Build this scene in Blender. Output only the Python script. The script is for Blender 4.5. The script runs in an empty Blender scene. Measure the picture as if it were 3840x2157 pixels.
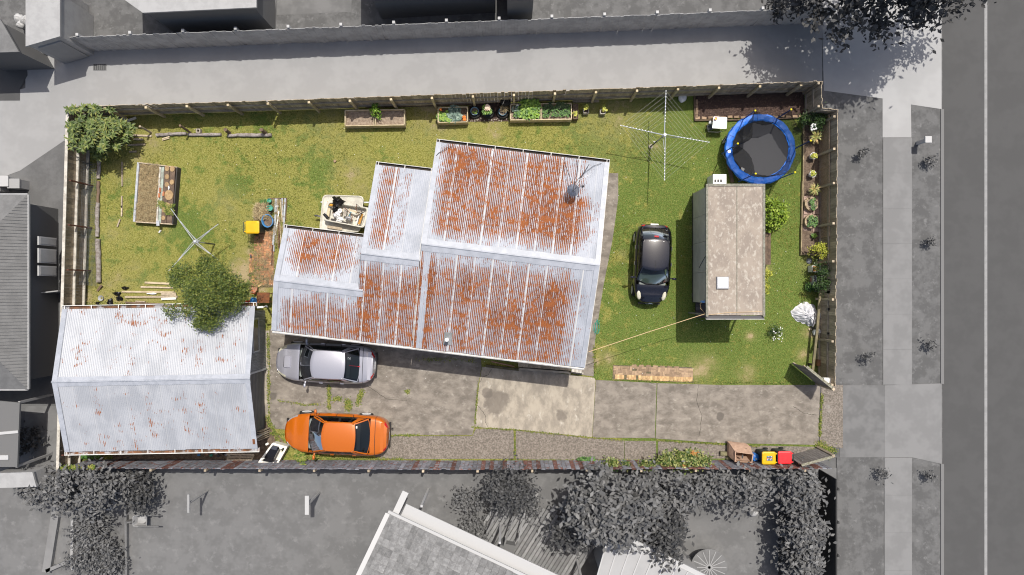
import bpy, math, random
import numpy as np
from mathutils import Vector, Matrix, Euler

random.seed(7)
rng = np.random.default_rng(11)
SC = bpy.context.scene
COL = SC.collection

# ------------------------------------------------------------------ camera, sky, sun, exposure
CAM_H = 32.63                      # the drone hovers 32.6 m over the section, looking straight down
cam_d = bpy.data.cameras.new('camera')
cam = bpy.data.objects.new('camera', cam_d); COL.objects.link(cam)
cam.location = (0, 0, CAM_H); cam.rotation_euler = (0, 0, 0)
cam_d.sensor_width = 36; cam_d.lens = 24.0; cam_d.clip_start = 0.5; cam_d.clip_end = 4000
SC.camera = cam

SUN_DIR = Vector((.165, .396, 1)).normalized()     # towards the sun
w = bpy.data.worlds.new('World'); SC.world = w; w.use_nodes = True
nt = w.node_tree; nt.nodes.clear()
sky = nt.nodes.new('ShaderNodeTexSky'); sky.sky_type = 'NISHITA'; sky.sun_disc = False
sky.sun_elevation = math.asin(SUN_DIR.z); sky.sun_rotation = math.atan2(SUN_DIR.x, SUN_DIR.y)
sky.air_density = 1.0; sky.dust_density = 4.0; sky.ozone_density = 0.2
bg = nt.nodes.new('ShaderNodeBackground'); bg.inputs[1].default_value = 0.13
wo = nt.nodes.new('ShaderNodeOutputWorld')
nt.links.new(sky.outputs[0], bg.inputs[0]); nt.links.new(bg.outputs[0], wo.inputs[0])
sl = bpy.data.lights.new('sun', 'SUN'); sl.energy = 4.4; sl.angle = math.radians(.53); sl.color = (1, .955, .88)
so = bpy.data.objects.new('sun', sl); COL.objects.link(so); so.location = (10, 24, 60)
so.rotation_euler = (-SUN_DIR).to_track_quat('-Z', 'Y').to_euler()
SC.view_settings.view_transform = 'Standard'; SC.view_settings.look = 'None'
SC.view_settings.exposure = 0.0; SC.view_settings.gamma = 1
SC.view_settings.use_curve_mapping = False
SC.render.engine = 'CYCLES'
SC.cycles.pixel_filter_type = 'BLACKMAN_HARRIS'; SC.cycles.filter_width = 1.1
SC.cycles.max_bounces = 6; SC.cycles.transparent_max_bounces = 24

# ------------------------------------------------------------------ survey of the place
# plan positions measured on the aerial; a point of known height is brought down to its true plan position
PX = 48.945 / 3840
ZONE = dict(A=(180,340,3.289), B=(180,760,3.289), C=(180,1140,2.192), D=(780,340,3.289), E=(860,680,3.289),
  F=(960,1180,2.411), G=(1380,340,3.289), H=(1940,340,3.289), I=(2540,300,3.289), J=(2300,620,2.334),
  K=(2820,680,3.444), L=(2720,1060,3.015), M=(2560,1480,4.155), N=(1500,1240,2.583), O=(1000,520,1.607),
  Q=(2000,1560,3.68), R=(1380,240,6.029), S=(860,700,4.825), T=(2280,1340,7.156), U=(600,950,4.668),
  V=(1760,1340,5.367), X=(2960,1000,3.015), W=(0,640,1.246),
  a=(0,0,1.9815), b=(0,500,.873), c=(0,1700,1.9815), d=(1200,1700,1.9815), e=(2400,1500,1.789),
  f=(2700,0,2.2596), g=(1200,0,1.61), h=(3100,500,1.315), z=(0,0,.67083), p=(0,0,1.0))
def pt(zn, x, y, h=0.0):
    ox, oy, s = ZONE[zn]
    k = (CAM_H - h) / CAM_H
    return Vector(((ox + x/s - 1920)*PX*k, -(oy + y/s - 1078.5)*PX*k, h))
def gp(x, y, h=0.0):               # plan position already at ground scale
    return Vector(((x-1920)*PX, -(y-1078.5)*PX, h))

# ------------------------------------------------------------------ mesh helpers
ORG = {}
def tag(o, label=None, cat=None, group=None, kind=None):
    if label: o['label'] = label
    if cat: o['category'] = cat
    if group: o['group'] = group
    if kind: o['kind'] = kind
    return o
def thing(name, loc, label, cat, group=None, rotz=0):
    o = bpy.data.objects.new(name, None); COL.objects.link(o)
    o.location = loc; o.rotation_euler = (0, 0, rotz); o.empty_display_size = .2
    ORG[o.name] = Vector(loc)
    return tag(o, label, cat, group)
def struct_root(name, loc=(0,0,0)):
    o = bpy.data.objects.new(name, None); COL.objects.link(o); o.location = loc; o['kind'] = 'structure'
    ORG[o.name] = Vector(loc); return o
def link(name, me, m=None, parent=None, loc=(0,0,0), rot=None, scale=None):
    o = bpy.data.objects.new(name, me); COL.objects.link(o)
    if parent is not None:
        o.parent = parent; ORG[o.name] = ORG.get(parent.name, Vector())
    o.location = loc
    if rot is not None: o.rotation_euler = rot
    if scale is not None: o.scale = scale
    if m is not None and len(me.materials) == 0: me.materials.append(m)
    return o
def piece(name, me, parent, wloc, rot=None, scale=None):      # one more copy of a shared mesh at a world position
    return link(name, me, None, parent, Vector(wloc) - ORG.get(parent.name, Vector()), rot, scale)
def np_mesh(name, V, F, m=None, smooth=False):
    V = np.asarray(V, np.float32); F = np.asarray(F, np.int32); k = F.shape[1]
    me = bpy.data.meshes.new(name)
    me.vertices.add(len(V)); me.vertices.foreach_set('co', V.ravel())
    me.loops.add(F.size); me.loops.foreach_set('vertex_index', F.ravel())
    me.polygons.add(len(F)); me.polygons.foreach_set('loop_start', np.arange(0, F.size, k, dtype=np.int32))
    me.update(calc_edges=True)
    if smooth: me.polygons.foreach_set('use_smooth', np.ones(len(F), bool))
    if m is not None: me.materials.append(m)
    return me
def basis(d, up=Vector((0,0,1))):
    d = Vector(d).normalized(); up = Vector(up)
    if abs(d.dot(up)) > .98: up = Vector((1,0,0))
    s = d.cross(up).normalized(); u = s.cross(d).normalized()
    return d, s, u
class MB:
    def __init__(s): s.v = []; s.f = []
    def face(s, *pts):
        b = len(s.v); s.v += [Vector(p) for p in pts]; s.f.append(tuple(range(b, b+len(pts)))); return s
    def box(s, c, size, rot=(0,0,0), taper=1.0):
        R = Euler(rot).to_matrix(); b = len(s.v); x, y, z = size[0]/2, size[1]/2, size[2]/2
        for k, (i, j, l) in enumerate([(-1,-1,-1),(1,-1,-1),(1,1,-1),(-1,1,-1),(-1,-1,1),(1,-1,1),(1,1,1),(-1,1,1)]):
            t = taper if l > 0 else 1
            s.v.append(Vector(c) + R @ Vector((i*x*t, j*y*t, l*z)))
        s.f += [tuple(b+i for i in q) for q in [(3,2,1,0),(4,5,6,7),(0,1,5,4),(1,2,6,5),(2,3,7,6),(3,0,4,7)]]
        return s
    def bar(s, p0, p1, w, h, up=(0,0,1)):
        p0, p1 = Vector(p0), Vector(p1); d, sd, u = basis(p1-p0, up); b = len(s.v)
        for p in (p0, p1):
            for i, j in ((-1,-1),(1,-1),(1,1),(-1,1)): s.v.append(p + sd*i*w/2 + u*j*h/2)
        s.f += [tuple(b+i for i in q) for q in [(0,1,2,3),(7,6,5,4),(0,4,5,1),(1,5,6,2),(2,6,7,3),(3,7,4,0)]]
        return s
    def tube(s, pts, r, n=8, cap=True):
        pts = [Vector(p) for p in pts]; rings = []
        for i, p in enumerate(pts):
            d = (pts[min(i+1, len(pts)-1)] - pts[max(i-1, 0)]); d, sd, u = basis(d)
            rr = r[i] if isinstance(r, (list, tuple)) else r
            b = len(s.v); rings.append(b)
            for k in range(n):
                a = 2*math.pi*k/n; s.v.append(p + (sd*math.cos(a) + u*math.sin(a))*rr)
        for i in range(len(rings)-1):
            for k in range(n):
                a, c = rings[i], rings[i+1]; s.f.append((a+k, a+(k+1)%n, c+(k+1)%n, c+k))
        if cap:
            s.f.append(tuple(rings[0]+k for k in range(n))[::-1]); s.f.append(tuple(rings[-1]+k for k in range(n)))
        return s
    def lathe(s, prof, c=(0,0,0), n=24, sx=1, sy=1, R=None, cap0=True, cap1=False):
        rings = []; c = Vector(c)
        for r, z in prof:
            rings.append(len(s.v))
            for k in range(n):
                a = 2*math.pi*k/n; p = Vector((r*sx*math.cos(a), r*sy*math.sin(a), z))
                s.v.append(c + (R @ p if R is not None else p))
        for i in range(len(rings)-1):
            for k in range(n):
                a, b = rings[i], rings[i+1]; s.f.append((a+k, a+(k+1)%n, b+(k+1)%n, b+k))
        if cap0: s.f.append(tuple(rings[0]+k for k in range(n))[::-1])
        if cap1: s.f.append(tuple(rings[-1]+k for k in range(n)))
        return s
    def prism(s, poly, z0, z1):
        b = len(s.v); n = len(poly)
        s.v += [Vector((p[0], p[1], z0)) for p in poly] + [Vector((p[0], p[1], z1)) for p in poly]
        s.f.append(tuple(range(b, b+n))[::-1]); s.f.append(tuple(range(b+n, b+2*n)))
        for i in range(n): j = (i+1) % n; s.f.append((b+i, b+j, b+n+j, b+n+i))
        return s
    def blob(s, c, r, n=10, m=7, jit=0.0, R=None, flat=None):
        c = Vector(c); r = Vector(r) if not isinstance(r, (int, float)) else Vector((r,r,r)); b0 = len(s.v)
        ph = [random.uniform(0, 6.28) for _ in range(4)]
        for i in range(m+1):
            th = math.pi*i/m
            for k in range(n):
                a = 2*math.pi*k/n
                j = 1 + jit*(.5*math.sin(3*a+ph[0]+2*th) + .5*math.sin(5*a+ph[1]-3*th) + random.uniform(-.5,.5))
                p = Vector((r.x*math.sin(th)*math.cos(a)*j, r.y*math.sin(th)*math.sin(a)*j, r.z*math.cos(th)*j))
                if flat is not None: p.z = max(p.z, flat)
                s.v.append(c + (R @ p if R is not None else p))
        for i in range(m):
            for k in range(n):
                a, b = b0+i*n, b0+(i+1)*n; s.f.append((a+k, b+k, b+(k+1)%n, a+(k+1)%n))
        return s
    def mesh(s, name, m=None, org=(0,0,0), smooth=False):
        org = Vector(org); me = bpy.data.meshes.new(name)
        me.from_pydata([v - org for v in s.v], [], s.f); me.update()
        if smooth:
            me.polygons.foreach_set('use_smooth', [True]*len(me.polygons))
            me.set_sharp_from_angle(angle=math.radians(45))
        if m is not None: me.materials.append(m)
        return me
    def part(s, name, m, parent, smooth=False, local=False):
        return link(name, s.mesh(name, m, (0,0,0) if local else ORG[parent.name], smooth), None, parent)
    def single(s, name, m, label, cat, group=None, kind=None, smooth=False, loc=None):
        if loc is None:
            xs = [v.x for v in s.v]; ys = [v.y for v in s.v]; zs = [v.z for v in s.v]
            loc = Vector(((min(xs)+max(xs))/2, (min(ys)+max(ys))/2, min(zs)))
        o = link(name, s.mesh(name, m, loc, smooth)); o.location = loc; ORG[o.name] = Vector(loc)
        return tag(o, label, cat, group, kind)
    def setting(s, name, m, parent=None, kind='structure'):
        o = link(name, s.mesh(name, m), None, parent)
        if parent is None: o['kind'] = kind
        return o
def dup(root, loc, rotz=None, label=None):
    r = root.copy(); COL.objects.link(r); r.location = loc; ORG[r.name] = Vector(loc)
    if rotz is not None: r.rotation_euler = (0, 0, rotz)
    if label: r['label'] = label
    for ch in list(root.children):
        c = ch.copy(); COL.objects.link(c); c.parent = r
        for g_ in list(ch.children):
            q = g_.copy(); COL.objects.link(q); q.parent = c
    return r
def sheet(name, poly, z, m, parent=None):
    mb = MB(); mb.face(*[Vector((p.x, p.y, z)) for p in poly])
    me = mb.mesh(name, m); me.update()
    if me.polygons[0].normal.z < 0: me.flip_normals()
    o = link(name, me, None, parent)
    if parent is None: o['kind'] = 'structure'
    return o

# ------------------------------------------------------------------ materials
def mat(name, c1, c2=None, scale=3.0, rough=.8, metal=0, spec=.4, bump=0.0, bscale=30, objvar=0.0, stretch=(1,1,1),
        lo=.4, hi=.6, detail=6, c3=None, c3scale=9, c3lo=.55, c3hi=.68, island=None, coat=0, alpha=None, sheen=0, world=False, distort=0):
    m = bpy.data.materials.new(name); m.use_nodes = True; n = m.node_tree.nodes; L = m.node_tree.links
    p = n['Principled BSDF']; p.inputs['Roughness'].default_value = rough; p.inputs['Metallic'].default_value = metal
    p.inputs['Specular IOR Level'].default_value = spec; p.inputs['Coat Weight'].default_value = coat
    p.inputs['Coat Roughness'].default_value = .06
    col = lambda c: (c[0], c[1], c[2], 1)
    p.inputs['Base Color'].default_value = col(c1)
    out = None; vec = None
    if c2 is not None or bump or c3 is not None or objvar:
        oi = n.new('ShaderNodeObjectInfo')
    if c2 is not None or bump or c3 is not None:
        if world:
            ge = n.new('ShaderNodeNewGeometry'); src = ge.outputs['Position']
        else:
            tc = n.new('ShaderNodeTexCoord'); src = tc.outputs['Object']
        mp = n.new('ShaderNodeMapping'); mp.inputs['Scale'].default_value = stretch
        L.new(src, mp.inputs['Vector'])
        if world: vec = mp.outputs[0]
        else:
            mu = n.new('ShaderNodeVectorMath'); mu.operation = 'MULTIPLY_ADD'
            cmb = n.new('ShaderNodeCombineXYZ')
            for i in range(3): L.new(oi.outputs['Random'], cmb.inputs[i])
            L.new(cmb.outputs[0], mu.inputs[0]); mu.inputs[1].default_value = (37, 51, 23); L.new(mp.outputs[0], mu.inputs[2])
            vec = mu.outputs[0]
    def noise(sc, det=detail, dist=distort):
        t = n.new('ShaderNodeTexNoise'); t.inputs['Scale'].default_value = sc; t.inputs['Detail'].default_value = det
        t.inputs['Roughness'].default_value = .70; t.inputs['Distortion'].default_value = dist
        L.new(vec, t.inputs['Vector']); return t
    def mixc(fac, a, b):
        x = n.new('ShaderNodeMix'); x.data_type = 'RGBA'; L.new(fac, x.inputs[0])
        for i, c in ((6, a), (7, b)):
            if isinstance(c, tuple): x.inputs[i].default_value = col(c)
            else: L.new(c, x.inputs[i])
        return x.outputs[2]
    def ramp(fac, lo, hi):
        r = n.new('ShaderNodeMapRange'); r.inputs[1].default_value = lo; r.inputs[2].default_value = hi
        r.interpolation_type = 'SMOOTHSTEP'; L.new(fac, r.inputs[0]); return r.outputs[0]
    if c2 is not None: out = mixc(ramp(noise(scale).outputs[0], lo, hi), tuple(c1), tuple(c2))
    if island is not None:
        ge2 = n.new('ShaderNodeNewGeometry'); cr = n.new('ShaderNodeValToRGB'); L.new(ge2.outputs['Random Per Island'], cr.inputs[0])
        els = cr.color_ramp.elements
        els[0].color = col(island[0]); els[0].position = 0; els[1].color = col(island[-1]); els[1].position = 1
        for i, c in enumerate(island[1:-1]): e = els.new((i+1)/(len(island)-1)); e.color = col(c)
        out = cr.outputs[0]
    if c3 is not None: out = mixc(ramp(noise(c3scale).outputs[0], c3lo, c3hi), out if out else tuple(c1), tuple(c3))
    if objvar:
        hs = n.new('ShaderNodeHueSaturation'); mr = n.new('ShaderNodeMapRange')
        mr.inputs[3].default_value = 1-objvar; mr.inputs[4].default_value = 1+objvar
        L.new(oi.outputs['Random'], mr.inputs[0]); L.new(mr.outputs[0], hs.inputs['Value'])
        if out: L.new(out, hs.inputs['Color'])
        else: hs.inputs['Color'].default_value = col(c1)
        out = hs.outputs[0]
    if out: L.new(out, p.inputs['Base Color'])
    if bump:
        b = n.new('ShaderNodeBump'); b.inputs['Strength'].default_value = bump; b.inputs['Distance'].default_value = .02
        L.new(noise(bscale, 4).outputs[0], b.inputs['Height']); L.new(b.outputs[0], p.inputs['Normal'])
    if alpha is not None: p.inputs['Alpha'].default_value = alpha
    return m
def glass_mat(name, tint, refl=.12):
    m = bpy.data.materials.new(name); m.use_nodes = True; n = m.node_tree.nodes; L = m.node_tree.links
    n.remove(n['Principled BSDF']); out = n['Material Output']
    t = n.new('ShaderNodeBsdfTransparent'); t.inputs[0].default_value = (*tint, 1)
    g = n.new('ShaderNodeBsdfGlossy'); g.inputs[1].default_value = .03
    fr = n.new('ShaderNodeFresnel'); fr.inputs[0].default_value = 1.5
    ad = n.new('ShaderNodeMath'); ad.operation = 'ADD'; ad.inputs[1].default_value = refl; L.new(fr.outputs[0], ad.inputs[0])
    mx = n.new('ShaderNodeMixShader'); L.new(ad.outputs[0], mx.inputs[0]); L.new(t.outputs[0], mx.inputs[1]); L.new(g.outputs[0], mx.inputs[2])
    L.new(mx.outputs[0], out.inputs[0]); return m

wood_grey = mat('weathered timber', (.47,.39,.285), (.33,.27,.195), 2.5, .9, objvar=.25, stretch=(6,6,.8), bump=.3, bscale=12)
wood_rail = mat('fence rail timber', (.40,.35,.28), (.29,.25,.20), 3, .9, objvar=.12, bump=.2)
wood_pale = mat('pale treated timber', (.56,.47,.32), (.42,.34,.21), 3, .85, objvar=.12, bump=.2)
wood_white = mat('bleached timber', (.55,.52,.46), (.38,.35,.30), 3, .85, objvar=.08, bump=.2)
wood_brown = mat('brown timber', (.16,.11,.075), (.10,.07,.05), 3, .85, objvar=.2, bump=.3)
wood_silver = mat('silvered log', (.34,.31,.29), (.2,.17,.15), 2.2, .9, objvar=.15, stretch=(3,3,3), bump=.5, bscale=18, c3=(.11,.09,.07), c3scale=4)
wood_dark = mat('dark stained boards', (.05,.045,.042), (.075,.066,.06), 3, .85, objvar=.25, bump=.3)
paling_left = mat('tan paling', (.32,.255,.18), (.22,.175,.125), 4, .9, objvar=.22, bump=.3)
post_brown = mat('rust red steel', (.075,.028,.018), (.11,.04,.025), 6, .7)
board_blue = mat('flaking blue grey board', (.27,.28,.32), (.17,.17,.19), 3, .85, objvar=.22, c3=(.22,.075,.05), c3scale=5, c3lo=.56, c3hi=.62, bump=.3)
board_red = mat('flaking oxide red board', (.20,.085,.065), (.13,.06,.05), 4, .85, objvar=.25, c3=(.30,.28,.30), c3scale=5, c3lo=.52, c3hi=.62, bump=.3)
concrete_pale = mat('pale concrete', (.385,.34,.275), (.25,.22,.18), 2.4, .95, bump=.35, bscale=60, c3=(.52,.48,.41), c3scale=3.1, c3lo=.55, c3hi=.75, world=True, distort=.2, lo=.36, hi=.64, stretch=(1,.55,1))
concrete_dark = mat('stained concrete', (.145,.127,.107), (.26,.23,.195), 2.2, .95, bump=.4, bscale=60, c3=(.39,.355,.305), c3scale=3.4, c3lo=.52, c3hi=.78, world=True, distort=.2, lo=.34, hi=.66, stretch=(.7,1,1), detail=9)
def add_stain(m, pts, dark, grow=1.0):
    """old spills: darken the base colour around given spots, with a ragged edge"""
    n = m.node_tree.nodes; L = m.node_tree.links; p = n['Principled BSDF']; src = p.inputs['Base Color'].links[0].from_socket
    ge = n.new('ShaderNodeNewGeometry'); no = n.new('ShaderNodeTexNoise'); no.inputs['Scale'].default_value = 1.6; no.inputs['Detail'].default_value = 6; no.inputs['Roughness'].default_value = .7
    L.new(ge.outputs['Position'], no.inputs['Vector'])
    for c, r in pts:
        d = n.new('ShaderNodeVectorMath'); d.operation = 'DISTANCE'; L.new(ge.outputs['Position'], d.inputs[0]); d.inputs[1].default_value = c
        a = n.new('ShaderNodeMath'); a.operation = 'MULTIPLY_ADD'; L.new(no.outputs[0], a.inputs[0]); a.inputs[1].default_value = -1.8*r; L.new(d.outputs['Value'], a.inputs[2])
        mr = n.new('ShaderNodeMapRange'); mr.interpolation_type = 'SMOOTHSTEP'; mr.inputs[1].default_value = -.15*r; mr.inputs[2].default_value = .25*r; mr.inputs[3].default_value = .7; mr.inputs[4].default_value = 0
        L.new(a.outputs[0], mr.inputs[0]); x = n.new('ShaderNodeMix'); x.data_type = 'RGBA'; L.new(mr.outputs[0], x.inputs[0]); L.new(src, x.inputs[6]); x.inputs[7].default_value = (*dark, 1); src = x.outputs[2]
    L.new(src, p.inputs['Base Color'])
add_stain(concrete_pale, [(pt('N',930,690,.04), .62), (pt('N',840,600,.04), .3), (pt('N',1560,820,.04), .3)], (.13,.112,.095))
add_stain(concrete_dark, [(pt('F',150,740,.03), .22), (gp(2700,1560,.03), .22)], (.085,.075,.065))
aggregate = mat('exposed aggregate', (.125,.108,.09), (.27,.235,.20), 14, .95, bump=.6, bscale=70, lo=.38, hi=.66, c3=(.36,.34,.31), c3scale=1.3, c3lo=.6, c3hi=.8, world=True)
soil = mat('garden soil', (.17,.125,.09), (.10,.07,.05), 6, .97, bump=.9, bscale=40, c3=(.27,.21,.155), c3scale=22, c3lo=.55, c3hi=.65)
mulch = mat('bark mulch', (.085,.055,.045), (.045,.028,.024), 25, .97, bump=1, bscale=60, c3=(.19,.125,.10), c3scale=40, c3lo=.58, c3hi=.66)
brick_m = mat('worn brick', (.50,.24,.115), (.36,.18,.10), 5, .92, objvar=.3, bump=.3, c3=(.20,.16,.11), c3scale=3, c3lo=.5, c3hi=.65)
brick_tan = mat('tan brick', (.34,.24,.15), (.26,.18,.12), 5, .92, objvar=.3, bump=.3)
brick_yellow = mat('yellow brick', (.58,.40,.20), (.42,.26,.13), 5, .92, objvar=.25, bump=.3)
steel = mat('galvanised steel', (.50,.52,.55), (.40,.42,.45), 8, .45, metal=.35)
steel_dark = mat('dark steel', (.07,.07,.075), None, rough=.5, metal=.4)
white_paint = mat('white paint', (.78,.78,.75), (.70,.69,.66), 6, .5)
white_plastic = mat('white plastic', (.80,.80,.79), None, rough=.45)
cream_grp = mat('aged cream fibreglass', (.60,.58,.50), (.47,.45,.39), 3, .6, c3=(.42,.23,.07), c3scale=2.3, c3lo=.64, c3hi=.68)
black_plastic = mat('black plastic', (.012,.012,.013), None, rough=.35)
black_bag = mat('black bag plastic', (.010,.010,.011), None, rough=.28, bump=.9, bscale=14)
white_bag = mat('white bag plastic', (.74,.74,.74), None, rough=.4, bump=.9, bscale=14)
blue_plastic = mat('blue plastic', (.06,.26,.55), (.05,.21,.47), 6, .4)
green_plastic = mat('green plastic', (.05,.30,.22), None, rough=.5)
terracotta = mat('terracotta', (.42,.22,.14), (.33,.17,.11), 6, .9)
rust_m = mat('rust', (.20,.075,.03), (.12,.05,.025), 6, .95, c3=(.33,.13,.04), c3scale=4, bump=.3)
rubber = mat('tyre rubber', (.018,.018,.018), None, rough=.85)
leaf_dry = mat('dried weeds', (.3,.24,.13), rough=.9, island=[(.16,.11,.06),(.30,.23,.12),(.42,.35,.2)])

# ================================================================== LARGE STRUCTURE
# ------------------------------------------------------------------ colourless surroundings (the aerial shows them in greys)
g_ground = mat('grey ground', (.13,.13,.13), (.10,.10,.10), .6, .95, world=True)
g_lawn = mat('grey lawn', (.15,.15,.15), (.125,.125,.125), .9, .95, world=True, c3=(.18,.18,.18), c3scale=2.2, c3lo=.52, c3hi=.75, detail=3)
g_lawn2 = mat('grey rough grass', (.125,.125,.125), (.09,.09,.09), 1.3, .95, world=True, c3=(.165,.165,.165), c3scale=3, c3lo=.55, c3hi=.75, detail=3)
g_conc = mat('grey new concrete', (.29,.29,.29), (.265,.265,.265), .7, .9, world=True, detail=3)
g_conc2 = mat('grey footpath concrete', (.20,.20,.20), (.175,.175,.175), .8, .9, world=True, detail=3)
g_conc3 = mat('grey apron concrete', (.35,.35,.35), (.32,.32,.32), .5, .9, world=True, detail=3)
g_cross = mat('grey crossing concrete', (.16,.16,.16), (.125,.125,.125), .8, .9, world=True, detail=3)
g_road = mat('grey asphalt', (.075,.075,.075), (.068,.068,.068), .7, .9, world=True, detail=3)
g_kerb = mat('grey kerb', (.16,.16,.16), None, rough=.9)
g_line = mat('road paint', (.26,.26,.26), (.22,.22,.22), 3, .8)
g_fence = mat('grey palings', (.34,.34,.34), (.27,.27,.27), 2, .9, objvar=.2)
g_fence_d = mat('dark grey fence boards', (.035,.035,.035), None, rough=.9)  # shade of the street fence face and lawn border put into the colour
g_white = mat('grey white trim', (.42,.42,.42), None, rough=.6)
g_roof_l = mat('grey light roof', (.34,.34,.34), (.30,.30,.30), 2, .6)
g_roof_m = mat('grey mid roof', (.16,.16,.16), (.13,.13,.13), 2, .7)
g_roof_t = mat('grey tile', (.20,.20,.20), (.14,.14,.14), 5, .85, objvar=.22, c3=(.32,.32,.32), c3scale=1.2, c3lo=.55, c3hi=.7)
g_wall = mat('grey wall', (.30,.30,.30), None, rough=.8)
g_wall_d = mat('grey dark wall', (.13,.13,.13), None, rough=.8)
g_glass = mat('grey window glass', (.03,.03,.03), None, rough=.1, spec=.6)
g_soil = mat('grey soil', (.13,.13,.13), (.09,.09,.09), 3, .95)
g_deck = mat('grey deck boards', (.21,.21,.21), (.17,.17,.17), 3, .9, objvar=.25)
g_leaf = mat('grey leaves', (.10,.10,.10), rough=.6, island=[(.065,.065,.065),(.10,.10,.10),(.15,.15,.15)])
g_leaf_d = mat('dark grey leaves', (.06,.06,.06), rough=.6, island=[(.034,.034,.034),(.048,.048,.048),(.07,.07,.07)])
g_bark = mat('grey bark', (.09,.09,.09), None, rough=.95)

mb = MB(); mb.face((-900,-900,-.06),(900,-900,-.06),(900,900,-.06),(-900,900,-.06)); mb.setting('ground', g_ground)
P = lambda *xy: [gp(x, y) for x, y in xy]
sheet('neighbour_lawn', P((-900,1755),(3140,1755),(3140,2900),(-900,2900)), -.012, g_lawn)
sheet('verge_lawn', P((3070,-900),(3535,-900),(3535,2900),(3138,2900),(3138,1716),(3070,1716)), -.012, g_lawn2)
sheet('neighbour_yard', P((-900,-900),(3080,-900),(3080,90),(288,196),(-900,240)), -.012, g_lawn2)
sheet('side_yard', P((-900,240),(340,440),(300,1755),(-900,1755)), -.012, g_ground)
sheet('neighbour_driveway', P((-60,372),(-60,690),(75,640),(240,528),(332,528),(348,432),(1050,409),(3018,338),(3083,338),(3083,86),(1200,158),(288,194),(95,200),(95,330)), -.004, g_conc)
fz = lambda x, y: pt('f', x, y)
sheet('driveway_apron', [fz(860,-40),fz(1878,-40),fz(1878,925),fz(1618,886),fz(1622,1165),fz(1378,1165),fz(1378,835),fz(880,768)], -.003, g_conc3)
fp = struct_root('footpath')
ys = np.linspace(517, 1443, 8)
for i in range(7):
    sheet('slab', P((3311,ys[i]+.2),(3419,ys[i]+.2),(3419,ys[i+1]-.2),(3311,ys[i+1]-.2)), .02, g_conc2, fp)
ys = np.linspace(1716, 2420, 6)
for i in range(5):
    sheet('slab', P((3316,ys[i]+.2),(3419,ys[i]+.2),(3419,ys[i+1]-.2),(3316,ys[i+1]-.2)), .02, g_conc2, fp)
sheet('vehicle_crossing', P((3148,1445),(3318,1445),(3318,1715),(3148,1715)), .008, g_cross)
sheet('crossing_apron', P((3318,1445),(3531,1438),(3531,1740),(3419,1715),(3318,1715)), .012, g_conc2)
sheet('road', P((3537,-1500),(6200,-1500),(6200,3600),(3537,3600)), -.05, g_road)
mb = MB()
for a, b in ((-1500, -20), (410, 1440), (1740, 3600)):
    mb.box((gp(3533,0).x, (gp(0,a).y+gp(0,b).y)/2, -.035), (.15, abs(gp(0,a).y-gp(0,b).y), .12))
mb.setting('kerb', g_kerb)
sheet('road_marking', P((3694,-1500),(3705,-1500),(3705,3600),(3694,3600)), -.046, g_line)

def leaf_arrays(C, size, up=.6, elong=2.0, rngs=rng, sizevar=.35, flat=None):
    C = np.asarray(C, float); N = len(C)
    nr = rngs.normal(size=(N,3)); nr[:,2] = np.abs(nr[:,2]) + up; nr /= np.linalg.norm(nr, axis=1)[:,None]
    t = rngs.normal(size=(N,3)); t -= (t*nr).sum(1)[:,None]*nr; t /= np.linalg.norm(t, axis=1)[:,None]
    b = np.cross(nr, t); s = size*(1+sizevar*rngs.uniform(-1,1,N))[:,None]
    V = np.stack([C-t*s*.5, C+b*s*.5/elong, C+t*s*.5, C-b*s*.5/elong], 1).reshape(-1,3)
    return V, np.arange(4*N).reshape(N,4)
def crown_pts(c, r, ncl, per, clr, shell=.55, rngs=rng, zmin=None):
    d = rngs.normal(size=(ncl,3)); d /= np.linalg.norm(d, axis=1)[:,None]
    d[:,2] = np.where(d[:,2] < -.45, -d[:,2], d[:,2])
    rad = shell + (1-shell)*rngs.uniform(0,1,ncl)**.6
    cl = np.asarray(c) + d*rad[:,None]*np.asarray(r)
    p = cl[:,None,:] + rngs.normal(size=(ncl,per,3))*np.array([1,1,.7])*clr*rngs.uniform(.6,1.3,(ncl,1,1))
    p = p.reshape(-1,3)
    if zmin is not None: p[:,2] = np.maximum(p[:,2], zmin + rngs.uniform(0,.1,len(p)))
    return p, cl
def tree(name, base, c, r, ncl, per, clr, leaf, leafmat, bark, label, cat='tree', group=None, trunk_r=.09, up=.6, elong=2.0, limbs=8, extra=None, shell=.55, zmin=.15):
    root = thing(name, base, label, cat, group); base = Vector(base); c = Vector(c)
    p, cl = crown_pts(c, r, ncl, per, clr, shell, zmin=zmin)
    if extra is not None: p = np.concatenate([p, extra])
    V, F = leaf_arrays(p - np.array(base), leaf, up, elong)
    link('crown', np_mesh('crown', V, F, leafmat), None, root)
    tb = MB(); top = base.lerp(c, .75)
    tb.tube([base, base.lerp(c,.4)+Vector((.04,.03,0)), top], [trunk_r, trunk_r*.75, trunk_r*.45], 8)
    for i in range(limbs):
        q = Vector(cl[i*len(cl)//limbs]); s0 = base.lerp(c, random.uniform(.35,.7))
        tb.tube([s0, s0.lerp(q,.5)+Vector((0,0,.08)), q], [trunk_r*.4, trunk_r*.25, trunk_r*.08], 6)
    tb.part('trunk', bark, root, True)
    return root

# ------------------------------------------------------------------ lawn of the section
def vnoise(x, y, sc, seed):
    r = np.random.default_rng(seed); T = r.uniform(0, 1, (64,64))
    X, Y = np.asarray(x)/sc, np.asarray(y)/sc; i, j = np.floor(X).astype(int), np.floor(Y).astype(int); fx, fy = X-i, Y-j
    fx, fy = fx*fx*(3-2*fx), fy*fy*(3-2*fy); g = lambda a, b: T[a%64, b%64]
    return (g(i,j)*(1-fx)+g(i+1,j)*fx)*(1-fy) + (g(i,j+1)*(1-fx)+g(i+1,j+1)*fx)*fy
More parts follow.
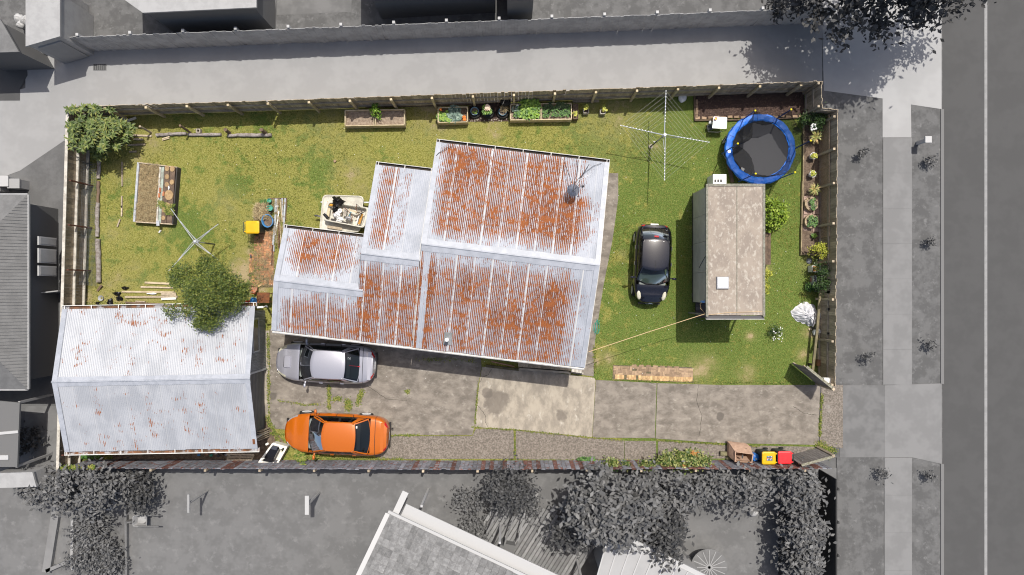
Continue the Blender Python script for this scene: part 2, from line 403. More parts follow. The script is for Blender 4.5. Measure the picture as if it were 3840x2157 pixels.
# worn, dry and bare places: (x, y, radius, amount) in plan pixels
BARE = [(2232,655,70,.55),(2620,1392,55,.62),(2655,1370,40,.5),(2800,1402,38,.55),(2812,1262,16,.7),(2380,1050,26,.6),(2330,960,22,.5),
  (1840,470,45,.6),(1860,500,25,.6),(2460,545,30,.5),(2120,650,30,.4),(1315,660,70,.45),(1350,700,50,.4),(850,760,70,.3),(975,800,60,.3),
  (440,1040,40,.45),(500,1010,40,.4),(600,830,50,.35),(430,870,45,.4),(300,1130,60,.8),(420,1140,120,.5),(560,1130,80,.4),
  (960,980,70,.75),(920,1020,60,.9),(960,1060,60,.9),(300,700,30,.6),(310,800,30,.6),(520,580,40,.5),(570,530,60,.5),(470,640,60,.4),
  (3040,1250,30,.7),(3010,1330,25,.6),(2280,1340,40,.5),(2240,1350,22,.8),(2860,1080,18,.5),(2870,1010,22,.6),(3040,980,40,.5),(1450,690,50,.4),
  (2600,1440,80,.25),(500,400,60,.5),(1240,420,140,.35),(1580,440,90,.4),(2300,400,160,.45),(1650,390,120,.7),(290,1180,50,.7)]
GREEN = [(2350,700,110),(2330,1250,120),(2450,1100,130),(2600,1260,120),(2950,900,120),(2960,1080,120),(900,690,60),(990,480,50),(2900,1340,90),
  (2480,900,110),(700,850,90),(1470,1050,10),(1200,640,60),(2900,750,80),(2400,560,60)]
LP = [(344,436),(1050,416),(2256,373),(3021,345),(3021,437),(3077,441),(3071,1440),(3071,1716),(2950,1724),(1700,1728),(340,1724),(303,1736),(326,1065)]
def inside(x, y, poly):
    r = np.zeros(np.shape(x), bool); n = len(poly)
    for i in range(n):
        x1, y1 = poly[i]; x2, y2 = poly[(i+1)%n]
        c = ((y1 > y) != (y2 > y)); xi = (x2-x1)*(y-y1)/((y2-y1) if y2 != y1 else 1e-9)+x1
        r ^= c & (x < xi)
    return r
def bare_amount(x, y):
    b = np.zeros(np.shape(x))
    for bx, by, br, ba in BARE: b = np.maximum(b, ba*np.exp(-((x-bx)**2+(y-by)**2)/(br*br)))
    return b
def green_amount(x, y):
    b = np.zeros(np.shape(x))
    b = b + 1.05/(1+np.exp(-(np.asarray(x)-2250)/60.))
    for bx, by, br in GREEN: b = np.maximum(b, np.exp(-((x-bx)**2+(y-by)**2)/(br*br)))
    return b
LAWN_M = bpy.data.materials.new('lawn grass'); LAWN_M.use_nodes = True
def lawn_nodes(m):
    n = m.node_tree.nodes; L = m.node_tree.links; p = n['Principled BSDF']; p.inputs['Roughness'].default_value = .95
    p.inputs['Specular IOR Level'].default_value = .15
    ge = n.new('ShaderNodeNewGeometry')
    def noise(sc, det, rough=.6):
        t = n.new('ShaderNodeTexNoise'); t.inputs['Scale'].default_value = sc; t.inputs['Detail'].default_value = det
        t.inputs['Roughness'].default_value = rough; L.new(ge.outputs['Position'], t.inputs['Vector']); return t.outputs[0]
    def rng_(f, lo, hi, a=0, b=1):
        r = n.new('ShaderNodeMapRange'); r.interpolation_type = 'SMOOTHSTEP'
        for i, v in ((1,lo),(2,hi),(3,a),(4,b)): r.inputs[i].default_value = v
        L.new(f, r.inputs[0]); return r.outputs[0]
    def mix(f, a, b):
        x = n.new('ShaderNodeMix'); x.data_type = 'RGBA'; L.new(f, x.inputs[0])
        for i, c in ((6,a),(7,b)):
            if isinstance(c, tuple): x.inputs[i].default_value = (*c, 1)
            else: L.new(c, x.inputs[i])
        return x.outputs[2]
    def math_(op, a, b):
        x = n.new('ShaderNodeMath'); x.operation = op
        for i, c in ((0,a),(1,b)):
            if isinstance(c, (int,float)): x.inputs[i].default_value = c
            else: L.new(c, x.inputs[i])
        return x.outputs[0]
    bare = n.new('ShaderNodeAttribute'); bare.attribute_name = 'bare'
    lush = n.new('ShaderNodeAttribute'); lush.attribute_name = 'lush'
    big = noise(.45, 3); mid = noise(1.9, 5, .68); fine = noise(17, 4, .75); vf = noise(48, 2, .75)
    yg = mix(rng_(fine, .36, .68), (.165,.170,.026), (.335,.32,.10))
    gr = mix(rng_(fine, .36, .68), (.062,.112,.017), (.165,.225,.048))
    gf = math_('ADD', math_('MULTIPLY', lush.outputs['Fac'], .26), math_('ADD', math_('MULTIPLY', mid, 1.25), math_('MULTIPLY', big, .55)))
    c = mix(rng_(gf, .90, 1.10), yg, gr)
    c = mix(math_('MULTIPLY', math_('MULTIPLY', bare.outputs['Fac'], 1.5), rng_(mid, .3, .60)), c, (.29,.245,.105))
    c = mix(rng_(math_('ADD', math_('MULTIPLY', bare.outputs['Fac'], .42), math_('ADD', math_('MULTIPLY', mid, .70), math_('MULTIPLY', fine, .42))), .74, .93), c, mix(vf, (.30,.225,.115), (.44,.36,.23)))
    c = mix(rng_(vf, .52, .70, 0, .55), c, (.42,.38,.17))
    c = mix(rng_(vf, .30, .47, .45, 0), c, (.028,.036,.008))
    L.new(c, p.inputs['Base Color'])
    b = n.new('ShaderNodeBump'); b.inputs['Strength'].default_value = .9; b.inputs['Distance'].default_value = .035
    L.new(math_('ADD', fine, math_('MULTIPLY', vf, .7)), b.inputs['Height']); L.new(b.outputs[0], p.inputs['Normal'])
lawn_nodes(LAWN_M)
def build_lawn():
    st = 14; xs = np.arange(296, 3082, st); ys = np.arange(338, 1746, st)
    gx, gy = np.meshgrid(xs, ys, indexing='ij'); ins = inside(gx, gy, LP)
    # pull the border onto the boundary by keeping any cell with all corners inside a slightly grown outline
    idx = np.arange(gx.size).reshape(gx.shape)
    q = np.stack([idx[:-1,:-1], idx[:-1,1:], idx[1:,1:], idx[1:,:-1]], -1)
    keep = ins[:-1,:-1] | ins[:-1,1:] | ins[1:,1:] | ins[1:,:-1]
    F = q[keep][:, ::-1]
    X = (gx.ravel()-1920)*PX; Y = -(gy.ravel()-1078.5)*PX
    Z = (vnoise(X, Y, 1.3, 3)-.5)*.016 + .004
    V = np.stack([X,Y,Z],1)
    me = np_mesh('lawn', V, F, LAWN_M, True)
    if me.polygons[0].normal.z < 0: me.flip_normals()
    for nm, val in (('bare', bare_amount(gx.ravel(), gy.ravel())), ('lush', green_amount(gx.ravel(), gy.ravel()))):
        a = me.attributes.new(nm, 'FLOAT', 'POINT'); a.data.foreach_set('value', val.astype(np.float32))
    link('lawn', me)['kind'] = 'structure'
build_lawn()

# ------------------------------------------------------------------ concrete of the section
DRIVE = []
def slabs(name, polys):
    r = struct_root(name)
    for poly, m, z in polys:
        mb = MB(); q = [p for p in poly]
        ar = sum(q[i].x*q[(i+1)%len(q)].y - q[(i+1)%len(q)].x*q[i].y for i in range(len(q)))
        if ar < 0: q = q[::-1]
        mb.prism([(p.x,p.y) for p in q], -.05, z); link('slab', mb.mesh('slab', m), None, r)
        DRIVE.append([((p.x/PX)+1920, 1078.5-p.y/PX) for p in q])
    return r
fN = lambda x, y: pt('N', x, y)
slabs('driveway', [
  ([gp(1012,1236), gp(1100,1210), gp(1560,1240), gp(1800,1300), fN(790,352), fN(760,520), fN(738,720), fN(722,930), fN(700,1012), fN(0,1012), gp(1250,1626), gp(1014,1606)], concrete_dark, .030),
  ([fN(796,352), fN(890,352), fN(1300,380), fN(1660,430), fN(1740,440), fN(1880,458), fN(1893,478), fN(1876,760), fN(1858,1032), fN(1400,985), fN(1110,955), fN(850,942), fN(728,930), fN(744,720), fN(766,520)], concrete_pale, .040),
  ([fN(1898,478), gp(2300,1428), gp(2462,1437), gp(2455,1643), fN(1862,1035)], concrete_dark, .030),
  ([gp(2465,1437), gp(2700,1444), gp(3074,1444), gp(3068,1668), gp(2700,1661), gp(2458,1644)], concrete_dark, .034),
  ([gp(3079,1444), gp(3160,1444), gp(3160,1680), gp(3072,1672)], aggregate, .026),
  ([fN(-130,1022), fN(700,1020), fN(735,950), fN(850,948), fN(1100,962), fN(1108,1240), gp(1410,1722), gp(1405,1700)], aggregate, .026),
  ([fN(1122,966), fN(1410,992), fN(1860,1042), fN(2170,1060), fN(2170,1262), fN(1120,1245)], aggregate, .028),
  ([gp(2342,1653), gp(2459,1654), gp(2461,1721), gp(2342,1727)], aggregate, .030),
  ([gp(2468,1652), gp(2700,1668), gp(3060,1676), gp(2950,1716), gp(2466,1722)], aggregate, .028),
])
slabs('side_path', [([gp(2318,650),gp(2318,748),gp(2296,905),gp(2264,1065),gp(2230,1285),gp(2226,1412),gp(2150,1402),gp(2180,1280),gp(2240,800),gp(2270,650)], concrete_dark, .02)])
slabs('garage_apron', [([gp(985,1240),gp(1010,1240),gp(1012,1610),gp(985,1600)], concrete_pale, .02)])
sheet('bare_ground', P((290,1722),(300,1700),(900,1690),(1000,1560),(1030,1610),(1080,1680),(1040,1724)), .022, soil)

# grass tufts over the lawn and weeds along the joints
def build_tufts():
    N = 110000; x = rng.uniform(300, 3076, N); y = rng.uniform(345, 1724, N)
    ok = inside(x, y, LP)
    for poly in DRIVE: ok &= ~inside(x, y, poly)
    b = bare_amount(x, y) + .45*(vnoise(x, y, 90, 8)-.5); ok &= rng.uniform(0,1,N) > b*1.5
    x, y = x[ok], y[ok]; n = len(x)
    X, Y = (x-1920)*PX, -(y-1078.5)*PX; h = rng.uniform(.012, .04, n); V = []; 
    for k in range(3):
        a = rng.uniform(0, 6.28, n); r = .014; lx = rng.normal(0, .035, n); ly = rng.normal(0, .035, n)
        V.append(np.stack([np.stack([X+np.cos(a)*r, Y+np.sin(a)*r, np.zeros(n)],1), np.stack([X-np.cos(a)*r, Y-np.sin(a)*r, np.zeros(n)],1), np.stack([X+lx, Y+ly, h],1)], 1))
    V = np.concatenate(V).reshape(-1,3); F = np.arange(len(V)).reshape(-1,3)
    m = mat('grass blades', (.1,.1,.02), rough=.9, spec=.1, island=[(.05,.075,.012),(.11,.13,.022),(.19,.185,.04),(.34,.30,.11)])
    o = link('grass', np_mesh('grass', V, F, m)); tag(o, 'short yellow-green grass blades all over the mown lawn', 'grass', kind='stuff')
build_tufts()
weed_m = mat('weed leaves', (.1,.14,.02), rough=.8, island=[(.05,.09,.012),(.11,.16,.02),(.2,.21,.04),(.3,.26,.09)])
def build_weeds():
    lines = [([fN(763,480),fN(750,600),fN(742,720),fN(726,900)],.05,260),([fN(700,930),fN(860,945),fN(1110,958),fN(1400,988),fN(1860,1036),fN(2160,1062)],.05,700),
      ([fN(1112,970),fN(1112,1240)],.05,220),([fN(0,1010),fN(200,1015),fN(700,1014)],.03,120),([gp(1006,1250),gp(1008,1420),gp(1010,1600)],.09,700),
      ([pt('Q',1700,335),pt('Q',2500,380),pt('M',1200,800)],.05,500),([pt('M',2170,0),pt('M',2140,400),pt('M',2130,640)],.07,700),
      ([pt('M',2110,760),pt('M',2230,850),pt('M',2360,870)],.22,900),([pt('F',660,640),pt('F',665,850)],.10,500),([pt('F',690,760),pt('F',760,760)],.12,300),([pt('F',830,780),pt('F',840,850)],.16,500),
      ([pt('F',960,690),pt('F',920,820)],.14,500),([pt('F',200,770),pt('F',440,815),pt('F',640,800)],.06,250),([pt('F',130,1075),pt('F',260,1080)],.05,150),([pt('F',1210,1090),pt('F',1480,1085)],.07,160),
      ([gp(1090,1712),gp(1400,1722),gp(1520,1722)],.10,1400),([gp(1520,1724),gp(2400,1724)],.04,500),([pt('N',60,590),pt('N',90,590)],.10,80),([gp(1000,1560),gp(1040,1640),gp(1060,1690)],.12,600),
      ([gp(2300,1424),gp(2600,1432),gp(2950,1436)],.05,500),([gp(2228,1300),gp(2232,1400)],.07,200),([gp(330,1150),gp(560,1150)],.25,900),([gp(290,1140),gp(330,1150)],.2,500),
      ([gp(960,900),gp(960,1060)],.35,700),([gp(1020,760),gp(1035,930)],.10,400),([gp(880,1080),gp(980,1070)],.2,300),([gp(300,1716),gp(420,1716)],.18,900),([gp(2860,1030),gp(2866,1090)],.06,260),([gp(2870,950),gp(2872,990)],.05,120),
      ([gp(1560,1345),gp(1780,1352)],.12,260),([gp(3010,1100),gp(3020,1180)],.12,300)]
    pts = []
    for ln, wd, n in lines:
        seg = [(ln[i+1]-ln[i]).length for i in range(len(ln)-1)]; tot = sum(seg)
        ph = random.random()*9
        for _ in range(n):
            d = random.random()*tot; i = 0
            while i < len(seg)-1 and d > seg[i]: d -= seg[i]; i += 1
            p = ln[i].lerp(ln[i+1], min(1, d/seg[i]))
            clump = .5+.5*math.sin(p.x*5+ph)*math.sin(p.x*2.1+p.y*3+ph)
            if random.random() > clump+.25: continue
            pts.append((p.x+random.gauss(0, wd*.5), p.y+random.gauss(0, wd*.5), .035+abs(random.gauss(0,.025))))
    V, F = leaf_arrays(np.array(pts), .075, 1.2, 2.2)
    o = link('weeds', np_mesh('weeds', V, F, weed_m)); tag(o, 'green weeds sprouting from the concrete joints and yard edges', 'weeds', kind='stuff')
build_weeds()

# ------------------------------------------------------------------ fences
def fence(root, p0, p1, h, inner, pw, gap, rails, posts, pm, rm, sm, hvar=.02, gapf=None, rail_w=.10, rail_t=.05, lean=0.0, pick=None, paling='paling'):
    p0, p1 = Vector(p0), Vector(p1); d = (p1-p0); L = d.length; d.normalize(); inner = Vector(inner).normalized()
    ang = math.atan2(d.y, d.x); meshes = {}
    def pm_mesh(m, k):
        if (m.name, k) not in meshes:
            hh = h + [-1,0,1][k]*hvar; b = MB(); b.box((0,0,hh/2+.02), (pw,.02,hh-.04)); meshes[(m.name,k)] = b.mesh('paling', m)
        return meshes[(m.name,k)]
    s = pw/2
    while s < L:
        q = p0 + d*s; m = pick(q) if pick else pm
        piece(paling, pm_mesh(m, random.randrange(3)), root, (q.x, q.y, 0), (random.gauss(0,.006), 0, ang+random.gauss(0,.012)))
        s += pw + (gapf(q) if gapf else gap)
    for z in rails:
        b = MB(); a0 = p0+inner*(.015+rail_t/2); a1 = p1+inner*(.015+rail_t/2); n = max(1, round(L/3.9))
        for i in range(n):
            j = Vector((0,0,random.gauss(0,.008)))
            b.bar(a0.lerp(a1, i/n)+Vector((0,0,z))+j+d*.003, a0.lerp(a1,(i+1)/n)+Vector((0,0,z))+j-d*.003, rail_t, rail_w)
        b.part('rail', rm, root)
    for s in posts:
        b = MB(); q = p0 + d*s + inner*(.02+rail_t+.055); b.box((q.x,q.y,h*.49), (.10,.10,h*.98), (0,0,ang)); b.part('post', sm, root)
def pxdir(dx, dy): return Vector((dx, -dy, 0)).normalized()

T0, T1 = gp(344,437), gp(3020,346)
def fence_top():
    r = thing('paling_fence', T0.lerp(T1,.5), 'long weathered timber paling fence behind the raised vegetable beds', 'fence')
    mid = gp(1050, 415)
    def gapf(q):
        x = q.x/PX+1920
        return .010 if 1640 < x < 1990 else (.006 if random.random() < .05 else .001)
    L1 = (mid-T0).length; L2 = (T1-mid).length; inner = pxdir(.035, 1)
    sp = 1.86; o1 = (pt('A',960,330)-T0).length
    fence(r, T0, mid, 1.74, inner, .15, .002, (.42, 1.12), [o1 % sp + sp*i for i in range(int(L1/sp)) if o1 % sp + sp*i < L1-.1], wood_grey, wood_rail, wood_pale, gapf=gapf)
    fence(r, mid, T1, 1.74, inner, .15, .002, (.42, 1.12), [.02+sp*i for i in range(int(L2/sp)+1) if .02+sp*i < L2-.1], wood_grey, wood_rail, wood_pale, gapf=gapf)
fence_top()
def fence_left():
    a, b = gp(341,437), gp(305,1735)
    r = thing('paling_fence', a.lerp(b,.5), 'tan paling fence with pale rails and rust red steel posts beside the corrugated garage', 'fence')
    L = (b-a).length; inner = pxdir(1, .03)
    fence(r, a, b, 1.72, inner, .14, .006, (.27, 1.0), [], paling_left, wood_white, post_brown, rail_w=.06, rail_t=.11)
    mb = MB(); mb.bar(a+Vector((0,0,1.76))+inner*.03, b+Vector((0,0,1.76))+inner*.03, .13, .03); mb.part('capping', wood_white, r)
    for y in (545, 697, 855, 1015, 1180, 1345, 1510, 1675):
        t = (y-437)/(1735-437); q = a.lerp(b, t)+inner*.18; mb = MB(); mb.box((q.x,q.y,.84), (.09,.06,1.68)); mb.part('post', post_brown, r)
fence_left()
def fence_right():
    a, b = gp(3020,346), gp(3020,440)
    r = thing('paling_fence', a, 'short grey paling return fence behind the bark mulch bed corner', 'fence')
    fence(r, a, b, 1.74, (-1,0,0), .15, .002, (.15, .95), [.08, (b-a).length-.08], wood_grey, wood_rail, wood_grey)
    c, d = gp(3022,440), gp(3076,444)
    fence(r, c, d, 1.66, (0,-1,0), .15, .002, (1.5,), [], wood_grey, wood_rail, wood_grey)
    a, b = gp(3077,446), gp(3069,1436); L = (b-a).length
    r = thing('paling_fence', a.lerp(b,.5), 'grey paling fence with solar lights on its rail, along the street side', 'fence')
    posts = [(y-446)/(1436-446)*L for y in (470, 585, 707, 850, 985, 1121, 1270, 1425)]
    fence(r, a, b, 1.72, (-1,0,0), .15, .003, (.12, .98), posts, wood_grey, wood_rail, wood_grey)
fence_right()
def fence_bottom():
    pts = [gp(305,1733), gp(340,1722), gp(1700,1727), gp(3062,1724)]
    r = thing('board_fence', gp(1700,1727), 'long fence of upright boards with flaking oxide red and blue-grey paint beside the driveway', 'fence')
    def pick(q):
        x = q.x/PX+1920; t = .04 + .58/(1+math.exp(-(x-1900)/170))+.12*math.exp(-((x-1150)/160)**2)
        if x < 950: t = .12
        return board_red if random.random() < t else board_blue
    for i in range(3):
        d = (pts[i+1]-pts[i]); inner = Vector((-d.y, d.x, 0)).normalized()
        fence(r, pts[i], pts[i+1], 1.60, inner, .185, .012, (), [], board_blue, wood_grey, wood_grey, hvar=.03, pick=pick, paling='board')
        b = MB(); b.bar(pts[i]-inner*.05+Vector((0,0,1.2)), pts[i+1]-inner*.05+Vector((0,0,1.2)), .05, .09); b.part('rail', wood_grey, r)
        n = int(d.length/2.4)
        for k in range(n):
            q = pts[i].lerp(pts[i+1], (k+.5)/n) - inner*.09; b = MB(); b.box((q.x,q.y,.8), (.1,.1,1.64)); b.part('post', wood_grey, r)
fence_bottom()
def neighbour_fences():
    a, b = gp(288,194), gp(3085,86); r = thing('paling_fence', a.lerp(b,.5), 'grey paling fence on the far side of the neighbouring concrete driveway', 'fence')
    d = (b-a); L = d.length; ang = math.atan2(d.y, d.x); mb = MB(); k = 0; s = 0
    while s < L:
        q = a+d.normalized()*s; hh = 1.8+random.uniform(-.02,.02); mb.box((q.x,q.y,hh/2), (.146,.02,hh), (random.gauss(0,.015),0,ang)); s += .15
    o = mb.part('palings', g_fence, r); o['kind'] = 'stuff'
    for i in range(15):
        q = a.lerp(b, (i+.5)/15)+Vector((.02,.08,0)); mb = MB(); mb.box((q.x,q.y,.95), (.12,.12,1.9)); mb.part('post', g_white, r)
    a, b = gp(3073,1760), gp(3073,2350); r = thing('board_fence', a.lerp(b,.5), 'solid fence between hedge and street verge, coloured dark for its shaded face', 'fence')
    mb = MB(); mb.box((a.x, (a.y+b.y)/2, .85), (.05, (a-b).length, 1.7)); mb.part('board_panel', g_fence_d, r)  # dark colour carries the shade of the inner face
    for i in range(5):
        q = a.lerp(b, (i+.3)/5); mb = MB(); mb.box((q.x+.07,q.y,.88), (.09,.09,1.76)); mb.part('post', g_fence_d, r)
    a, b = pt('e',932,690), pt('e',932,1400); r = thing('border_shade_panel', a.lerp(b,.5), 'low black panel in place of the border shadow along the neighbour lawn beside the hedge', 'fence')
    mb = MB(); mb.box((a.x,(a.y+b.y)/2,.45), (.06,(a-b).length,.9)); mb.part('board_panel', g_fence_d, r)  # shadow line of the lawn border, put in as a black panel
    for i in range(4):
        q = a.lerp(b, (i+.3)/4); mb = MB(); mb.box((q.x+.07,q.y,.47), (.08,.08,.94)); mb.part('post', g_fence_d, r)
neighbour_fences()

# settlement cracks in the slabs
def crack(name, pts, z):
    mb = MB(); P_ = []
    for a, b in zip(pts[:-1], pts[1:]):
        for k in range(6): q = a.lerp(b, k/6); P_.append(Vector((q.x+random.gauss(0,.012), q.y+random.gauss(0,.012), z)))
    for a, b in zip(P_[:-1], P_[1:]): mb.bar(a, b, random.uniform(.008,.02), .004)
    mb.setting('crack', mat('crack dirt', (.035,.03,.025), rough=1), bpy.data.objects['driveway'])
crack('c', [fN(750,722),fN(800,780),fN(830,830),fN(826,880),fN(850,943)], .042)
crack('c', [gp(2620,1440),gp(2612,1500),gp(2630,1560),gp(2618,1655)], .036)
crack('c', [pt('M',1720,180),pt('M',1850,270),pt('M',1980,305),pt('M',2100,320)], .036)
crack('c', [fN(890,370),fN(850,430),fN(800,450),fN(765,520)], .042)
crack('c', [pt('F',1000,640),pt('F',1180,760),pt('F',1400,780)], .033)

# ------------------------------------------------------------------ corrugated iron roofs
def iron(name, paint, paint2, th_lo=.50, th_hi=.58, streak=4.0, ks=.38, k1=1.2, k2=.8):
    m = bpy.data.materials.new(name); m.use_nodes = True; n = m.node_tree.nodes; L = m.node_tree.links
    p = n['Principled BSDF']
    uv = n.new('ShaderNodeUVMap'); uv.uv_map = 'roof'
    def mapped(sx, sy):
        mp = n.new('ShaderNodeMapping'); mp.inputs['Scale'].default_value = (sx, sy, 1); L.new(uv.outputs[0], mp.inputs[0]); return mp.outputs[0]
    def noise(v, det=4, r=.6, sc=1.0):
        t = n.new('ShaderNodeTexNoise'); t.noise_dimensions = '2D'; t.inputs['Scale'].default_value = sc; t.inputs['Detail'].default_value = det
        t.inputs['Roughness'].default_value = r; L.new(v, t.inputs['Vector']); return t.outputs[0]
    def M(op, a, b=0.0, c=None):
        x = n.new('ShaderNodeMath'); x.operation = op
        for i, k in enumerate((a, b) if c is None else (a, b, c)):
            if isinstance(k, (int, float)): x.inputs[i].default_value = k
            else: L.new(k, x.inputs[i])
        return x.outputs[0]
    def sm(f, lo, hi):
        r = n.new('ShaderNodeMapRange'); r.interpolation_type = 'SMOOTHSTEP'; r.inputs[1].default_value = lo; r.inputs[2].default_value = hi
        L.new(f, r.inputs[0]); return r.outputs[0]
    def mix(f, a, b):
        x = n.new('ShaderNodeMix'); x.data_type = 'RGBA'; L.new(f, x.inputs[0])
        for i, c in ((6,a),(7,b)):
            if isinstance(c, tuple): x.inputs[i].default_value = (*c, 1)
            else: L.new(c, x.inputs[i])
        return x.outputs[2]
    sep = n.new('ShaderNodeSeparateXYZ'); L.new(uv.outputs[0], sep.inputs[0])
    stripe = M('SINE', M('MULTIPLY', sep.outputs[0], 2*math.pi/.0762))
    n1 = noise(mapped(11, streak*1.15), 4, .72); n2 = noise(mapped(2.4, 3.6), 2, .5); n3 = noise(mapped(30, 26), 2)
    d = n.new('ShaderNodeAttribute'); d.attribute_name = 'rust'; lap = n.new('ShaderNodeAttribute'); lap.attribute_name = 'lap'
    val = M('ADD', d.outputs['Fac'], M('ADD', M('MULTIPLY', stripe, ks), M('ADD', M('MULTIPLY', M('SUBTRACT', n1, .5), k1), M('ADD', M('MULTIPLY', M('SUBTRACT', n2, .5), k2), M('MULTIPLY', M('SUBTRACT', n3, .5), .35)))))
    mask = sm(val, th_lo, th_hi)
    rustc = mix(sm(n2, .40, .66), (.165,.055,.022), (.275,.092,.030)); rustc = mix(sm(n3, .5, .75), rustc, (.15,.046,.02))
    pc = mix(sm(noise(mapped(1.1, .7), 4), .38, .66), paint, paint2)
    pc = mix(M('MULTIPLY', lap.outputs['Fac'], .75), pc, (.56,.55,.53))
    c = mix(mask, pc, rustc); L.new(c, p.inputs['Base Color'])
    r = n.new('ShaderNodeMapRange'); r.inputs[3].default_value = .42; r.inputs[4].default_value = .95; L.new(mask, r.inputs[0]); L.new(r.outputs[0], p.inputs['Roughness'])
    p.inputs['Specular IOR Level'].default_value = .35
    return m
roof_iron = iron('rusting painted iron', (.38,.40,.445), (.31,.33,.37))
garage_iron = iron('zinc iron', (.375,.39,.42), (.31,.325,.355), streak=3.2, ks=.18, k1=1.25, k2=1.05)
flash_m = mat('roof flashing', (.37,.39,.435), (.31,.33,.37), 2.5, .45, c3=(.25,.09,.03), c3scale=9, c3lo=.66, c3hi=.72)
gutter_w = mat('white gutter', (.66,.65,.62), (.5,.48,.45), 4, .6, c3=(.25,.1,.04), c3scale=7, c3lo=.62, c3hi=.7)
gutter_in = mat('rusty gutter floor', (.20,.09,.045), (.10,.06,.04), 3, .95, c3=(.33,.33,.35), c3scale=2, c3lo=.5, c3hi=.6)
gutter_dk = mat('dark gutter floor', (.035,.03,.027), (.06,.045,.035), 3, .95)

def roof_plane(root, O, U, Vv, u0, u1, v0, v1, hf, rustf, m, rise_dir=1, u_phase=0.0, lapf=None, seed=0):
    """corrugated sheets .762 m wide laid side by side, each a part; hf(v) is the height of the sheet at plan distance v"""
    r = random.Random(seed); SH = .762; PIT = .0762; SEG = 6
    i0 = math.floor((u0-u_phase)/SH); i1 = math.ceil((u1-u_phase)/SH); nv = max(2, int((v1-v0)/.22))
    vs = [v0 + (v1-v0)*k/nv for k in range(nv+1)]
    for i in range(i0, i1):
        a = max(u0, u_phase+i*SH); b = min(u1, u_phase+(i+1)*SH)
        if b-a < .03: continue
        ncol = max(2, int(round((b-a)/PIT*SEG))); us = [a+(b-a)*k/ncol for k in range(ncol+1)]
        shift = r.gauss(0, .05); dz = .003*(i % 2); lap = (lapf(i) if lapf else 1.0)
        verts, uvs, ru, lp = [], [], [], []
        j0 = r.uniform(-.02, .02)
        for v in vs:
            vv = v + (j0 if v in (vs[0],) else 0)
            for u in us:
                z = hf(vv) + .009*math.sin(2*math.pi*u/PIT) + dz
                q = O + U*u + Vv*vv; verts.append((q.x, q.y, z)); uvs.append((u, vv))
                isl = (u-(u_phase+i*SH)) < PIT*.80
                lp.append(lap if isl else 0.0); ru.append(rustf(u, vv)+shift-(.55*lap if isl else 0))
        n = ncol+1; F = [(y*n+x, y*n+x+1, (y+1)*n+x+1, (y+1)*n+x) for y in range(nv) for x in range(ncol)]
        me = np_mesh('roof_sheet', np.array(verts)-np.array(ORG[root.name]), F, m, True)
        ul = me.uv_layers.new(name='roof'); li = np.zeros(len(me.loops), np.int32); me.loops.foreach_get('vertex_index', li)
        ul.data.foreach_set('uv', np.array(uvs, np.float32)[li].ravel())
        for nm, val in (('rust', ru), ('lap', lp)):
            at = me.attributes.new(nm, 'FLOAT', 'POINT'); at.data.foreach_set('value', np.array(val, np.float32))
        link('roof_sheet', me, None, root)

def ridge_cap(root, O, U, Vv, u0, u1, vr, hr, fl, slope, name='ridge_cap', m=None):
    mb = MB(); n = int((u1-u0)/.0762*2)
    # two aprons with a slightly scalloped lower edge, and the roll
    for sgn in (1,-1):
        prev = None
        for k in range(n+1):
            u = u0+(u1-u0)*k/n; e = fl + (.012 if k % 2 else -.004) + .012*math.sin(u*4.1)
            a = O+U*u+Vv*vr; b = O+U*u+Vv*(vr+sgn*e); a.z = hr+.03; b.z = hr-slope*e+.022
            if prev: mb.face(*( (prev[0], a, b, prev[1]) if sgn < 0 else (prev[1], b, a, prev[0]) ))
            prev = (a, b)
    a = O+U*u0+Vv*vr; b = O+U*u1+Vv*vr; a.z = b.z = hr+.03
    mb.tube([a, b], .035, 8)
    mb.part(name, m or flash_m, root, True)
def strip(root, O, U, Vv, pts, wdt, z, name, m, t=.02):       # flashing laid along a polyline of (u, v, h)
    mb = MB()
    for (a, b) in zip(pts[:-1], pts[1:]):
        p = O+U*a[0]+Vv*a[1]; q = O+U*b[0]+Vv*b[1]; p.z = a[2]+z; q.z = b[2]+z; mb.bar(p, q, wdt, t)
    return mb.part(name, m, root)
def gutter(root, O, U, Vv, u0, u1, v, h, outward, inner_m, lip_m, width=.15, straps=1.15):
    """open gutter outside the eave: floor, front lip, straps over it"""
    f = outward
    q = lambda u, vv, z: (lambda s: Vector((s.x, s.y, z)))(O+U*u+Vv*vv)
    mb = MB(); mb.bar(q(u0,v+f*width*.45,h-.11), q(u1,v+f*width*.45,h-.11), width*.9, .012); mb.part('gutter', inner_m, root)
    mb = MB(); mb.bar(q(u0,v+f*width,h-.055), q(u1,v+f*width,h-.055), .022, .12)
    for u in (u0+.01, u1-.01): mb.bar(q(u,v-f*.02,h-.06), q(u,v+f*width,h-.06), .015, .10)
    mb.part('gutter_lip', lip_m, root)
    n = max(1, int((u1-u0)/straps))
    for k in range(n+1):
        u = u0+.12+(u1-u0-.24)*k/n; mb = MB(); mb.bar(q(u,v-f*.03,h+.012), q(u,v+f*width,h+.008), .03, .006); mb.part('gutter_strap', lip_m, root)
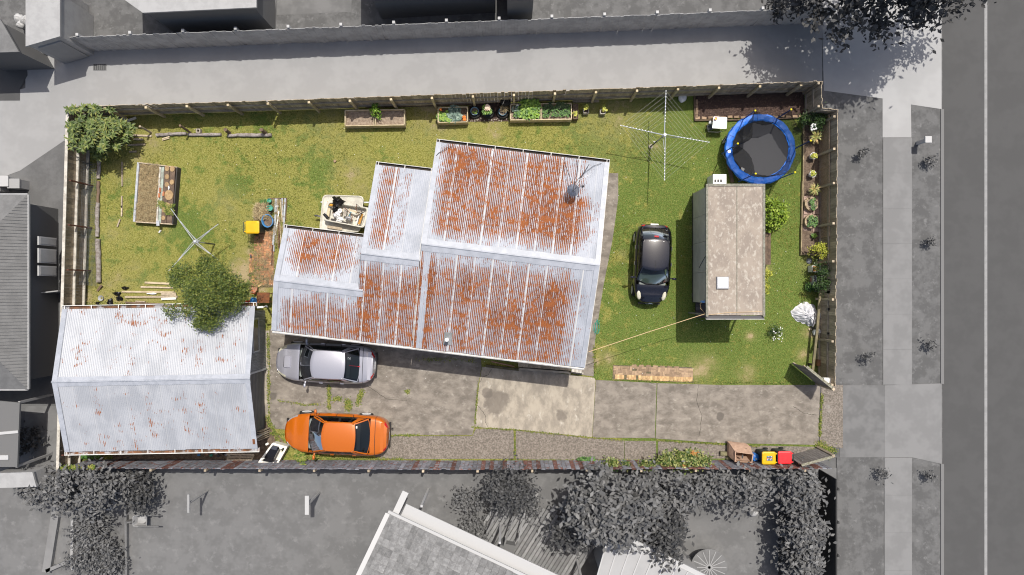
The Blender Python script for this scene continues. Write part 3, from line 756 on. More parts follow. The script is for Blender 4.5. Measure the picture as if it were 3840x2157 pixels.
def window(root, O, U, n, u, v, z, w_, h_, fm, gm, off=.02):
    """a window standing proud of a wall: frame ring with a pane as its sub-part; U along the wall, n outwards"""
    c = O.copy(); c.z = 0; c = c + U*u + v
    mb = MB()
    for s in (-1, 1): mb.bar(c+U*s*w_/2+Vector((0,0,z-h_/2))+n*off, c+U*s*w_/2+Vector((0,0,z+h_/2))+n*off, .07, .06, up=n)
    for s in (-1, 1): mb.bar(c-U*(w_/2-.04)+Vector((0,0,z+s*(h_/2-.035)))+n*off, c+U*(w_/2-.04)+Vector((0,0,z+s*(h_/2-.035)))+n*off, .055, .07)
    fr = mb.part('window', fm, root)
    mb = MB(); mb.bar(c-U*(w_/2-.04)+Vector((0,0,z))+n*(off+.004), c+U*(w_/2-.04)+Vector((0,0,z))+n*(off+.004), .02, h_-.1); 
    pn = mb.part('pane', gm, fr); return fr
win_glass = mat('window glass', (.03,.035,.04), None, rough=.08, spec=.7)

# ------------------------------------------------------------------ the house
def build_house():
    th = math.radians(6.82); U = Vector((math.cos(th), -math.sin(th), 0)); V = Vector((math.sin(th), math.cos(th), 0))
    O = Vector((-10.40, -1.976, 0)); HE, S = 3.08, .2150
    r = thing('house', O+U*6.5+V*3, 'weatherboard house under a stepped corrugated iron roof streaked with rust', 'house')
    low = lambda v: HE + S*v
    secs = [(0.0, 3.62, 2.30, 4.60), (3.62, 6.12, 3.86, 7.78), (6.12, 13.62, 4.55, 9.06)]
    def nz(u, v, sc, sd): return float(vnoise(np.array([u+40]), np.array([v+40]), sc, sd)[0])
    def edge(x, a): return max(0.0, 1-x/a)
    def rust_low(u, v):
        vr = 2.30 if u < 3.62 else (3.86 if u < 6.12 else 4.55)
        d = .77 + .25*(nz(u,v,1.1,21)-.5) - .80*edge(vr-v, 1.0) - .35*edge(v, .25) - .9*edge(u, .75) - .75*edge(13.62-u, 1.35)
        if u < 3.7: d -= .05
        if 6.26 < u < 6.52: d -= .9
        if 4.2 < u < 4.9 and v < 2.2: d -= .12
        if 6.75 < u < 8.0: d -= .12
        if u > 12.5: d -= .15
        if 7.3 < u < 12 : d += .05
        return d
    def rust_left(u, v):
        d = .80 - .95*edge(v-2.3, .95) - .4*edge(4.6-v, .3) - .95*edge(u, .9) - .75*edge(3.62-u, 1.1)
        return d
    def rust_mid(u, v):
        x = u-3.62; d = .60 + .2*(nz(u,v,.8,5)-.5) - .7*edge(v-3.86, .6) - .4*edge(7.78-v, .3) - 1.0*edge(x, .40)
        if x > 1.05: d -= .32
        if x > 1.65: d -= .9
        return d
    def rust_right(u, v):
        x = u-6.12; d = .80 + .2*(nz(u,v,1.0,9)-.5) - .95*edge(v-4.55, .95) - .3*edge(9.06-v, .25) - .95*edge(x, .62) - .7*edge(13.62-u, 1.0)
        if x > 5.6 and v > 7.3: d -= .5
        if x > 6.5: d -= .2
        return d
    lapf = lambda i: (.95, .8, .25, .9, .55, .95, .7)[i % 7]
    for k, (u0, u1, vr, ve) in enumerate(secs):
        roof_plane(r, O, U, V, u0, u1, .13, vr, low, rust_low, roof_iron, lapf=lapf, seed=k)
        up = lambda v, vr=vr: HE + S*vr - S*(v-vr)*(.985)
        roof_plane(r, O, U, V, u0, u1, vr, ve, up, (rust_left, rust_mid, rust_right)[k], roof_iron, u_phase=u0+.12, lapf=lapf, seed=10+k)
        ridge_cap(r, O, U, V, u0+.0, u1 - (.05 if k < 2 else 0) + (.25 if k == 0 else 0), vr, HE+S*vr, .26, S)
        gutter(r, O, U, V, u0-.02, u1+.02, ve, up(ve), 1, gutter_dk, gutter_w, .13, 1.1)
        # verge flashing on the side that ends in the air
        strip(r, O, U, V, [(u0+.10, vr+.02, HE+S*vr), (u0+.10, ve, up(ve))], .22, .026, 'verge_flashing', flash_m)
        b = MB(); a_ = O+U*u0+V*vr; c_ = O+U*u0+V*ve
        mb = MB()      # barge board / step wall under the higher roof
        pv = vr if k else 0
        pts = [O+U*(u0-.012)+V*(vr-.0), O+U*(u0-.012)+V*ve]
        z0 = [HE+S*vr, up(ve)]
        mb.bar(Vector((pts[0].x,pts[0].y,z0[0]-.09)), Vector((pts[1].x,pts[1].y,z0[1]-.09)), .025, .18); mb.part('barge_board', gutter_w if k == 0 else flash_m, r)
        # bottom eave fascia of this section
    # closing wall between left plane and the lower slope that runs on up beside it
    for (ua, va, vb) in ((3.60, 2.3, 3.9), (6.10, 3.86, 4.6)):
        mb = MB(); q = lambda v, z: (lambda s: Vector((s.x,s.y,z)))(O+U*ua+V*v)
        mb.face(q(va, HE+S*va-.02), q(vb, HE+S*vb), q(vb, HE+S*va-.9*S*(vb-va)-.05)); mb.part('step_flashing', flash_m, r)
    strip(r, O, U, V, [(13.52, .13, HE+S*.13), (13.52, 4.55, HE+S*4.55)], .20, .028, 'verge_flashing', flash_m)
    strip(r, O, U, V, [(13.52, 4.55, HE+S*4.55), (13.52, 9.06, HE+S*.09)], .20, .028, 'verge_flashing', flash_m)
    strip(r, O, U, V, [(.10, .13, HE+S*.13), (.10, 2.3, HE+S*2.3)], .20, .028, 'verge_flashing', flash_m)
    for a, b in (((-.012,.13,HE+S*.13),(-.012,2.3,HE+S*2.3)), ((13.632,.13,HE+S*.13),(13.632,4.55,HE+S*4.55)), ((13.632,4.55,HE+S*4.55),(13.632,9.06,HE+S*.09))):
        strip(r, O, U, V, [a, b], .025, -.09, 'barge_board', gutter_w, .18)
    mb = MB(); a = O+U*0+V*.13; b = O+U*13.62+V*.13; a.z = b.z = HE-.07; mb.bar(a, b, .03, .15); mb.part('fascia', gutter_w, r)
    mb = MB(); a = O+U*0+V*.06; b = O+U*13.62+V*.06; a.z = b.z = HE-.07
    mb.tube([a, b], .055, 8); mb.part('gutter', gutter_w, r, True)
    wall_m = mat('cream weatherboard', (.55,.51,.43), (.47,.43,.36), 1.5, .85, stretch=(1,1,9), bump=.3)
    for k, (u0, u1, vr, ve) in enumerate(secs):
        ua = u0+(.35 if k == 0 else 0); ub = u1-(.4 if k == 2 else 0); mb = MB()
        base = [O+U*ua+V*.5, O+U*ub+V*.5, O+U*ub+V*(ve-.4), O+U*ua+V*(ve-.4)]
        mb.prism([(p.x,p.y) for p in base], 0.0, HE+.02)
        hm = HE+S*vr-.08
        for uu in (ua, ub):
            q = lambda v, z: (lambda s: Vector((s.x,s.y,z)))(O+U*uu+V*v)
            mb.face(q(.5,HE+.02), q(vr,hm), q(ve-.4,HE+.02))
        # weatherboard laps on the outer faces
        mb.part('wall', wall_m, r)
    for u in (1.6, 4.9, 8.0): window(r, O, U, -V, u, V*.5, 1.75, 1.1, 1.1, white_paint, win_glass)
    for u in (1.9, 7.6, 10.4): window(r, O, U, V, u, V*((4.2 if u < 3 else 8.66)), 1.75, 1.3, 1.1, white_paint, win_glass)
    for v in (2.6, 6.6): window(r, O, V, U, v, U*13.22, 1.75, 1.5, 1.2, white_paint, win_glass)
    c = O+U*11.6+V*.47; mb = MB(); mb.box((c.x,c.y,1.55), (.82,.06,2.0), (0,0,-th)); d = mb.part('door', mat('green door', (.06,.09,.07), rough=.6), r)
    mb = MB(); q = c+U*.32-V*.06; mb.blob((q.x,q.y,1.5), .035); mb.part('handle', steel, d, True)
    for u in np.linspace(1.0, 12.6, 6):       # foundation piles peep out under the floor
        c = O+U*u+V*.45; mb = MB(); mb.box((c.x,c.y,.15), (.14,.08,.3), (0,0,-th)); mb.part('pile', concrete_dark, r)
    # landing along the south wall: planks, handrail, posts
    lr = thing('landing', pt('V',1500,200,.45), 'narrow grey plank landing with handrail under the house eave beside the driveway', 'landing')
    n = 21
    for i in range(n):
        a = pt('V', 1005+1045*i/n+4, 95+75*i/n, .5); b = pt('V', 1005+1045*i/n+4, 195+75*i/n, .5); mb = MB(); mb.bar(a, b, .115, .035)
        mb.part('plank', wood_grey, lr)
    for i in range(6):
        a = pt('V', 2062+36*i, 205+6*i, .5); b = pt('V', 2062+36*i, 290+6*i, .5); mb = MB(); mb.bar(a, b, .085, .035); mb.part('plank', wood_white, lr)
    mb = MB(); mb.bar(pt('V',1005,232,.9), pt('V',2010,312,.9), .09, .045); mb.part('handrail', wood_rail, lr)
    for x, y in ((1010,232),(1500,271),(2005,311)):
        p = pt('V',x,y,.43); mb = MB(); mb.box((p.x,p.y,.44), (.08,.08,.88)); mb.part('post', wood_rail, lr)
    mb = MB(); mb.bar(pt('V',1005,210,.25), pt('V',2260,310,.25), .06, .42); mb.part('bearer', wood_dark, lr)
    mb = MB(); mb.bar(pt('V',2105,305,.30), pt('V',2295,322,.30), .07, .05); mb.part('step', wood_white, lr)
    mb = MB(); mb.bar(pt('V',330,172,.10), pt('V',1015,252,.10), .11, .16); mb.single('timber_edging', mat('mossy timber', (.11,.10,.05), (.07,.06,.04), 5, .95), 'mossy timber beam on the ground under the house eave', 'timber')
    mb = MB(); mb.tube([pt('V',450,85,.5), pt('V',900,185,.14)], .022, 6); mb.single('pipe', mat('pink pipe', (.42,.20,.17), rough=.6), 'faded pink pipe lying against the wall under the eave', 'pipe')
    # sewer vent with its flashing
    vb = pt('N', 465, 80, 3.2)
    t = thing('vent_pipe', vb, 'white vent pipe with square flashing on the rusty lower roof slope', 'vent pipe')
    c = O + U*(vb-O).dot(U) + V*(vb-O).dot(V); hv = low((vb-O).dot(V))
    mb = MB(); mb.bar(c-V*.26+Vector((0,0,hv-S*.26+.03)), c+V*.28+Vector((0,0,hv+S*.28+.03)), .36, .012); mb.part('flashing', mat('grey flashing', (.24,.25,.26), (.17,.18,.18), 5, .6), t)
    mb = MB(); mb.tube([(c.x,c.y,hv-.02),(c.x,c.y,hv+.5)], .055, 12); mb.part('pipe', white_plastic, t, True)
    mb = MB(); mb.lathe([(.06,hv+.47),(.085,hv+.49),(.08,hv+.56),(.02,hv+.59)], (c.x,c.y,0), 14, cap1=True); mb.part('cap', white_plastic, t, True)
    # cables and hose of the house
    mb = MB(); mb.tube([pt('G',840,805,3.28), pt('G',870,770,3.3), pt('G',930,735,3.3), pt('G',985,700,3.25), pt('G',1040,682,3.22)], .012, 5); mb.single('cable', steel_dark, 'dark cable drooping over the top corner of the rusty roof', 'cable')
    cyl = []
    for k in range(26): a = k*.75; cyl.append(pt('N', 1905+6*math.sin(a)+3*math.cos(a*.6), -52+k*1.2, .0)+Vector((.16*math.cos(a)*(.6+.4*math.sin(a*.37)), .42*math.sin(a)*(.7+.3*math.cos(k)), .025+.002*k)))
    mb = MB(); mb.tube(cyl, .012, 5); mb.single('garden_hose', green_plastic, 'green garden hose coiled on the ground against the house wall', 'hose')
    # tv dish
    base = pt('H', 705, 1130, 3.45); t = thing('satellite_dish', base, 'dark satellite dish with aerial rods standing on the rusty iron roof', 'satellite dish')
    hub = pt('H', 715, 1125, 3.95); mb = MB(); mb.tube([base, hub], .025, 8); mb.part('mast', steel_dark, t)
    dc = pt('H', 686, 1240, 3.95); ax = Vector((.10, .62, .78)).normalized(); R = ax.to_track_quat('Z','Y').to_matrix()
    dish_m = mat('dark mesh dish', (.085,.105,.15), (.06,.075,.11), 40, .45, metal=.3); dish_m.node_tree.nodes['Principled BSDF'].inputs['Alpha'].default_value = .8
    mb = MB(); mb.lathe([(.001,0),(.12,.012),(.22,.045),(.30,.09),(.345,.125)], dc-ax*.06, 28, .78, 1.05, R=R, cap0=False); mb.part('dish', dish_m, t, True)
    mb = MB(); mb.tube([dc-ax*.05, hub], .018, 6); mb.tube([dc+ax*.03, dc+Vector((.22,.22,.35)), pt('H',820,1175,4.25)], .01, 6); mb.part('feed_arm', steel_dark, t)
    p = pt('H',820,1175,4.25); mb = MB(); mb.tube([p, p+Vector((-.06,-.05,-.06))], .035, 8); mb.part('feed_horn', steel_dark, t)
    for a, b in (((580,880,3.4),(672,1140,3.9)), ((885,910,3.35),(770,1088,3.9))):
        mb = MB(); mb.tube([pt('H',*a), pt('H',*b)], .014, 6); mb.part('stay', steel_dark, t)
    mb = MB(); mb.tube([pt('H',715,1125,3.95), pt('H',755,1100,4.1), pt('H',905,1035,4.15)], .012, 6)
    for s in (.45,.6,.75,.9):
        q = pt('H',715,1125,3.95).lerp(pt('H',905,1035,4.15), s); mb.tube([q+Vector((-.05,-.12,.03)), q+Vector((.05,.12,.03))], .006, 5)
    mb.part('aerial', mat('aerial alloy', (.6,.6,.62), rough=.4), t)
    mb = MB(); mb.tube([pt('H',735,860,3.2), pt('H',748,930,3.3), pt('H',738,1030,3.4), pt('H',705,1110,3.5)], .01, 5); mb.part('cable', steel_dark, t)
    mb = MB(); mb.tube([pt('H',1040,895,3.2), pt('H',940,930,3.25), pt('H',830,1010,3.35), pt('H',735,1105,3.5)], .01, 5); mb.part('cable', steel_dark, t)
build_house()

# ------------------------------------------------------------------ corrugated garage
def build_garage():
    a = math.radians(1.0); U = Vector((math.cos(a), math.sin(a), 0)); V = Vector((-math.sin(a), math.cos(a), 0))
    O = Vector((-1552*PX, -571*PX, 0)); LU, LV, VR = 8.52, 6.32, 3.20; HE, HR = 2.40, 3.16; S = (HR-HE)/VR
    r = thing('garage', O+U*LU/2+V*LV/2, 'corrugated iron garage with pale zinc gable roof and a few rust spots', 'garage')
    def nz(u, v, sc, sd): return float(vnoise(np.array([u+40]), np.array([v+40]), sc, sd)[0])
    def rs(k):
        def f(u, v):
            d = .105 + .45*(nz(u,v*1.0,.55,33+k)-.5) + .10*math.sin(u*2*math.pi/.762)
            d -= .3*max(0,1-u/.8) + .4*max(0,1-abs(v-VR)/.7) + .2*max(0,1-(LU-u)/.3)
            return d + (.03 if k else -.05)
        return f
    roof_plane(r, O, U, V, 0, LU, 0, VR, lambda v: HE+S*v, rs(0), garage_iron, lapf=lambda i: .12, seed=31)
    roof_plane(r, O, U, V, 0, LU, VR, LV, lambda v: HR-S*(v-VR), rs(1), garage_iron, lapf=lambda i: .12, seed=32)
    ridge_cap(r, O, U, V, -.02, LU+.02, VR, HR, .20, S)
    for u in (.10, LU-.10):
        strip(r, O, U, V, [(u,0,HE),(u,VR,HR)], .22, .026, 'verge_flashing', flash_m); strip(r, O, U, V, [(u,VR,HR),(u,LV,HE)], .22, .026, 'verge_flashing', flash_m)
    mb = MB(); q = O+U*(LU-.12)+V*.33; mb.box((q.x,q.y,HE+S*.33+.042), (.11,.24,.006), (0.2,0,a)); mb.part('rust_patch', rust_m, r)
    gutter(r, O, U, V, -.05, LU+.05, 0, HE-.01, -1, gutter_in, white_paint, .15, 1.1); gutter(r, O, U, V, -.05, LU+.05, LV, HE-.01, 1, gutter_in, white_paint, .15, 1.1)
    wall_m = mat('dark zinc wall', (.20,.21,.225), (.15,.16,.17), 2, .55)
    def corr_wall(p, q, z0, z1f, name, m):
        d = (q-p); L = d.length; d.normalize(); nrm = Vector((d.y,-d.x,0)); n = int(L/.0762*6); mb = MB(); 
        for k in range(n+1):
            u = L*k/n; c = p+d*u+nrm*(.009*math.sin(2*math.pi*u/.0762)); mb.v += [Vector((c.x,c.y,z0)), Vector((c.x,c.y,z1f(u/L)))]
            if k: b = 2*k; mb.f.append((b-2,b,b+1,b-1))
        return mb.part(name, m, r, True)
    ua, ub, va, vb = .12, LU-.42, .28, LV-.28; C = lambda u, v: O+U*u+V*v
    gable = lambda t: HE + S*(VR-abs((va+(vb-va)*t)-VR)) - .03
    corr_wall(C(ua,va), C(ub,va), .02, lambda t: HE+S*va-.03, 'wall', wall_m); corr_wall(C(ub,vb), C(ua,vb), .02, lambda t: HE+S*va-.03, 'wall', wall_m)
    corr_wall(C(ua,vb), C(ua,va), .02, lambda t: gable(1-t), 'wall', wall_m)
    vm = va + (vb-va)*.52
    corr_wall(C(ub,vm), C(ub,vb), .02, lambda t: gable(.52+.48*t), 'wall', wall_m)
    # roller door leaf recessed in the south half, lintel above
    mb = MB(); d0, d1 = C(ub-.12,va), C(ub-.12,vm)
    for k in range(24): z = .05+k*.09; mb.bar(Vector((d0.x,d0.y,z+.045)), Vector((d1.x,d1.y,z+.045)), .03+.012*(k%2), .088)
    mb.part('roller_door', mat('charcoal door', (.10,.105,.115), (.08,.085,.09), 2, .45), r)
    mb = MB(); d0, d1 = C(ub-.02,va), C(ub-.02,vm); mb.bar(Vector((d0.x,d0.y,2.32)), Vector((d1.x,d1.y,2.32)), .05, .26); mb.part('lintel', steel, r)
    for v in (va, vm): q = C(ub-.0,v); mb = MB(); mb.box((q.x,q.y,1.1), (.1,.08,2.2)); mb.part('door_jamb', steel, r)
    window(r, O, V, U, (vm+vb)/2+.3, U*ub, 1.35, 1.5, .75, steel, win_glass, .03)
    mb = MB(); mb.tube([pt('U',1700,950,2.3), pt('U',1800,940,2.25), pt('U',1865,925,2.1), pt('U',1875,935,.1)], .045, 10); mb.part('downpipe', white_plastic, r, True)
    # boards propped against the end wall
    for i in range(5):
        mb = MB(); mb.bar(pt('C',1722+3*i,1122-18*i,1.05), pt('C',1812+1*i,1085-17*i,.05), .16, .03, up=(0,1,.2)); 
        mb.single('timber_offcut', wood_grey, f'{("lowest","second lowest","middle","second highest","uppermost")[i]} of five grey boards propped on the garage door corner', 'board', 'boards propped by the garage door')
build_garage()

# ------------------------------------------------------------------ flat roofed cabin
def build_cabin():
    X0, X1, Y0, Y1 = 657*PX, 855*PX, -98.5*PX, 350*PX         # roof outline in plan
    W0, W1, V0, V1 = 674*PX, 849*PX, -53.5*PX, 349*PX
    cx, cy = (X0+X1)/2, (Y0+Y1)/2
    r = thing('cabin', (cx,cy,0), 'portable sleepout cabin with flat blotchy beige roof and a white skylight', 'cabin')
    wall_m = mat('olive cabin wall', (.52,.50,.43), (.46,.44,.375), 1.5, .8)
    roof_m = mat('lichen roof', (.32,.272,.225), (.255,.215,.18), 1.5, .95, c3=(.42,.38,.325), c3scale=5.5, c3lo=.50, c3hi=.64, stretch=(1.25,.75,1), detail=9, bump=.25, distort=.15)
    trim_m = mat('mossy trim', (.26,.25,.205), (.17,.165,.13), 9, .95)
    H = 3.16
    for i, (ya, yb) in enumerate(((V0, 78*PX*0+.68), (.684, 2.05), (2.054, 3.25), (3.254, V1))):
        mb = MB(); mb.box((W0, (ya+yb)/2, 1.72), (.045, yb-ya-.006, 2.75)); mb.part('wall_panel', wall_m, r)
    mb = MB(); mb.box((W1,(V0+V1)/2,1.72), (.045,V1-V0,2.75)); mb.box(((W0+W1)/2,V1-.02,1.72), (W1-W0-.05,.045,2.75)); mb.box(((W0+W1)/2,V0+.02,1.72), (W1-W0-.05,.045,2.75)); mb.part('wall', wall_m, r)
    mb = MB(); mb.box(((W0+W1)/2,(V0+V1)/2,.27), (W1-W0+.05,V1-V0+.04,.14)); mb.part('floor_frame', wood_dark, r)
    mb = MB(); mb.box((W0-.03,(V0+V1)/2,3.02), (.02,V1-V0,.16)); mb.part('cornice', trim_m, r)
    for i in range(3):
        for s in (W0+.1, W1-.1):
            y = V0+.3+i*(V1-V0-.6)/2; mb = MB(); mb.box((s,y,.1), (.2,.2,.2)); mb.part('pile', concrete_dark, r)
    xm = 761*PX
    for a, b, dz in ((X0+.06, xm-.006, .0), (xm+.006, X1-.06, .004)):
        mb = MB(); mb.box(((a+b)/2, cy, H), (b-a, Y1-Y0-.12, .05)); mb.part('roof_sheet', roof_m, r)
    mb = MB(); mb.bar((xm,Y0+.06,H+.030),(xm,Y1-.06,H+.030), .035, .012); mb.part('roof_seam', trim_m, r)
    for x in (X0+.035, X1-.035): mb = MB(); mb.bar((x,Y0,H+.01),(x,Y1,H+.01), .09, .11); mb.part('roof_edge', trim_m, r)
    for y in (Y1-.04,): mb = MB(); mb.bar((X0+.09,y,H+.01),(X1-.09,y,H+.01), .1, .11); mb.part('roof_edge', trim_m, r)
    mb = MB(); mb.bar((X0,Y0-.03,H-.06),(X1,Y0-.03,H-.06), .14, .02); mb.part('gutter', steel_dark, r)
    mb = MB(); mb.bar((X0,Y0-.11,H-.02),(X1,Y0-.11,H-.02), .02, .11); mb.part('gutter_lip', gutter_w, r)
    p = pt('J', 952, 1029, H); mb = MB(); mb.box((p.x,p.y,H+.07), (.54,.54,.10), taper=.95); sk = mb.part('skylight', mat('skylight kerb', (.30,.30,.31), rough=.6), r)
    mb = MB(); mb.box((p.x,p.y,H+.145), (.46,.46,.05), taper=.86); mb.part('pane', mat('opal skylight', (.86,.87,.9), rough=.3), sk)
    # porch deck under the overhang
    n = 6
    for i in range(n):
        a = pt('J', 722, 1207+23*i, .36); b = pt('J', 1115, 1207+23*i, .36)
        mb = MB(); mb.bar(a, b, .125, .03); mb.part('deck_board', wood_dark, r)
    mb = MB(); a = pt('J',724,1205,.2); b = pt('J',1113,1330,.2); mb.box(((a.x+b.x)/2,(a.y+b.y)/2,.17), (abs(b.x-a.x)-.02,abs(b.y-a.y)-.06,.30)); mb.part('deck_base', wood_dark, r)
    for x in (X0+.08, X1-.08): mb = MB(); mb.box((x,Y0+.06,1.6), (.07,.07,3.1)); mb.part('post', trim_m, r)
    mb = MB(); mb.box(((W0+W1)/2-.3,V0-.015,1.4), (.85,.05,2.0)); d = mb.part('door', white_paint, r)
    mb = MB(); mb.blob(((W0+W1)/2+.02,V0-.06,1.35), .03); mb.part('handle', steel, d)
    mb = MB(); mb.tube([(W0-.03,1.6,2.9),(W0-.035,1.2,2.0),(W0-.03,.9,1.4)], .014, 5); mb.part('cable', steel_dark, r)
    p = pt('J', 782, 1195, 2.2); mb = MB(); mb.box((p.x,p.y,2.2), (.16,.1,.12)); mb.part('power_box', mat('blue socket', (.2,.42,.75), rough=.5), r)
    # orange lead slung from the cabin to the house
    hs = pt('N', 1828, 206, 2.9); cs = pt('J', 805, 1300, 3.05); mid = hs.lerp(cs, .5)-Vector((0,0,.12)); q = pt('J',760,1240,2.4)
    mb = MB(); mb.tube([hs, mid, cs, pt('J',765,1255,2.7), pt('J',760,1215,2.35), p], .013, 6); mb.tube([cs, pt('J',850,1308,H+.07), pt('J',1000,1290,H+.06), pt('J',1300,1280,H+.06)], .010, 6)
    mb.single('extension_lead', mat('orange lead', (.62,.44,.24), rough=.5), 'pale orange extension lead slung across the lawn from house eave to cabin roof', 'extension lead')
build_cabin()

# ================================================================== CARS
car_glass = glass_mat('car glass', (.42,.48,.46), .03)
seat_m = mat('charcoal seat cloth', (.045,.045,.048), None, rough=.9)
dash_m = mat('grey dashboard', (.19,.21,.20), None, rough=.8)
trim_black = mat('black trim', (.012,.012,.013), None, rough=.45)
rim_m = mat('alloy rim', (.72,.73,.75), None, rough=.3, metal=.15)
lens_red = mat('red lamp lens', (.45,.012,.015), None, rough=.15, coat=.6)
lens_yel = mat('yellowed headlamp lens', (.62,.60,.47), (.5,.48,.38), 8, .25, coat=.5)
lens_dark = mat('clear headlamp lens', (.30,.31,.33), None, rough=.15, coat=.8)
plate_m = mat('number plate', (.8,.8,.8), None, rough=.5)
def car_paint(name, c, metal=.0, rough=.3):
    m = mat(name, c, tuple(x*.93 for x in c), 60, rough, metal=metal, coat=1.0); return m
def smooth(t): t = max(0, min(1, t)); return t*t*(3-2*t)
def lerp(a, b, t): return a+(b-a)*t
def pw(x, pts):
    for (x0,y0),(x1,y1) in zip(pts[:-1], pts[1:]):
        if x <= x1: return lerp(y0, y1, smooth((x-x0)/(x1-x0)) if x1 > x0 else 1)
    return pts[-1][1]

def make_car(name, label, loc, heading, paint, L, W, zr, f, deck, beltz, roofw, wheel_r, axles, lamp_front, style):
    """f: cowl, roof front, roof rear, rear glass base as fractions of the length from the nose; deck: (fraction, height) profile of the top"""
    root = thing(name, loc, label, 'car', 'cars parked in the yard', heading)
    X = lambda t: L/2 - t*L
    xc, xrf, xrr, xb = [X(t) for t in f]
    # stations, dense at the ends, extra around wheels and shut lines
    ts = sorted(set([round(.5-.5*math.cos(math.pi*i/40), 4) for i in range(41)] + [round(a+d*wheel_r*1.14/L, 4) for a in axles for d in (-1.0,-.92,-.78,-.55,-.28,0,.28,.55,.78,.92,1.0)]
        + [s+e for s in style['shut'] for e in (0,.005)]))
    ts = [t for i, t in enumerate(ts) if i == 0 or t-ts[i-1] > .0015]
    def half(t):
        q = abs(2*t-1); n, m_ = (style['nose'] if t < .5 else style['tail'])
        return W/2*(max(0, 1-q**n))**(1/m_)*(1-.055*(2*t-1)**2) + .02
    def top(t): return pw(t, deck)
    rows = []; info = []
    for t in ts:
        w_ = half(t); zd = top(t); e = min(t, 1-t); lift = .24 + .20*max(0, 1-e/.035)
        zl = lift
        for a in axles:
            dx = (t-a)*L; R = wheel_r*1.14
            if abs(dx) < R: zl = max(zl, wheel_r + math.sqrt(R*R-dx*dx))
        z1, z2 = max(.46, zl+.02), max(.64, zl+.05)
        zb = max(zd-.11, z2+.02); x = X(t)
        sec = [(w_*.93, zl), (w_*.985, min(z1, zb-.02)), (w_, min(z2, zb-.01)), (w_*.988, zb), (w_*.915, zd-.028), (w_*.80, zd+.004), (w_*.45, zd+style['crown']*.8), (0, zd+style['crown'])]
        rows.append([Vector((x, y, z)) for y, z in sec]); info.append((t, w_, zd))
    def cls(t, j):
        if j == 0 and False: return None
        mid = t
        for s in style['shut']:
            if s <= mid <= s+.005 and 1 <= j <= 6: return 'gap' if not (f[0]-.01 < mid < f[3]+.01 and j >= 4) else None
        if f[0] < mid < f[3]-.004 and j >= 4: return None
        r = style['front'](mid, j) or style['rear'](mid, j)
        return r or 'body'
    groups = {}
    for i in range(len(ts)-1):
        tm = (ts[i]+ts[i+1])/2
        for j in range(7):
            c = cls(tm, j)
            if c is None: continue
            for s in (1,-1):
                q = [Vector((p.x, p.y*s, p.z)) for p in (rows[i][j], rows[i+1][j], rows[i+1][j+1], rows[i][j+1])]
                key = c + ('' if c in ('body','gap') else ('L' if s > 0 else 'R'))
                groups.setdefault(key, []).append(q if s > 0 else q[::-1])
    for row, flip in ((rows[0], 1), (rows[-1], 0)):            # close nose and tail
        for j in range(7):
            q = [row[j], row[j+1], Vector((row[j+1].x,-row[j+1].y,row[j+1].z)), Vector((row[j].x,-row[j].y,row[j].z))]
            groups.setdefault('body', []).append(q if flip else q[::-1])
    # ---- greenhouse: four ruled patches between the belt and the roof rails
    def ybelt(x): return half(min(.999, max(.001, (L/2-x)/L)))*.905
    def zbelt(x): return top((L/2-x)/L)-.02
    cf, cr = style['bow']
    yt = lambda x: roofw*W/2*(1-.035*((x-(xrf+xrr)/2)/((xrf-xrr)/2))**2)
    crown = .055
    zrail = lambda x: zr-.055-.03*abs((x-(xrf+xrr)/2)/((xrf-xrr)/2))**2.2
    def wind(u, v):
        xa = xc-cf*u*u; xt = xrf-cf*.55*u*u
        b = Vector((xa, u*ybelt(xc-cf), zbelt(xc-cf)+.03*(1-u*u))); t_ = Vector((xt, u*yt(xrf-cf*.55), zrail(xrf)+crown*(1-u*u)))
        p = b.lerp(t_, v); p.z += .035*math.sin(math.pi*v); return p
    def rear(u, v):
        xa = xb+cr*u*u; xt = xrr+cr*.5*u*u
        b = Vector((xa, u*ybelt(xb+cr), zbelt(xb+cr)+.02*(1-u*u))); t_ = Vector((xt, u*yt(xrr+cr*.5), zrail(xrr)+crown*(1-u*u)))
        p = b.lerp(t_, v); p.z += .03*math.sin(math.pi*v); return p
    def roof(u, v):
        x0 = xrf-cf*.55*u*u; x1 = xrr+cr*.5*u*u; x = lerp(x0, x1, v)
        return Vector((x, u*yt(lerp(xrf-cf*.55, xrr+cr*.5, v)), zrail(lerp(xrf,xrr,v))+crown*(1-u*u)))
    def side(s):
        def S_(u, v):
            xb_ = lerp(xc-cf, xb+cr, u); xt_ = lerp(xrf-cf*.55, xrr+cr*.5, u)
            b = Vector((xb_, s*ybelt(xb_), zbelt(xb_))); t_ = Vector((xt_, s*yt(xt_), zrail(lerp(xrf,xrr,u))))
            p = b.lerp(t_, v); p.y += s*.045*math.sin(math.pi*v); return p
        return S_
    def patch(fn, us, vs, cl, flip=False):
        for i in range(len(us)-1):
            for j in range(len(vs)-1):
                um, vm = (us[i]+us[i+1])/2, (vs[j]+vs[j+1])/2; k = cl(um, vm)
                q = [fn(us[i],vs[j]), fn(us[i+1],vs[j]), fn(us[i+1],vs[j+1]), fn(us[i],vs[j+1])]
                groups.setdefault(k, []).append(q[::-1] if flip else q)
    su = [-1,-.93,-.8,-.6,-.4,-.2,0,.2,.4,.6,.8,.93,1]
    patch(wind, su, [0,.07,.2,.35,.5,.65,.8,.955,1], lambda u,v: 'trim' if v < .07 else ('body' if abs(u) > .93 or v > .955 else 'windscreen'), True)
    rb = style['rearframe']
    patch(rear, su, [0,.04,.10,.25,.4,.55,.7,.85,.95,1], lambda u,v: ('body' if v < rb else 'rear_window') if abs(u) <= .93 and v <= .95 else 'body')
    patch(roof, su, [i/12 for i in range(13)], lambda u,v: style.get('roofcls', lambda u,v: 'body')(u,v), True)
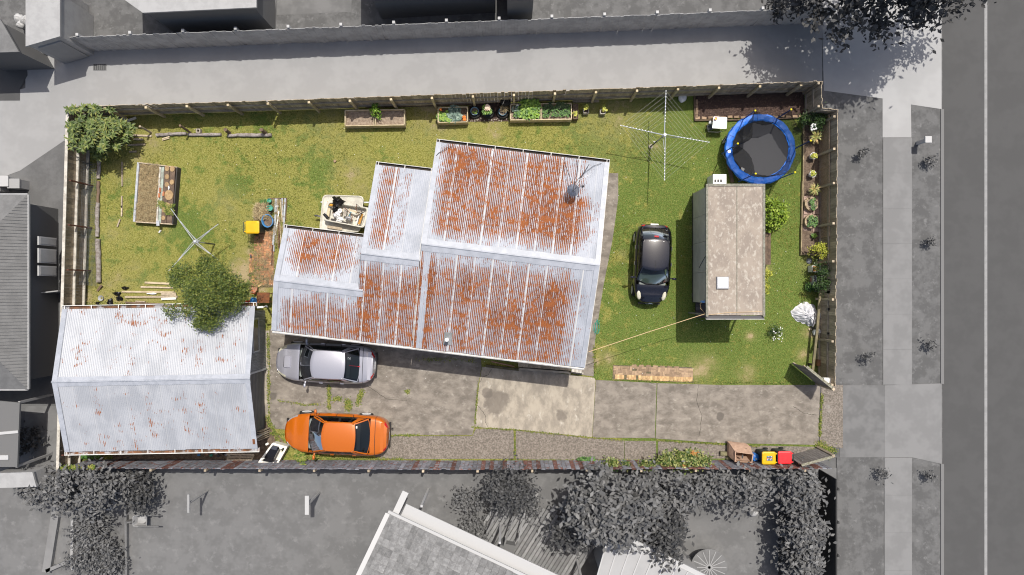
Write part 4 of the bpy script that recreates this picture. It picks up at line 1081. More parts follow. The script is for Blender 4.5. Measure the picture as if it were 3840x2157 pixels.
    sv = [0,.09,.2,.4,.6,.8,.88,1]; uu = [0,.05,.12,.2,.3,.4,.465,.52,.6,.7,.76,.79,.84,.88,.94,1]
    end = style['sideend']
    def scl(u, v):
        if v < .09: return 'trim'
        if v > .88: return 'body'
        if u > end + .05*v: return 'body'
        if u < .05+.05*v: return 'body'
        if .465 < u < .52 or (.76 < u < .79 and end > .8): return 'trim'
        return 'side'
    for s in (1,-1):
        patch(side(s), uu, sv, lambda u,v,s=s: (scl(u,v)+('L' if s > 0 else 'R')) if scl(u,v) == 'side' else scl(u,v), s < 0)
    mats = dict(body=paint, gap=trim_black, trim=trim_black, windscreen=car_glass, rear_window=style.get('rearglass', car_glass), sideL=car_glass, sideR=car_glass,
        headlightL=lamp_front, headlightR=lamp_front, taillightL=lens_red, taillightR=lens_red)
    nm = dict(gap='shut_line', trim='window_trim', sideL='side_window', sideR='side_window', headlightL='headlight', headlightR='headlight', taillightL='taillight', taillightR='taillight')
    for k, faces in groups.items():
        mb = MB()
        for q in faces: mb.face(*q)
        me = mb.mesh(nm.get(k,k), mats[k])
        import bmesh
        bm = bmesh.new(); bm.from_mesh(me); bmesh.ops.remove_doubles(bm, verts=bm.verts, dist=.0006)
        bm.to_mesh(me); bm.free()
        me.polygons.foreach_set('use_smooth', [True]*len(me.polygons)); me.set_sharp_from_angle(angle=math.radians(38))
        link(nm.get(k,k), me, None, root)
    P_ = lambda mb, nme, m, par=root, sm=False: mb.part(nme, m, par, sm, True)
    # ---- interior
    mb = MB(); mb.box(((xc+xb)/2, 0, .40), (xc-xb+.1, W*.80, .06)); P_(mb, 'cabin_floor', trim_black)
    mb = MB(); mb.box((xc-.28, 0, beltz-.14), (.50, W*.74, .16), (0,.12,0)); mb.box((xc-.10,0,beltz-.08), (.18,W*.70,.06), (0,.1,0)); P_(mb, 'dashboard', dash_m)
    mb = MB(); c = Vector((xc-.62, -.36 if style['rhd'] else .36, beltz-.02)); R = Euler((0, math.radians(-62), 0)).to_matrix()
    mb.tube([c+R @ Vector((.18*math.cos(a), .18*math.sin(a), 0)) for a in [2*math.pi*i/20 for i in range(21)]], .016, 6, False); mb.bar(c+R@Vector((0,-.17,0)), c+R@Vector((0,.17,0)), .05, .02); P_(mb, 'steering_wheel', trim_black, sm=True)
    for s in (-.36,.36):
        mb = MB(); xs = lerp(xrf, xrr, .36); mb.box((xs+.1,s,.62), (.5,.5,.16)); mb.box((xs-.2,s,.93), (.16,.48,.58), (0,-.25,0), .9); mb.box((xs-.30,s,1.25), (.09,.26,.16), (0,-.2,0), .85); P_(mb, 'seat', seat_m)
    mb = MB(); xs = lerp(xrf, xrr, .93); mb.box((xs+.15,0,.62), (.5,W*.68,.16)); mb.box((xs-.15,0,.88), (.16,W*.68,.5), (0,-.3,0)); P_(mb, 'rear_seat', seat_m)
    mb = MB(); mb.box(((xrr+xb)/2-.05, 0, beltz-.06), (abs(xrr-xb)*.9, W*.72, .03)); P_(mb, 'parcel_shelf', style.get('shelf', trim_black))
    # ---- wheels
    for a in axles:
        for s in (1,-1):
            y = s*(W/2-.115); c = Vector((X(a), y, wheel_r)); R = Euler((math.pi/2*(-s),0,0)).to_matrix()
            mb = MB(); r_ = wheel_r; mb.lathe([(r_*.66,-.105),(r_*.94,-.105),(r_,-.07),(r_,.07),(r_*.95,.105),(r_*.68,.108)], c, 28, R=R, cap0=True); wh = P_(mb, 'wheel', rubber, sm=True)
            mb = MB(); mb.lathe([(r_*.70,.095),(r_*.66,.112),(r_*.60,.105),(r_*.58,.04),(.001,.04)], c, 24, R=R, cap0=False)
            for k in range(style.get('spokes', 5)):
                an = 2*math.pi*k/style.get('spokes',5); d = Vector((math.cos(an), math.sin(an), 0))
                mb.bar(c+R@(d*.03+Vector((0,0,.085))), c+R@(d*r_*.63+Vector((0,0,.095))), .06, .03, up=R@Vector((0,0,1)))
            mb.lathe([(.06,.06),(.055,.10),(.001,.105)], c, 12, R=R, cap0=False); P_(mb, 'rim', rim_m, wh)
    # ---- mirrors, handles, wipers, plates, extras
    for s in (1,-1):
        xm = xc-cf-.12; ym = s*(ybelt(xm)+.02); mb = MB(); mb.bar((xm,ym,beltz+.03),(xm,ym+s*.10,beltz+.06), .05,.03)
        mb.blob((xm+.01,ym+s*.19,beltz+.09), (.065,.115,.075), 12, 8); P_(mb, 'mirror', paint if style.get('mirror_paint', True) else trim_black, sm=True)
        for t in style['handles']:
            x = X(t); mb = MB(); mb.box((x, s*(half(t)*.992+.014), beltz-.13), (.17,.028,.035)); P_(mb, 'door_handle', style.get('handle_m', paint))
    for s in (-.45, .12):
        mb = MB(); mb.bar(wind(s, .03)+Vector((.0,0,.02)), wind(s+.42, .12)+Vector((.01,0,.03)), .02,.015); P_(mb, 'wiper', trim_black)
    mb = MB(); mb.box((-L/2-.004, 0, style['plate_z']), (.012,.36,.125)); P_(mb, 'number_plate', plate_m)
    mb = MB(); mb.box((L/2+.002, 0, .42), (.012,.36,.12)); P_(mb, 'number_plate', plate_m)
    for xx in (-L/2+.03, L/2-.03): mb = MB(); mb.box((xx,0,.35), (.08,W*.62,.12)); P_(mb, 'bumper_insert', trim_black)
    q = wind(-.72 if style['rhd'] else .72, .12); mb = MB(); mb.box((q.x-.03,q.y,q.z+.004), (.08,.07,.003), (0,.5,0)); P_(mb, 'windscreen_sticker', white_paint)
    style['extra'](root, P_, X, half, top, wind, rear, roof, beltz)
    return root

def front_lamps(a, b, js): return lambda t, j: 'headlight' if a < t < b and j in js else None
def rear_lamps(a, js): return lambda t, j: 'taillight' if t > a and t < .992 and j in js else None

def silver_extra(root, P_, X, half, top, wind, rear, roof, bz):
    paint = root['_p'] if '_p' in root else None
    x = X(.118); z = top(.118)
    mb = MB(); mb.box((x-.05,0,z+.065), (.34,.62,.09), (0,.03,0), .82); mb.part('bonnet_scoop', silver, root, False, True)
    mb = MB(); mb.box((x+.11,0,z+.062), (.02,.50,.055)); mb.part('scoop_intake', trim_black, root, False, True)
    xb_ = X(.955); mb = MB(); mb.box((xb_,0,top(.955)+.06), (.16,1.30,.03), (0,-.06,0)); mb.box((xb_,.56,top(.955)+.02),(.1,.04,.08)); mb.box((xb_,-.56,top(.955)+.02),(.1,.04,.08)); mb.part('spoiler', silver, root, False, True)
    mb = MB(); mb.box((X(.985),0,.86), (.012,.62,.05)); mb.part('boot_trim', trim_black, root, False, True)
    st = mat('grey decal', (.42,.44,.46), rough=.5); q = rear(-.55, .62); mb = MB()
    for i in range(5):
        for k in range(4):
            if (i*k+i) % 3 != 1: mb.box((q.x+.03*i, q.y+.035*k, q.z+.012+.012*i), (.018,.026,.003), (0,-.42,0))
    mb.part('window_decal', st, root, False, True)
    # seat back with a red stripe under the rear glass
    q = rear(.05,.4); mb = MB(); mb.bar((q.x-.25,q.y+.02,q.z-.12),(q.x+.25,q.y-.03,q.z-.06), .035,.01); mb.part('red_strap', lens_red, root, False, True)
def orange_extra(root, P_, X, half, top, wind, rear, roof, bz):
    x = X(.945); mb = MB(); mb.box((x,0,top(.945)+.035), (.14,1.34,.025), (0,-.08,0)); mb.box((x+.04,0,top(.94)+.012), (.06,1.30,.04)); mb.part('spoiler', orange, root, False, True)
    mb = MB(); mb.box((X(1.0)-.006,0,.80), (.012,.7,.04)); mb.part('boot_trim', trim_black, root, False, True)
    mb = MB(); mb.tube([(X(1.0)-.01,-.3,.40),(X(1.0)-.10,-.3,.40)], .022, 8); mb.blob((X(1.0)-.11,-.3,.42), .035); mb.part('tow_ball', trim_black, root, True, True)
    q = rear(-.8, .86); mb = MB(); mb.box((q.x-.02,q.y+.05,q.z+.012), (.07,.1,.003), (0,-.5,0)); mb.part('window_sticker', white_paint, root, False, True)
def black_extra(root, P_, X, half, top, wind, rear, roof, bz):
    q = rear(0, .80); mb = MB(); mb.box((q.x,q.y,q.z+.03), (.07,.20,.035)); mb.part('brake_light', lens_red, root, False, True)
    q = rear(0, .06); q2 = rear(.45, .42); mb = MB(); mb.bar(q+Vector((-.01,0,.02)), q2+Vector((-.01,0,.03)), .02,.015); mb.part('rear_wiper', trim_black, root, False, True)
    mb = MB(); mb.box((X(1.0)+.02,0,.86), (.05,.36,.03)); mb.part('boot_handle', mat('chrome', (.7,.7,.7), rough=.15, metal=1), root, False, True)
    q = roof(.97,.80); mb = MB(); mb.box((q.x+.03,q.y+.06,q.z-.12), (.14,.01,.09)); mb.part('green_sticker', mat('green sticker', (.04,.5,.09), rough=.5), root, False, True)
    for s in (-.55,.55):
        x = X(.105); mb = MB(); mb.blob((x,s*1.06,top(.105)-.02), (.22,.10,.06), 18, 10, R=Euler((0,.30,-s*.35)).to_matrix()); mb.part('headlight', lens_yel, root, True, True)
        q = roof(s,.93); mb = MB(); mb.box((q.x,q.y,q.z+.01), (.02,.05,.012)); mb.part('roof_fixing', white_paint, root, False, True)
    mb = MB(); a = roof(0,.05); b = roof(0,.30); mb.bar(a+Vector((0,0,.012)), b+Vector((0,0,.012)), .012,.008); mb.part('roof_seam', trim_black, root, False, True)
    mb = MB(); mb.blob((X(0)-.05,0,.68), (.05,.12,.03)); mb.part('badge', mat('chrome badge', (.75,.75,.75), rough=.2, metal=1), root, True, True)

silver = car_paint('silver paint', (.42,.42,.47), .45, .36)
orange = car_paint('orange paint', (.50,.118,.004), .10, .35)
black = car_paint('black paint', (.0075,.008,.014), 0, .25)
sed = dict(nose=(5.2,2.6), tail=(8,3.0), crown=.035, shut=(.262,.335,.50,.66,.885), bow=(.20,.14), rearframe=.04, sideend=.84, rhd=True, handles=(.47,.68), plate_z=.74,
    front=front_lamps(.028,.105,(3,4)), rear=rear_lamps(.955,(3,4)), extra=silver_extra)
make_car('sedan', 'silver sedan with a bonnet scoop parked tight along the house wall', gp(1920-684, 1078.5+277), math.pi-math.radians(2.6), silver, 4.66, 1.80, 1.44,
    (.255,.393,.725,.868), [(0,.60),(.02,.68),(.10,.80),(.26,.93),(.5,.95),(.86,1.00),(.94,1.02),(.985,.98),(1,.72)], .95, .70, .325, (.19,.775), lens_yel, sed)
sed2 = dict(sed); sed2.update(nose=(5.0,2.5), tail=(8,3.0), front=front_lamps(.03,.13,(3,)), rear=rear_lamps(.965,(3,4)), extra=orange_extra, shut=(.25,.33,.50,.66,.875), plate_z=.70, spokes=10)
make_car('sedan', 'bright orange sedan parked beside the flaking board fence', gp(1920-643, 1078.5+537), math.pi-math.radians(2.3), orange, 4.90, 1.86, 1.44,
    (.244,.396,.703,.838), [(0,.58),(.02,.66),(.10,.79),(.25,.93),(.5,.95),(.85,1.02),(.94,1.04),(.985,1.0),(1,.72)], .95, .70, .335, (.185,.76), lens_dark, sed2)
hat = dict(nose=(5.0,2.6), tail=(8,3.4), crown=.05, shut=(.25,.33,.53,.70,.93), bow=(.22,.10), rearframe=.10, sideend=.90, rhd=True, handles=(.50,.70), plate_z=.72, mirror_paint=True,
    front=lambda t, j: None, rear=rear_lamps(.955,(3,4)), extra=black_extra, shelf=mat('grey shelf', (.25,.26,.26), rough=.9), spokes=7)
dash_m2 = mat('pale dashboard', (.22,.25,.24), None, rough=.8)
make_car('hatchback', 'small black hatchback parked on the lawn beside the cabin', gp(1920+514, 1078.5-86), -math.pi/2-math.radians(2.6), black, 3.74, 1.66, 1.52,
    (.235,.42,.80,.955), [(0,.62),(.03,.74),(.12,.90),(.235,1.0),(.5,1.02),(.93,1.04),(.98,1.0),(1,.72)], 1.02, .73, .29, (.17,.83), lens_yel, hat)

# ================================================================== YARD THINGS
# ------------------------------------------------------------------ raised beds along the paling fence
def plant_leaves(C, n, length, width, droop=.25, rise=.5, rngs=rng):
    """rosettes: n leaves radiating from each point, each a folded two-quad blade"""
    V, F = [], []
    for c in C:
        a0 = rngs.uniform(0, 6.28)
        for k in range(n):
            a = a0 + 2*math.pi*k/n + rngs.normal(0,.2); L_ = length*rngs.uniform(.7,1.2); w_ = width*rngs.uniform(.8,1.2); r0 = rise*rngs.uniform(.3,1.2)
            d = np.array([math.cos(a), math.sin(a), 0]); s = np.array([-math.sin(a), math.cos(a), 0]); z = np.array([0,0,1])
            p0 = np.array(c); p1 = p0+d*L_*.5+z*L_*r0*.6; p2 = p0+d*L_+z*(L_*r0*.6-droop*L_)
            b = len(V); V += [p0, p1-s*w_/2+z*.1*w_, p1-z*.05*w_, p1+s*w_/2+z*.1*w_, p2]
            F += [(b,b+1,b+2,b+2), (b,b+2,b+3,b+3), (b+1,b+4,b+2,b+2), (b+2,b+4,b+3,b+3)]
    return np.array(V), np.array([f[:3] for f in F])
def bed(name, zone, x0, y0, x1, y1, h, label, soil_m=soil, cells=1, dy=0.0, wood=wood_pale):
    """timber box between two corners given at rim height; dy is the rise of the long side in pixels across the width"""
    c = [pt(zone,x0,y0,h), pt(zone,x1,y0+dy,h), pt(zone,x1,y1+dy,h), pt(zone,x0,y1,h)]; ctr = sum(c, Vector())/4; ctr.z = 0
    r = thing(name, ctr, label, 'garden bed', 'timber garden beds')
    for i in range(4):
        a, b = c[i], c[(i+1)%4]; d = (b-a).normalized()
        for k, zz in enumerate((h*.26, h*.76)):
            mb = MB(); mb.bar(Vector((a.x,a.y,zz))-d*(.0 if i%2 else .02), Vector((b.x,b.y,zz))+d*(.0 if i%2 else .02), .04, h*.48); mb.part('side_board', wood, r)
    for k in range(1, cells):
        a = c[0].lerp(c[1], k/cells); b = c[3].lerp(c[2], k/cells)
        for s in (-.035,.035): mb = MB(); mb.bar(Vector((a.x+s,a.y-.03,h*.5)), Vector((b.x+s,b.y+.03,h*.5)), .035, h*.94); mb.part('divider', wood, r)
    for p in c:
        q = p+(ctr-p).normalized()*.07; mb = MB(); mb.box((q.x,q.y,h*.47), (.05,.05,h*.94)); mb.part('corner_post', wood, r)
    q = [p+(Vector((ctr.x,ctr.y,p.z))-p).normalized()*.02 for p in c]; n = 14; mb = MB(); g = {}
    for i in range(n+1):
        for j in range(n//2+1):
            p = q[0].lerp(q[1], i/n).lerp(q[3].lerp(q[2], i/n), j/(n//2)); p.z = h*.62+random.uniform(-.02,.02); g[i,j] = p
    for i in range(n):
        for j in range(n//2): mb.face(g[i,j+1], g[i+1,j+1], g[i+1,j], g[i,j])
    mb.part('soil', soil_m, r, True)
    return r, c
soil_pale = mat('dry bed soil', (.33,.26,.195), (.22,.165,.12), 9, .97, bump=.9, bscale=40, c3=(.45,.37,.29), c3scale=26, c3lo=.56, c3hi=.66)
g_bright = mat('bright green leaves', (.1,.2,.02), rough=.5, island=[(.035,.10,.010),(.13,.25,.02),(.26,.38,.05)])
g_mid = mat('mid green leaves', (.05,.12,.02), rough=.5, island=[(.012,.045,.008),(.05,.13,.018),(.12,.24,.04)])
g_blue = mat('blue green leaves', (.14,.2,.16), rough=.55, island=[(.04,.075,.058),(.13,.20,.16),(.25,.33,.26)])
g_dark = mat('dark green leaves', (.03,.06,.02), rough=.5, island=[(.014,.035,.010),(.032,.065,.016),(.06,.10,.025)])
g_yel = mat('yellow green leaves', (.3,.3,.03), rough=.55, island=[(.16,.20,.02),(.34,.36,.04),(.5,.48,.08)])
flower_o = mat('orange flowers', (.75,.2,.02), rough=.6)
flower_w = mat('white flowers', (.8,.8,.78), rough=.6)
def foliage(name, pts, n, l, w_, m, label, cat='plants', stuff=True, droop=.25, rise=.5, group=None):
    V, F = plant_leaves(pts, n, l, w_, droop, rise); c = np.array([np.mean(V[:,0]), np.mean(V[:,1]), V[:,2].min()])
    o = link(name, np_mesh(name, V-c, F, m)); o.location = c; ORG[o.name] = Vector(c)
    return tag(o, label, cat, group, 'stuff' if stuff else None)
def scatter(zone, x0, y0, x1, y1, h, n, jz=.08):
    return [tuple(pt(zone, random.uniform(x0,x1), random.uniform(y0,y1), h)+Vector((0,0,random.uniform(0,jz)))) for _ in range(n)]

bed('raised_bed', 'R', -565, 1052, 808, 1020, .50, 'long empty timber raised bed of two bays with dry brown soil', soil_pale, 2) if False else None
r1, c1 = bed('raised_bed', 'p', 1294, 414, 1516, 472, .48, 'long timber raised bed of two bays, bare but for one bright shrub', soil_pale, 2, dy=-3.5)
r2, c2 = bed('raised_bed', 'p', 1643, 404, 1753, 460, .48, 'short timber raised bed with blue-green cabbages and lettuce', soil, 1, dy=-3)
r3, c3_ = bed('raised_bed', 'p', 1914, 391, 2143, 450, .48, 'timber raised bed of two bays crowded with green leafy vegetables', soil_pale, 2, dy=-3)
sh = thing('shrub', pt('R',150,1080,.4), 'bright lime shrub growing at the middle divider of the bare raised bed', 'shrub')
P0, _ = crown_pts(pt('R',190,1060,.62), (.24,.34,.3), 16, 26, .07, .3); P1 = np.array(scatter('R', 40,1010,130,1060,.6, 60)); V_, F_ = leaf_arrays(np.concatenate([P0,P1])-np.array(ORG[sh.name]), .085, .9, 1.5)
link('crown', np_mesh('crown', V_, F_, g_bright), None, sh); mb = MB(); mb.tube([pt('R',165,1085,.36), pt('R',180,1065,.6)], .018, 6); mb.part('stem', wood_brown, sh)
foliage('lettuce_leaves', scatter('R',1575,1085,1790,1280,.36,30), 6, .13, .08, g_bright, 'bright lettuce leaves filling the west end of the short raised bed')
foliage('lettuce_leaves', scatter('R',1760,1260,1880,1310,.42,12), 6, .11, .07, g_bright, 'small lettuces at the front board of the short raised bed')
foliage('cabbage_leaves', scatter('R',1800,990,2090,1290,.36,24), 7, .17, .12, g_blue, 'blue-green cabbage leaves in the middle of the short raised bed', rise=.7)
foliage('marigold_flowers', scatter('R',2155,1190,2200,1270,.42,8)+scatter('R',1630,1020,1660,1050,.44,4), 6, .06, .05, flower_o, 'orange marigolds in the soil of the short raised bed')
foliage('silverbeet_leaves', scatter('G',1790,190,2090,340,.36,26), 6, .20, .10, g_mid, 'broad silverbeet leaves in the bed bay nearest the tyre pots', rise=.8)
foliage('silverbeet_leaves', scatter('G',1930,140,2100,300,.5,22)+scatter('H',60,150,260,330,.45,26), 6, .21, .11, g_bright, 'bright silverbeet leaves beside the bed divider', rise=.8)
foliage('herb_leaves', scatter('H',310,190,655,325,.36,110), 6, .085, .045, g_mid, 'low green herbs filling the bed bay furthest along the fence', rise=.8)
foliage('herb_leaves', scatter('H',320,150,640,220,.42,60), 7, .09, .05, g_dark, 'darker herbs along the shaded fence side of the bed')
foliage('herb_leaves', scatter('G',1775,190,1850,250,.42,14), 7, .07, .04, g_blue, 'grey-green herbs in the shaded corner of the crowded bed')
mb = MB(); mb.box(pt('G',1845,184,.47), (.1,.06,.05)); mb.single('plant_label', white_plastic, 'white plant label stuck in the crowded raised bed', 'plant label')
# little strip planter and two square pots
def box_planter(zone, x0, y0, x1, y1, h, label, wood=wood_brown, soil_=soil):
    c = [pt(zone,x0,y0,h), pt(zone,x1,y0,h), pt(zone,x1,y1,h), pt(zone,x0,y1,h)]; ctr = sum(c, Vector())/4; ctr.z = 0
    r = thing('planter_box', ctr, label, 'planter')
    for i in range(4): mb = MB(); mb.bar(Vector((c[i].x,c[i].y,h/2)), Vector((c[(i+1)%4].x,c[(i+1)%4].y,h/2)), .03, h); mb.part('side_board', wood, r)
    sheet('soil', [p-ORG[r.name] for p in c], h*.8, soil_, r); return r
box_planter('H', 690,165,748,345,.35, 'narrow brown planter box at the end of the crowded raised bed', wood_brown)
foliage('seedling_leaves', scatter('H',695,260,740,310,.3,5), 6, .1, .05, g_yel, 'yellow-green seedlings in the narrow brown planter box')
box_planter('H', 818,222,880,275,.30, 'square pale pot on the grass closer to the raised beds', wood_white)
foliage('pot_plant', scatter('H',830,190,870,240,.4,9), 6, .09, .05, g_yel, 'yellow-green plant in the square pot closer to the raised beds', 'plant', False)
box_planter('H', 1024,230,1085,282,.30, 'square pale pot on the grass further from the raised beds', wood_white)
foliage('pot_plant', scatter('H',1050,190,1100,250,.4,9), 6, .09, .05, g_yel, 'yellow-green plant in the square pot further from the raised beds', 'plant', False)
mb = MB(); mb.bar(pt('H',680,132,.06), pt('H',1008,128,.06), .12, .05); mb.single('plank', wood_grey, 'grey plank lying at the foot of the fence past the raised beds', 'plank')
# tyre pots
def tyre_pot(zone, x, y, label, bucket, fill, plant=None):
    p = pt(zone,x,y,.25); p.z = 0; r = thing('tyre_planter', p, label, 'planter', 'old tyres used as plant pots')
    mb = MB()
    for z in (.0,): mb.lathe([(.15,.03),(.20,.0),(.285,.02),(.31,.10),(.285,.18),(.20,.20),(.16,.17)], p, 26, cap0=False)
    mb.part('tyre', rubber, r, True)
    mb = MB(); mb.lathe([(.13,.05),(.175,.34),(.195,.345),(.165,.29),(.16,.28)], p, 24); bk = mb.part('bucket', bucket, r, True)
    mb = MB(); mb.lathe([(.163,.28),(.001,.29)], p, 20, cap0=False); mb.part('soil', fill, bk, True)
    return r
bucket_blue = mat('blue grey bucket', (.16,.30,.40), (.12,.22,.30), 5, .5)
tyre_pot('G',1316,258,'black tyre pot with a blue bucket of soil nearest the short raised bed', bucket_blue, soil)
tyre_pot('G',1482,262,'black tyre pot with a blue bucket holding the tall pale flowering plant', bucket_blue, soil)
tyre_pot('G',1662,262,'black tyre pot with a bucket of dead twigs next to the black drum', bucket_blue, soil_pale)
foliage('seedling_leaves', scatter('G',1295,260,1345,285,.32,5), 6, .06, .04, g_bright, 'tiny green seedlings in the tyre pot nearest the short raised bed')
foliage('flowering_plant', scatter('G',1430,190,1510,280,.55,26), 6, .14, .07, g_bright, 'lush bright plant growing from the middle tyre pot', 'plant', False, rise=.9)
foliage('flower_heads', scatter('G',1450,180,1500,240,.72,26), 5, .07, .05, mat('pale pink flowers', (.72,.55,.42), rough=.7), 'pale pink flower heads over the middle tyre pot', 'flowers')
foliage('dead_twigs', scatter('G',1640,195,1720,260,.4,40), 5, .12, .012, leaf_dry, 'dead pale twigs in the tyre pot next to the black drum', 'plants', rise=1.2)
p = pt('G',1692,135,.55); p.z = 0; mb = MB(); mb.lathe([(.20,0),(.235,.03),(.235,.50),(.215,.55),(.20,.56),(.18,.53),(.02,.52)], p, 28); mb.lathe([(.04,.52),(.04,.60),(.01,.60)], p+Vector((.05,-.05,0)), 10); mb.single('water_drum', black_plastic, 'glossy black plastic drum standing against the paling fence', 'drum', smooth=True)
mb = MB()
for i in range(40): q = pt('G', random.uniform(1230,1740), random.uniform(340,385), .01); mb.blob(q, (random.uniform(.02,.05),random.uniform(.02,.05),.03), 6, 4, .2)
mb.single('pebbles', concrete_pale, 'pale pebbles scattered in front of the tyre pots', 'pebbles', kind='stuff')
sheet('garden_path', [pt('G',1235,330), pt('G',1240,385), pt('G',1730,380), pt('G',1745,150), pt('G',1500,150), pt('G',1250,190)], .022, mulch)
sheet('fence_foot_soil', [pt('D',1950,215), pt('D',1960,180), pt('G',1760,140), pt('G',1760,170)], .021, soil)  # narrow strip of bare soil along the paling fence
# ------------------------------------------------------------------ bark mulch bed edged with bricks
def mulch_bed():
    r = struct_root('mulch_bed'); c = [pt('I',225,190,.05), pt('I',1560,150,.05), pt('I',1575,455,.05), pt('I',225,480,.05)]
    mb = MB(); n = 46; m_ = 12; g = {}
    for i in range(n+1):
        for j in range(m_+1): p = c[0].lerp(c[1], i/n).lerp(c[3].lerp(c[2], i/n), j/m_); p.z = .06+random.uniform(-.015,.02); g[i,j] = p
    for i in range(n):
        for j in range(m_): mb.face(g[i,j+1], g[i+1,j+1], g[i+1,j], g[i,j])
    mb.part('mulch', mulch, r, True)
    bm_ = MB(); bm_.box((0,0,.045), (.225,.11,.09)); bme = bm_.mesh('brick', brick_tan)
    for i in range(17):
        x = 245+80*i; p = pt('I', x, 468-1.0*i+random.uniform(-6,6), .05); piece('brick', bme, r, (p.x,p.y,.03), (random.gauss(0,.05),0,random.gauss(0,.08)))
    bm_ = MB(); bm_.box((0,0,.045), (.11,.225,.09)); bme = bm_.mesh('brick', brick_tan)
    for i in range(4): p = pt('I', 236, 275+62*i, .05); piece('brick', bme, r, (p.x,p.y,.03), (0,0,random.gauss(0,.08)))
    for a, b in (((208,190),(214,500)), ((210,500),(720,496)), ((720,496),(1130,487)), ((1130,487),(1560,463))):
        mb = MB(); mb.bar(pt('I',*a,.06), pt('I',*b,.06), .05, .14); mb.part('edging_board', wood_brown, r)
mulch_bed()
V_, F_ = leaf_arrays(np.array(scatter('I',235,190,1550,450,.075,2600,.02)), .06, 1.5, 2.6); o = link('bark_chips', np_mesh('bark_chips', V_, F_, mat('bark chips', (.1,.07,.05), rough=.95, island=[(.035,.02,.016),(.09,.055,.042),(.22,.15,.11)]))); tag(o, 'dark bark chips strewn over the mulch bed', 'bark chips', kind='stuff')
# plastic compost bag by the fence
p = pt('H', 2035, 88, .08); r = thing('compost_bag', (p.x,p.y,0), 'white and black plastic compost bag lying by the paling fence', 'bag')
mb = MB(); mb.blob((p.x,p.y,.10), (.20,.24,.11), 14, 8, .10, R=Euler((0,0,-.15)).to_matrix()); mb.part('sack', white_bag, r, True)
mb = MB(); mb.blob((p.x+.035,p.y+.17,.105), (.185,.10,.112), 14, 8, .06, R=Euler((0,0,-.15)).to_matrix()); mb.part('printed_band', black_bag, r, True)
# ------------------------------------------------------------------ rotary clotheslines
def clothesline(zone, base, hub, ends, hz, ez, label, lines, mm, name='rotary_clothesline', clips=0):
    b = pt(zone,*base); r = thing(name, b, label, 'clothesline', 'rotary clotheslines')
    H_ = pt(zone,*hub,hz); E = [pt(zone,*e,ez) for e in ends]
    mb = MB(); mb.tube([b, b.lerp(H_,.55)], .032, 10); mb.part('post', steel_dark, r, True)
    mb = MB(); mb.tube([b.lerp(H_,.5), H_+Vector((0,0,.08))], .025, 10); mb.part('mast', steel, r, True)
    mb = MB(); mb.lathe([(.07,0),(.07,.06),(.03,.09)], H_, 12, cap1=True); mb.lathe([(.06,-.22),(.075,-.2),(.06,-.14)], H_, 12, cap1=True); mb.part('hub', white_plastic if clips else steel, r, True)
    for e in E:
        mb = MB(); s = (e-H_); mid = H_+s*.36; low_ = H_+Vector((0,0,-.20))
        side_ = Vector((-s.y,s.x,0)).normalized()*.05
        mb.tube([H_+side_*.5, e], .017, 6); mb.tube([low_-side_, mid-Vector((0,0,.02))], .012, 6); 
        if not clips: mb.tube([H_-side_*1.4, H_+s*.62-side_*.25], .012, 6)
        arm = mb.part('arm', mm, r, True)
        if clips:
            for k in range(clips):
                q = H_.lerp(e, .30+.70*k/(clips-1)); mb = MB(); mb.box((q.x,q.y,q.z+.015), (.034,.034,.03)); mb.part('line_clip', white_plastic, arm)
    if lines:
        mb = MB(); n = len(E)
        for k in range(lines):
            t = .34+.66*k/(lines-1)
            for i in range(n):
                if i in (1,3) and k < 0: continue
                a = H_.lerp(E[i], t); c = H_.lerp(E[(i+1)%n], t); m2 = a.lerp(c,.5)-Vector((0,0,.03)); mb.tube([a,m2,c], .0032, 4, False)
        o = mb.part('line', mat('clothes cord', (.42,.42,.36), rough=.7), r); 
    return r
clothesline('H', (1640,695), (1818,545), [(1833,5),(1275,430),(1816,1103),(2362,637)], 1.98, 2.12, 'rotary clothesline with white clips and strung cords on the lawn', 7, mat('dull line arm', (.30,.33,.36), rough=.5), clips=11)
mb = MB(); mb.blob(pt('H',1645,690,.0), (.11,.11,.05), 10, 5, .2); mb.single('concrete_footing', concrete_pale, 'crumbled concrete lump at the foot of the strung clothesline', 'concrete')
mb = MB(); p = pt('H',1690,632,.9); mb.blob(p, (.06,.03,.05), 8, 5, .3); mb.tube([p, p+Vector((0,0,.08))], .008, 5); mb.single('peg_bag', white_bag, 'small white peg bag hooked on the strung clothesline post', 'peg bag')
clothesline('B', (2055,514), (1815,482), [(1515,75),(2100,265),(1490,840),(2105,715)], 2.02, 2.10, 'bare rotary clothesline with four steel arms and no cords', 0, steel)
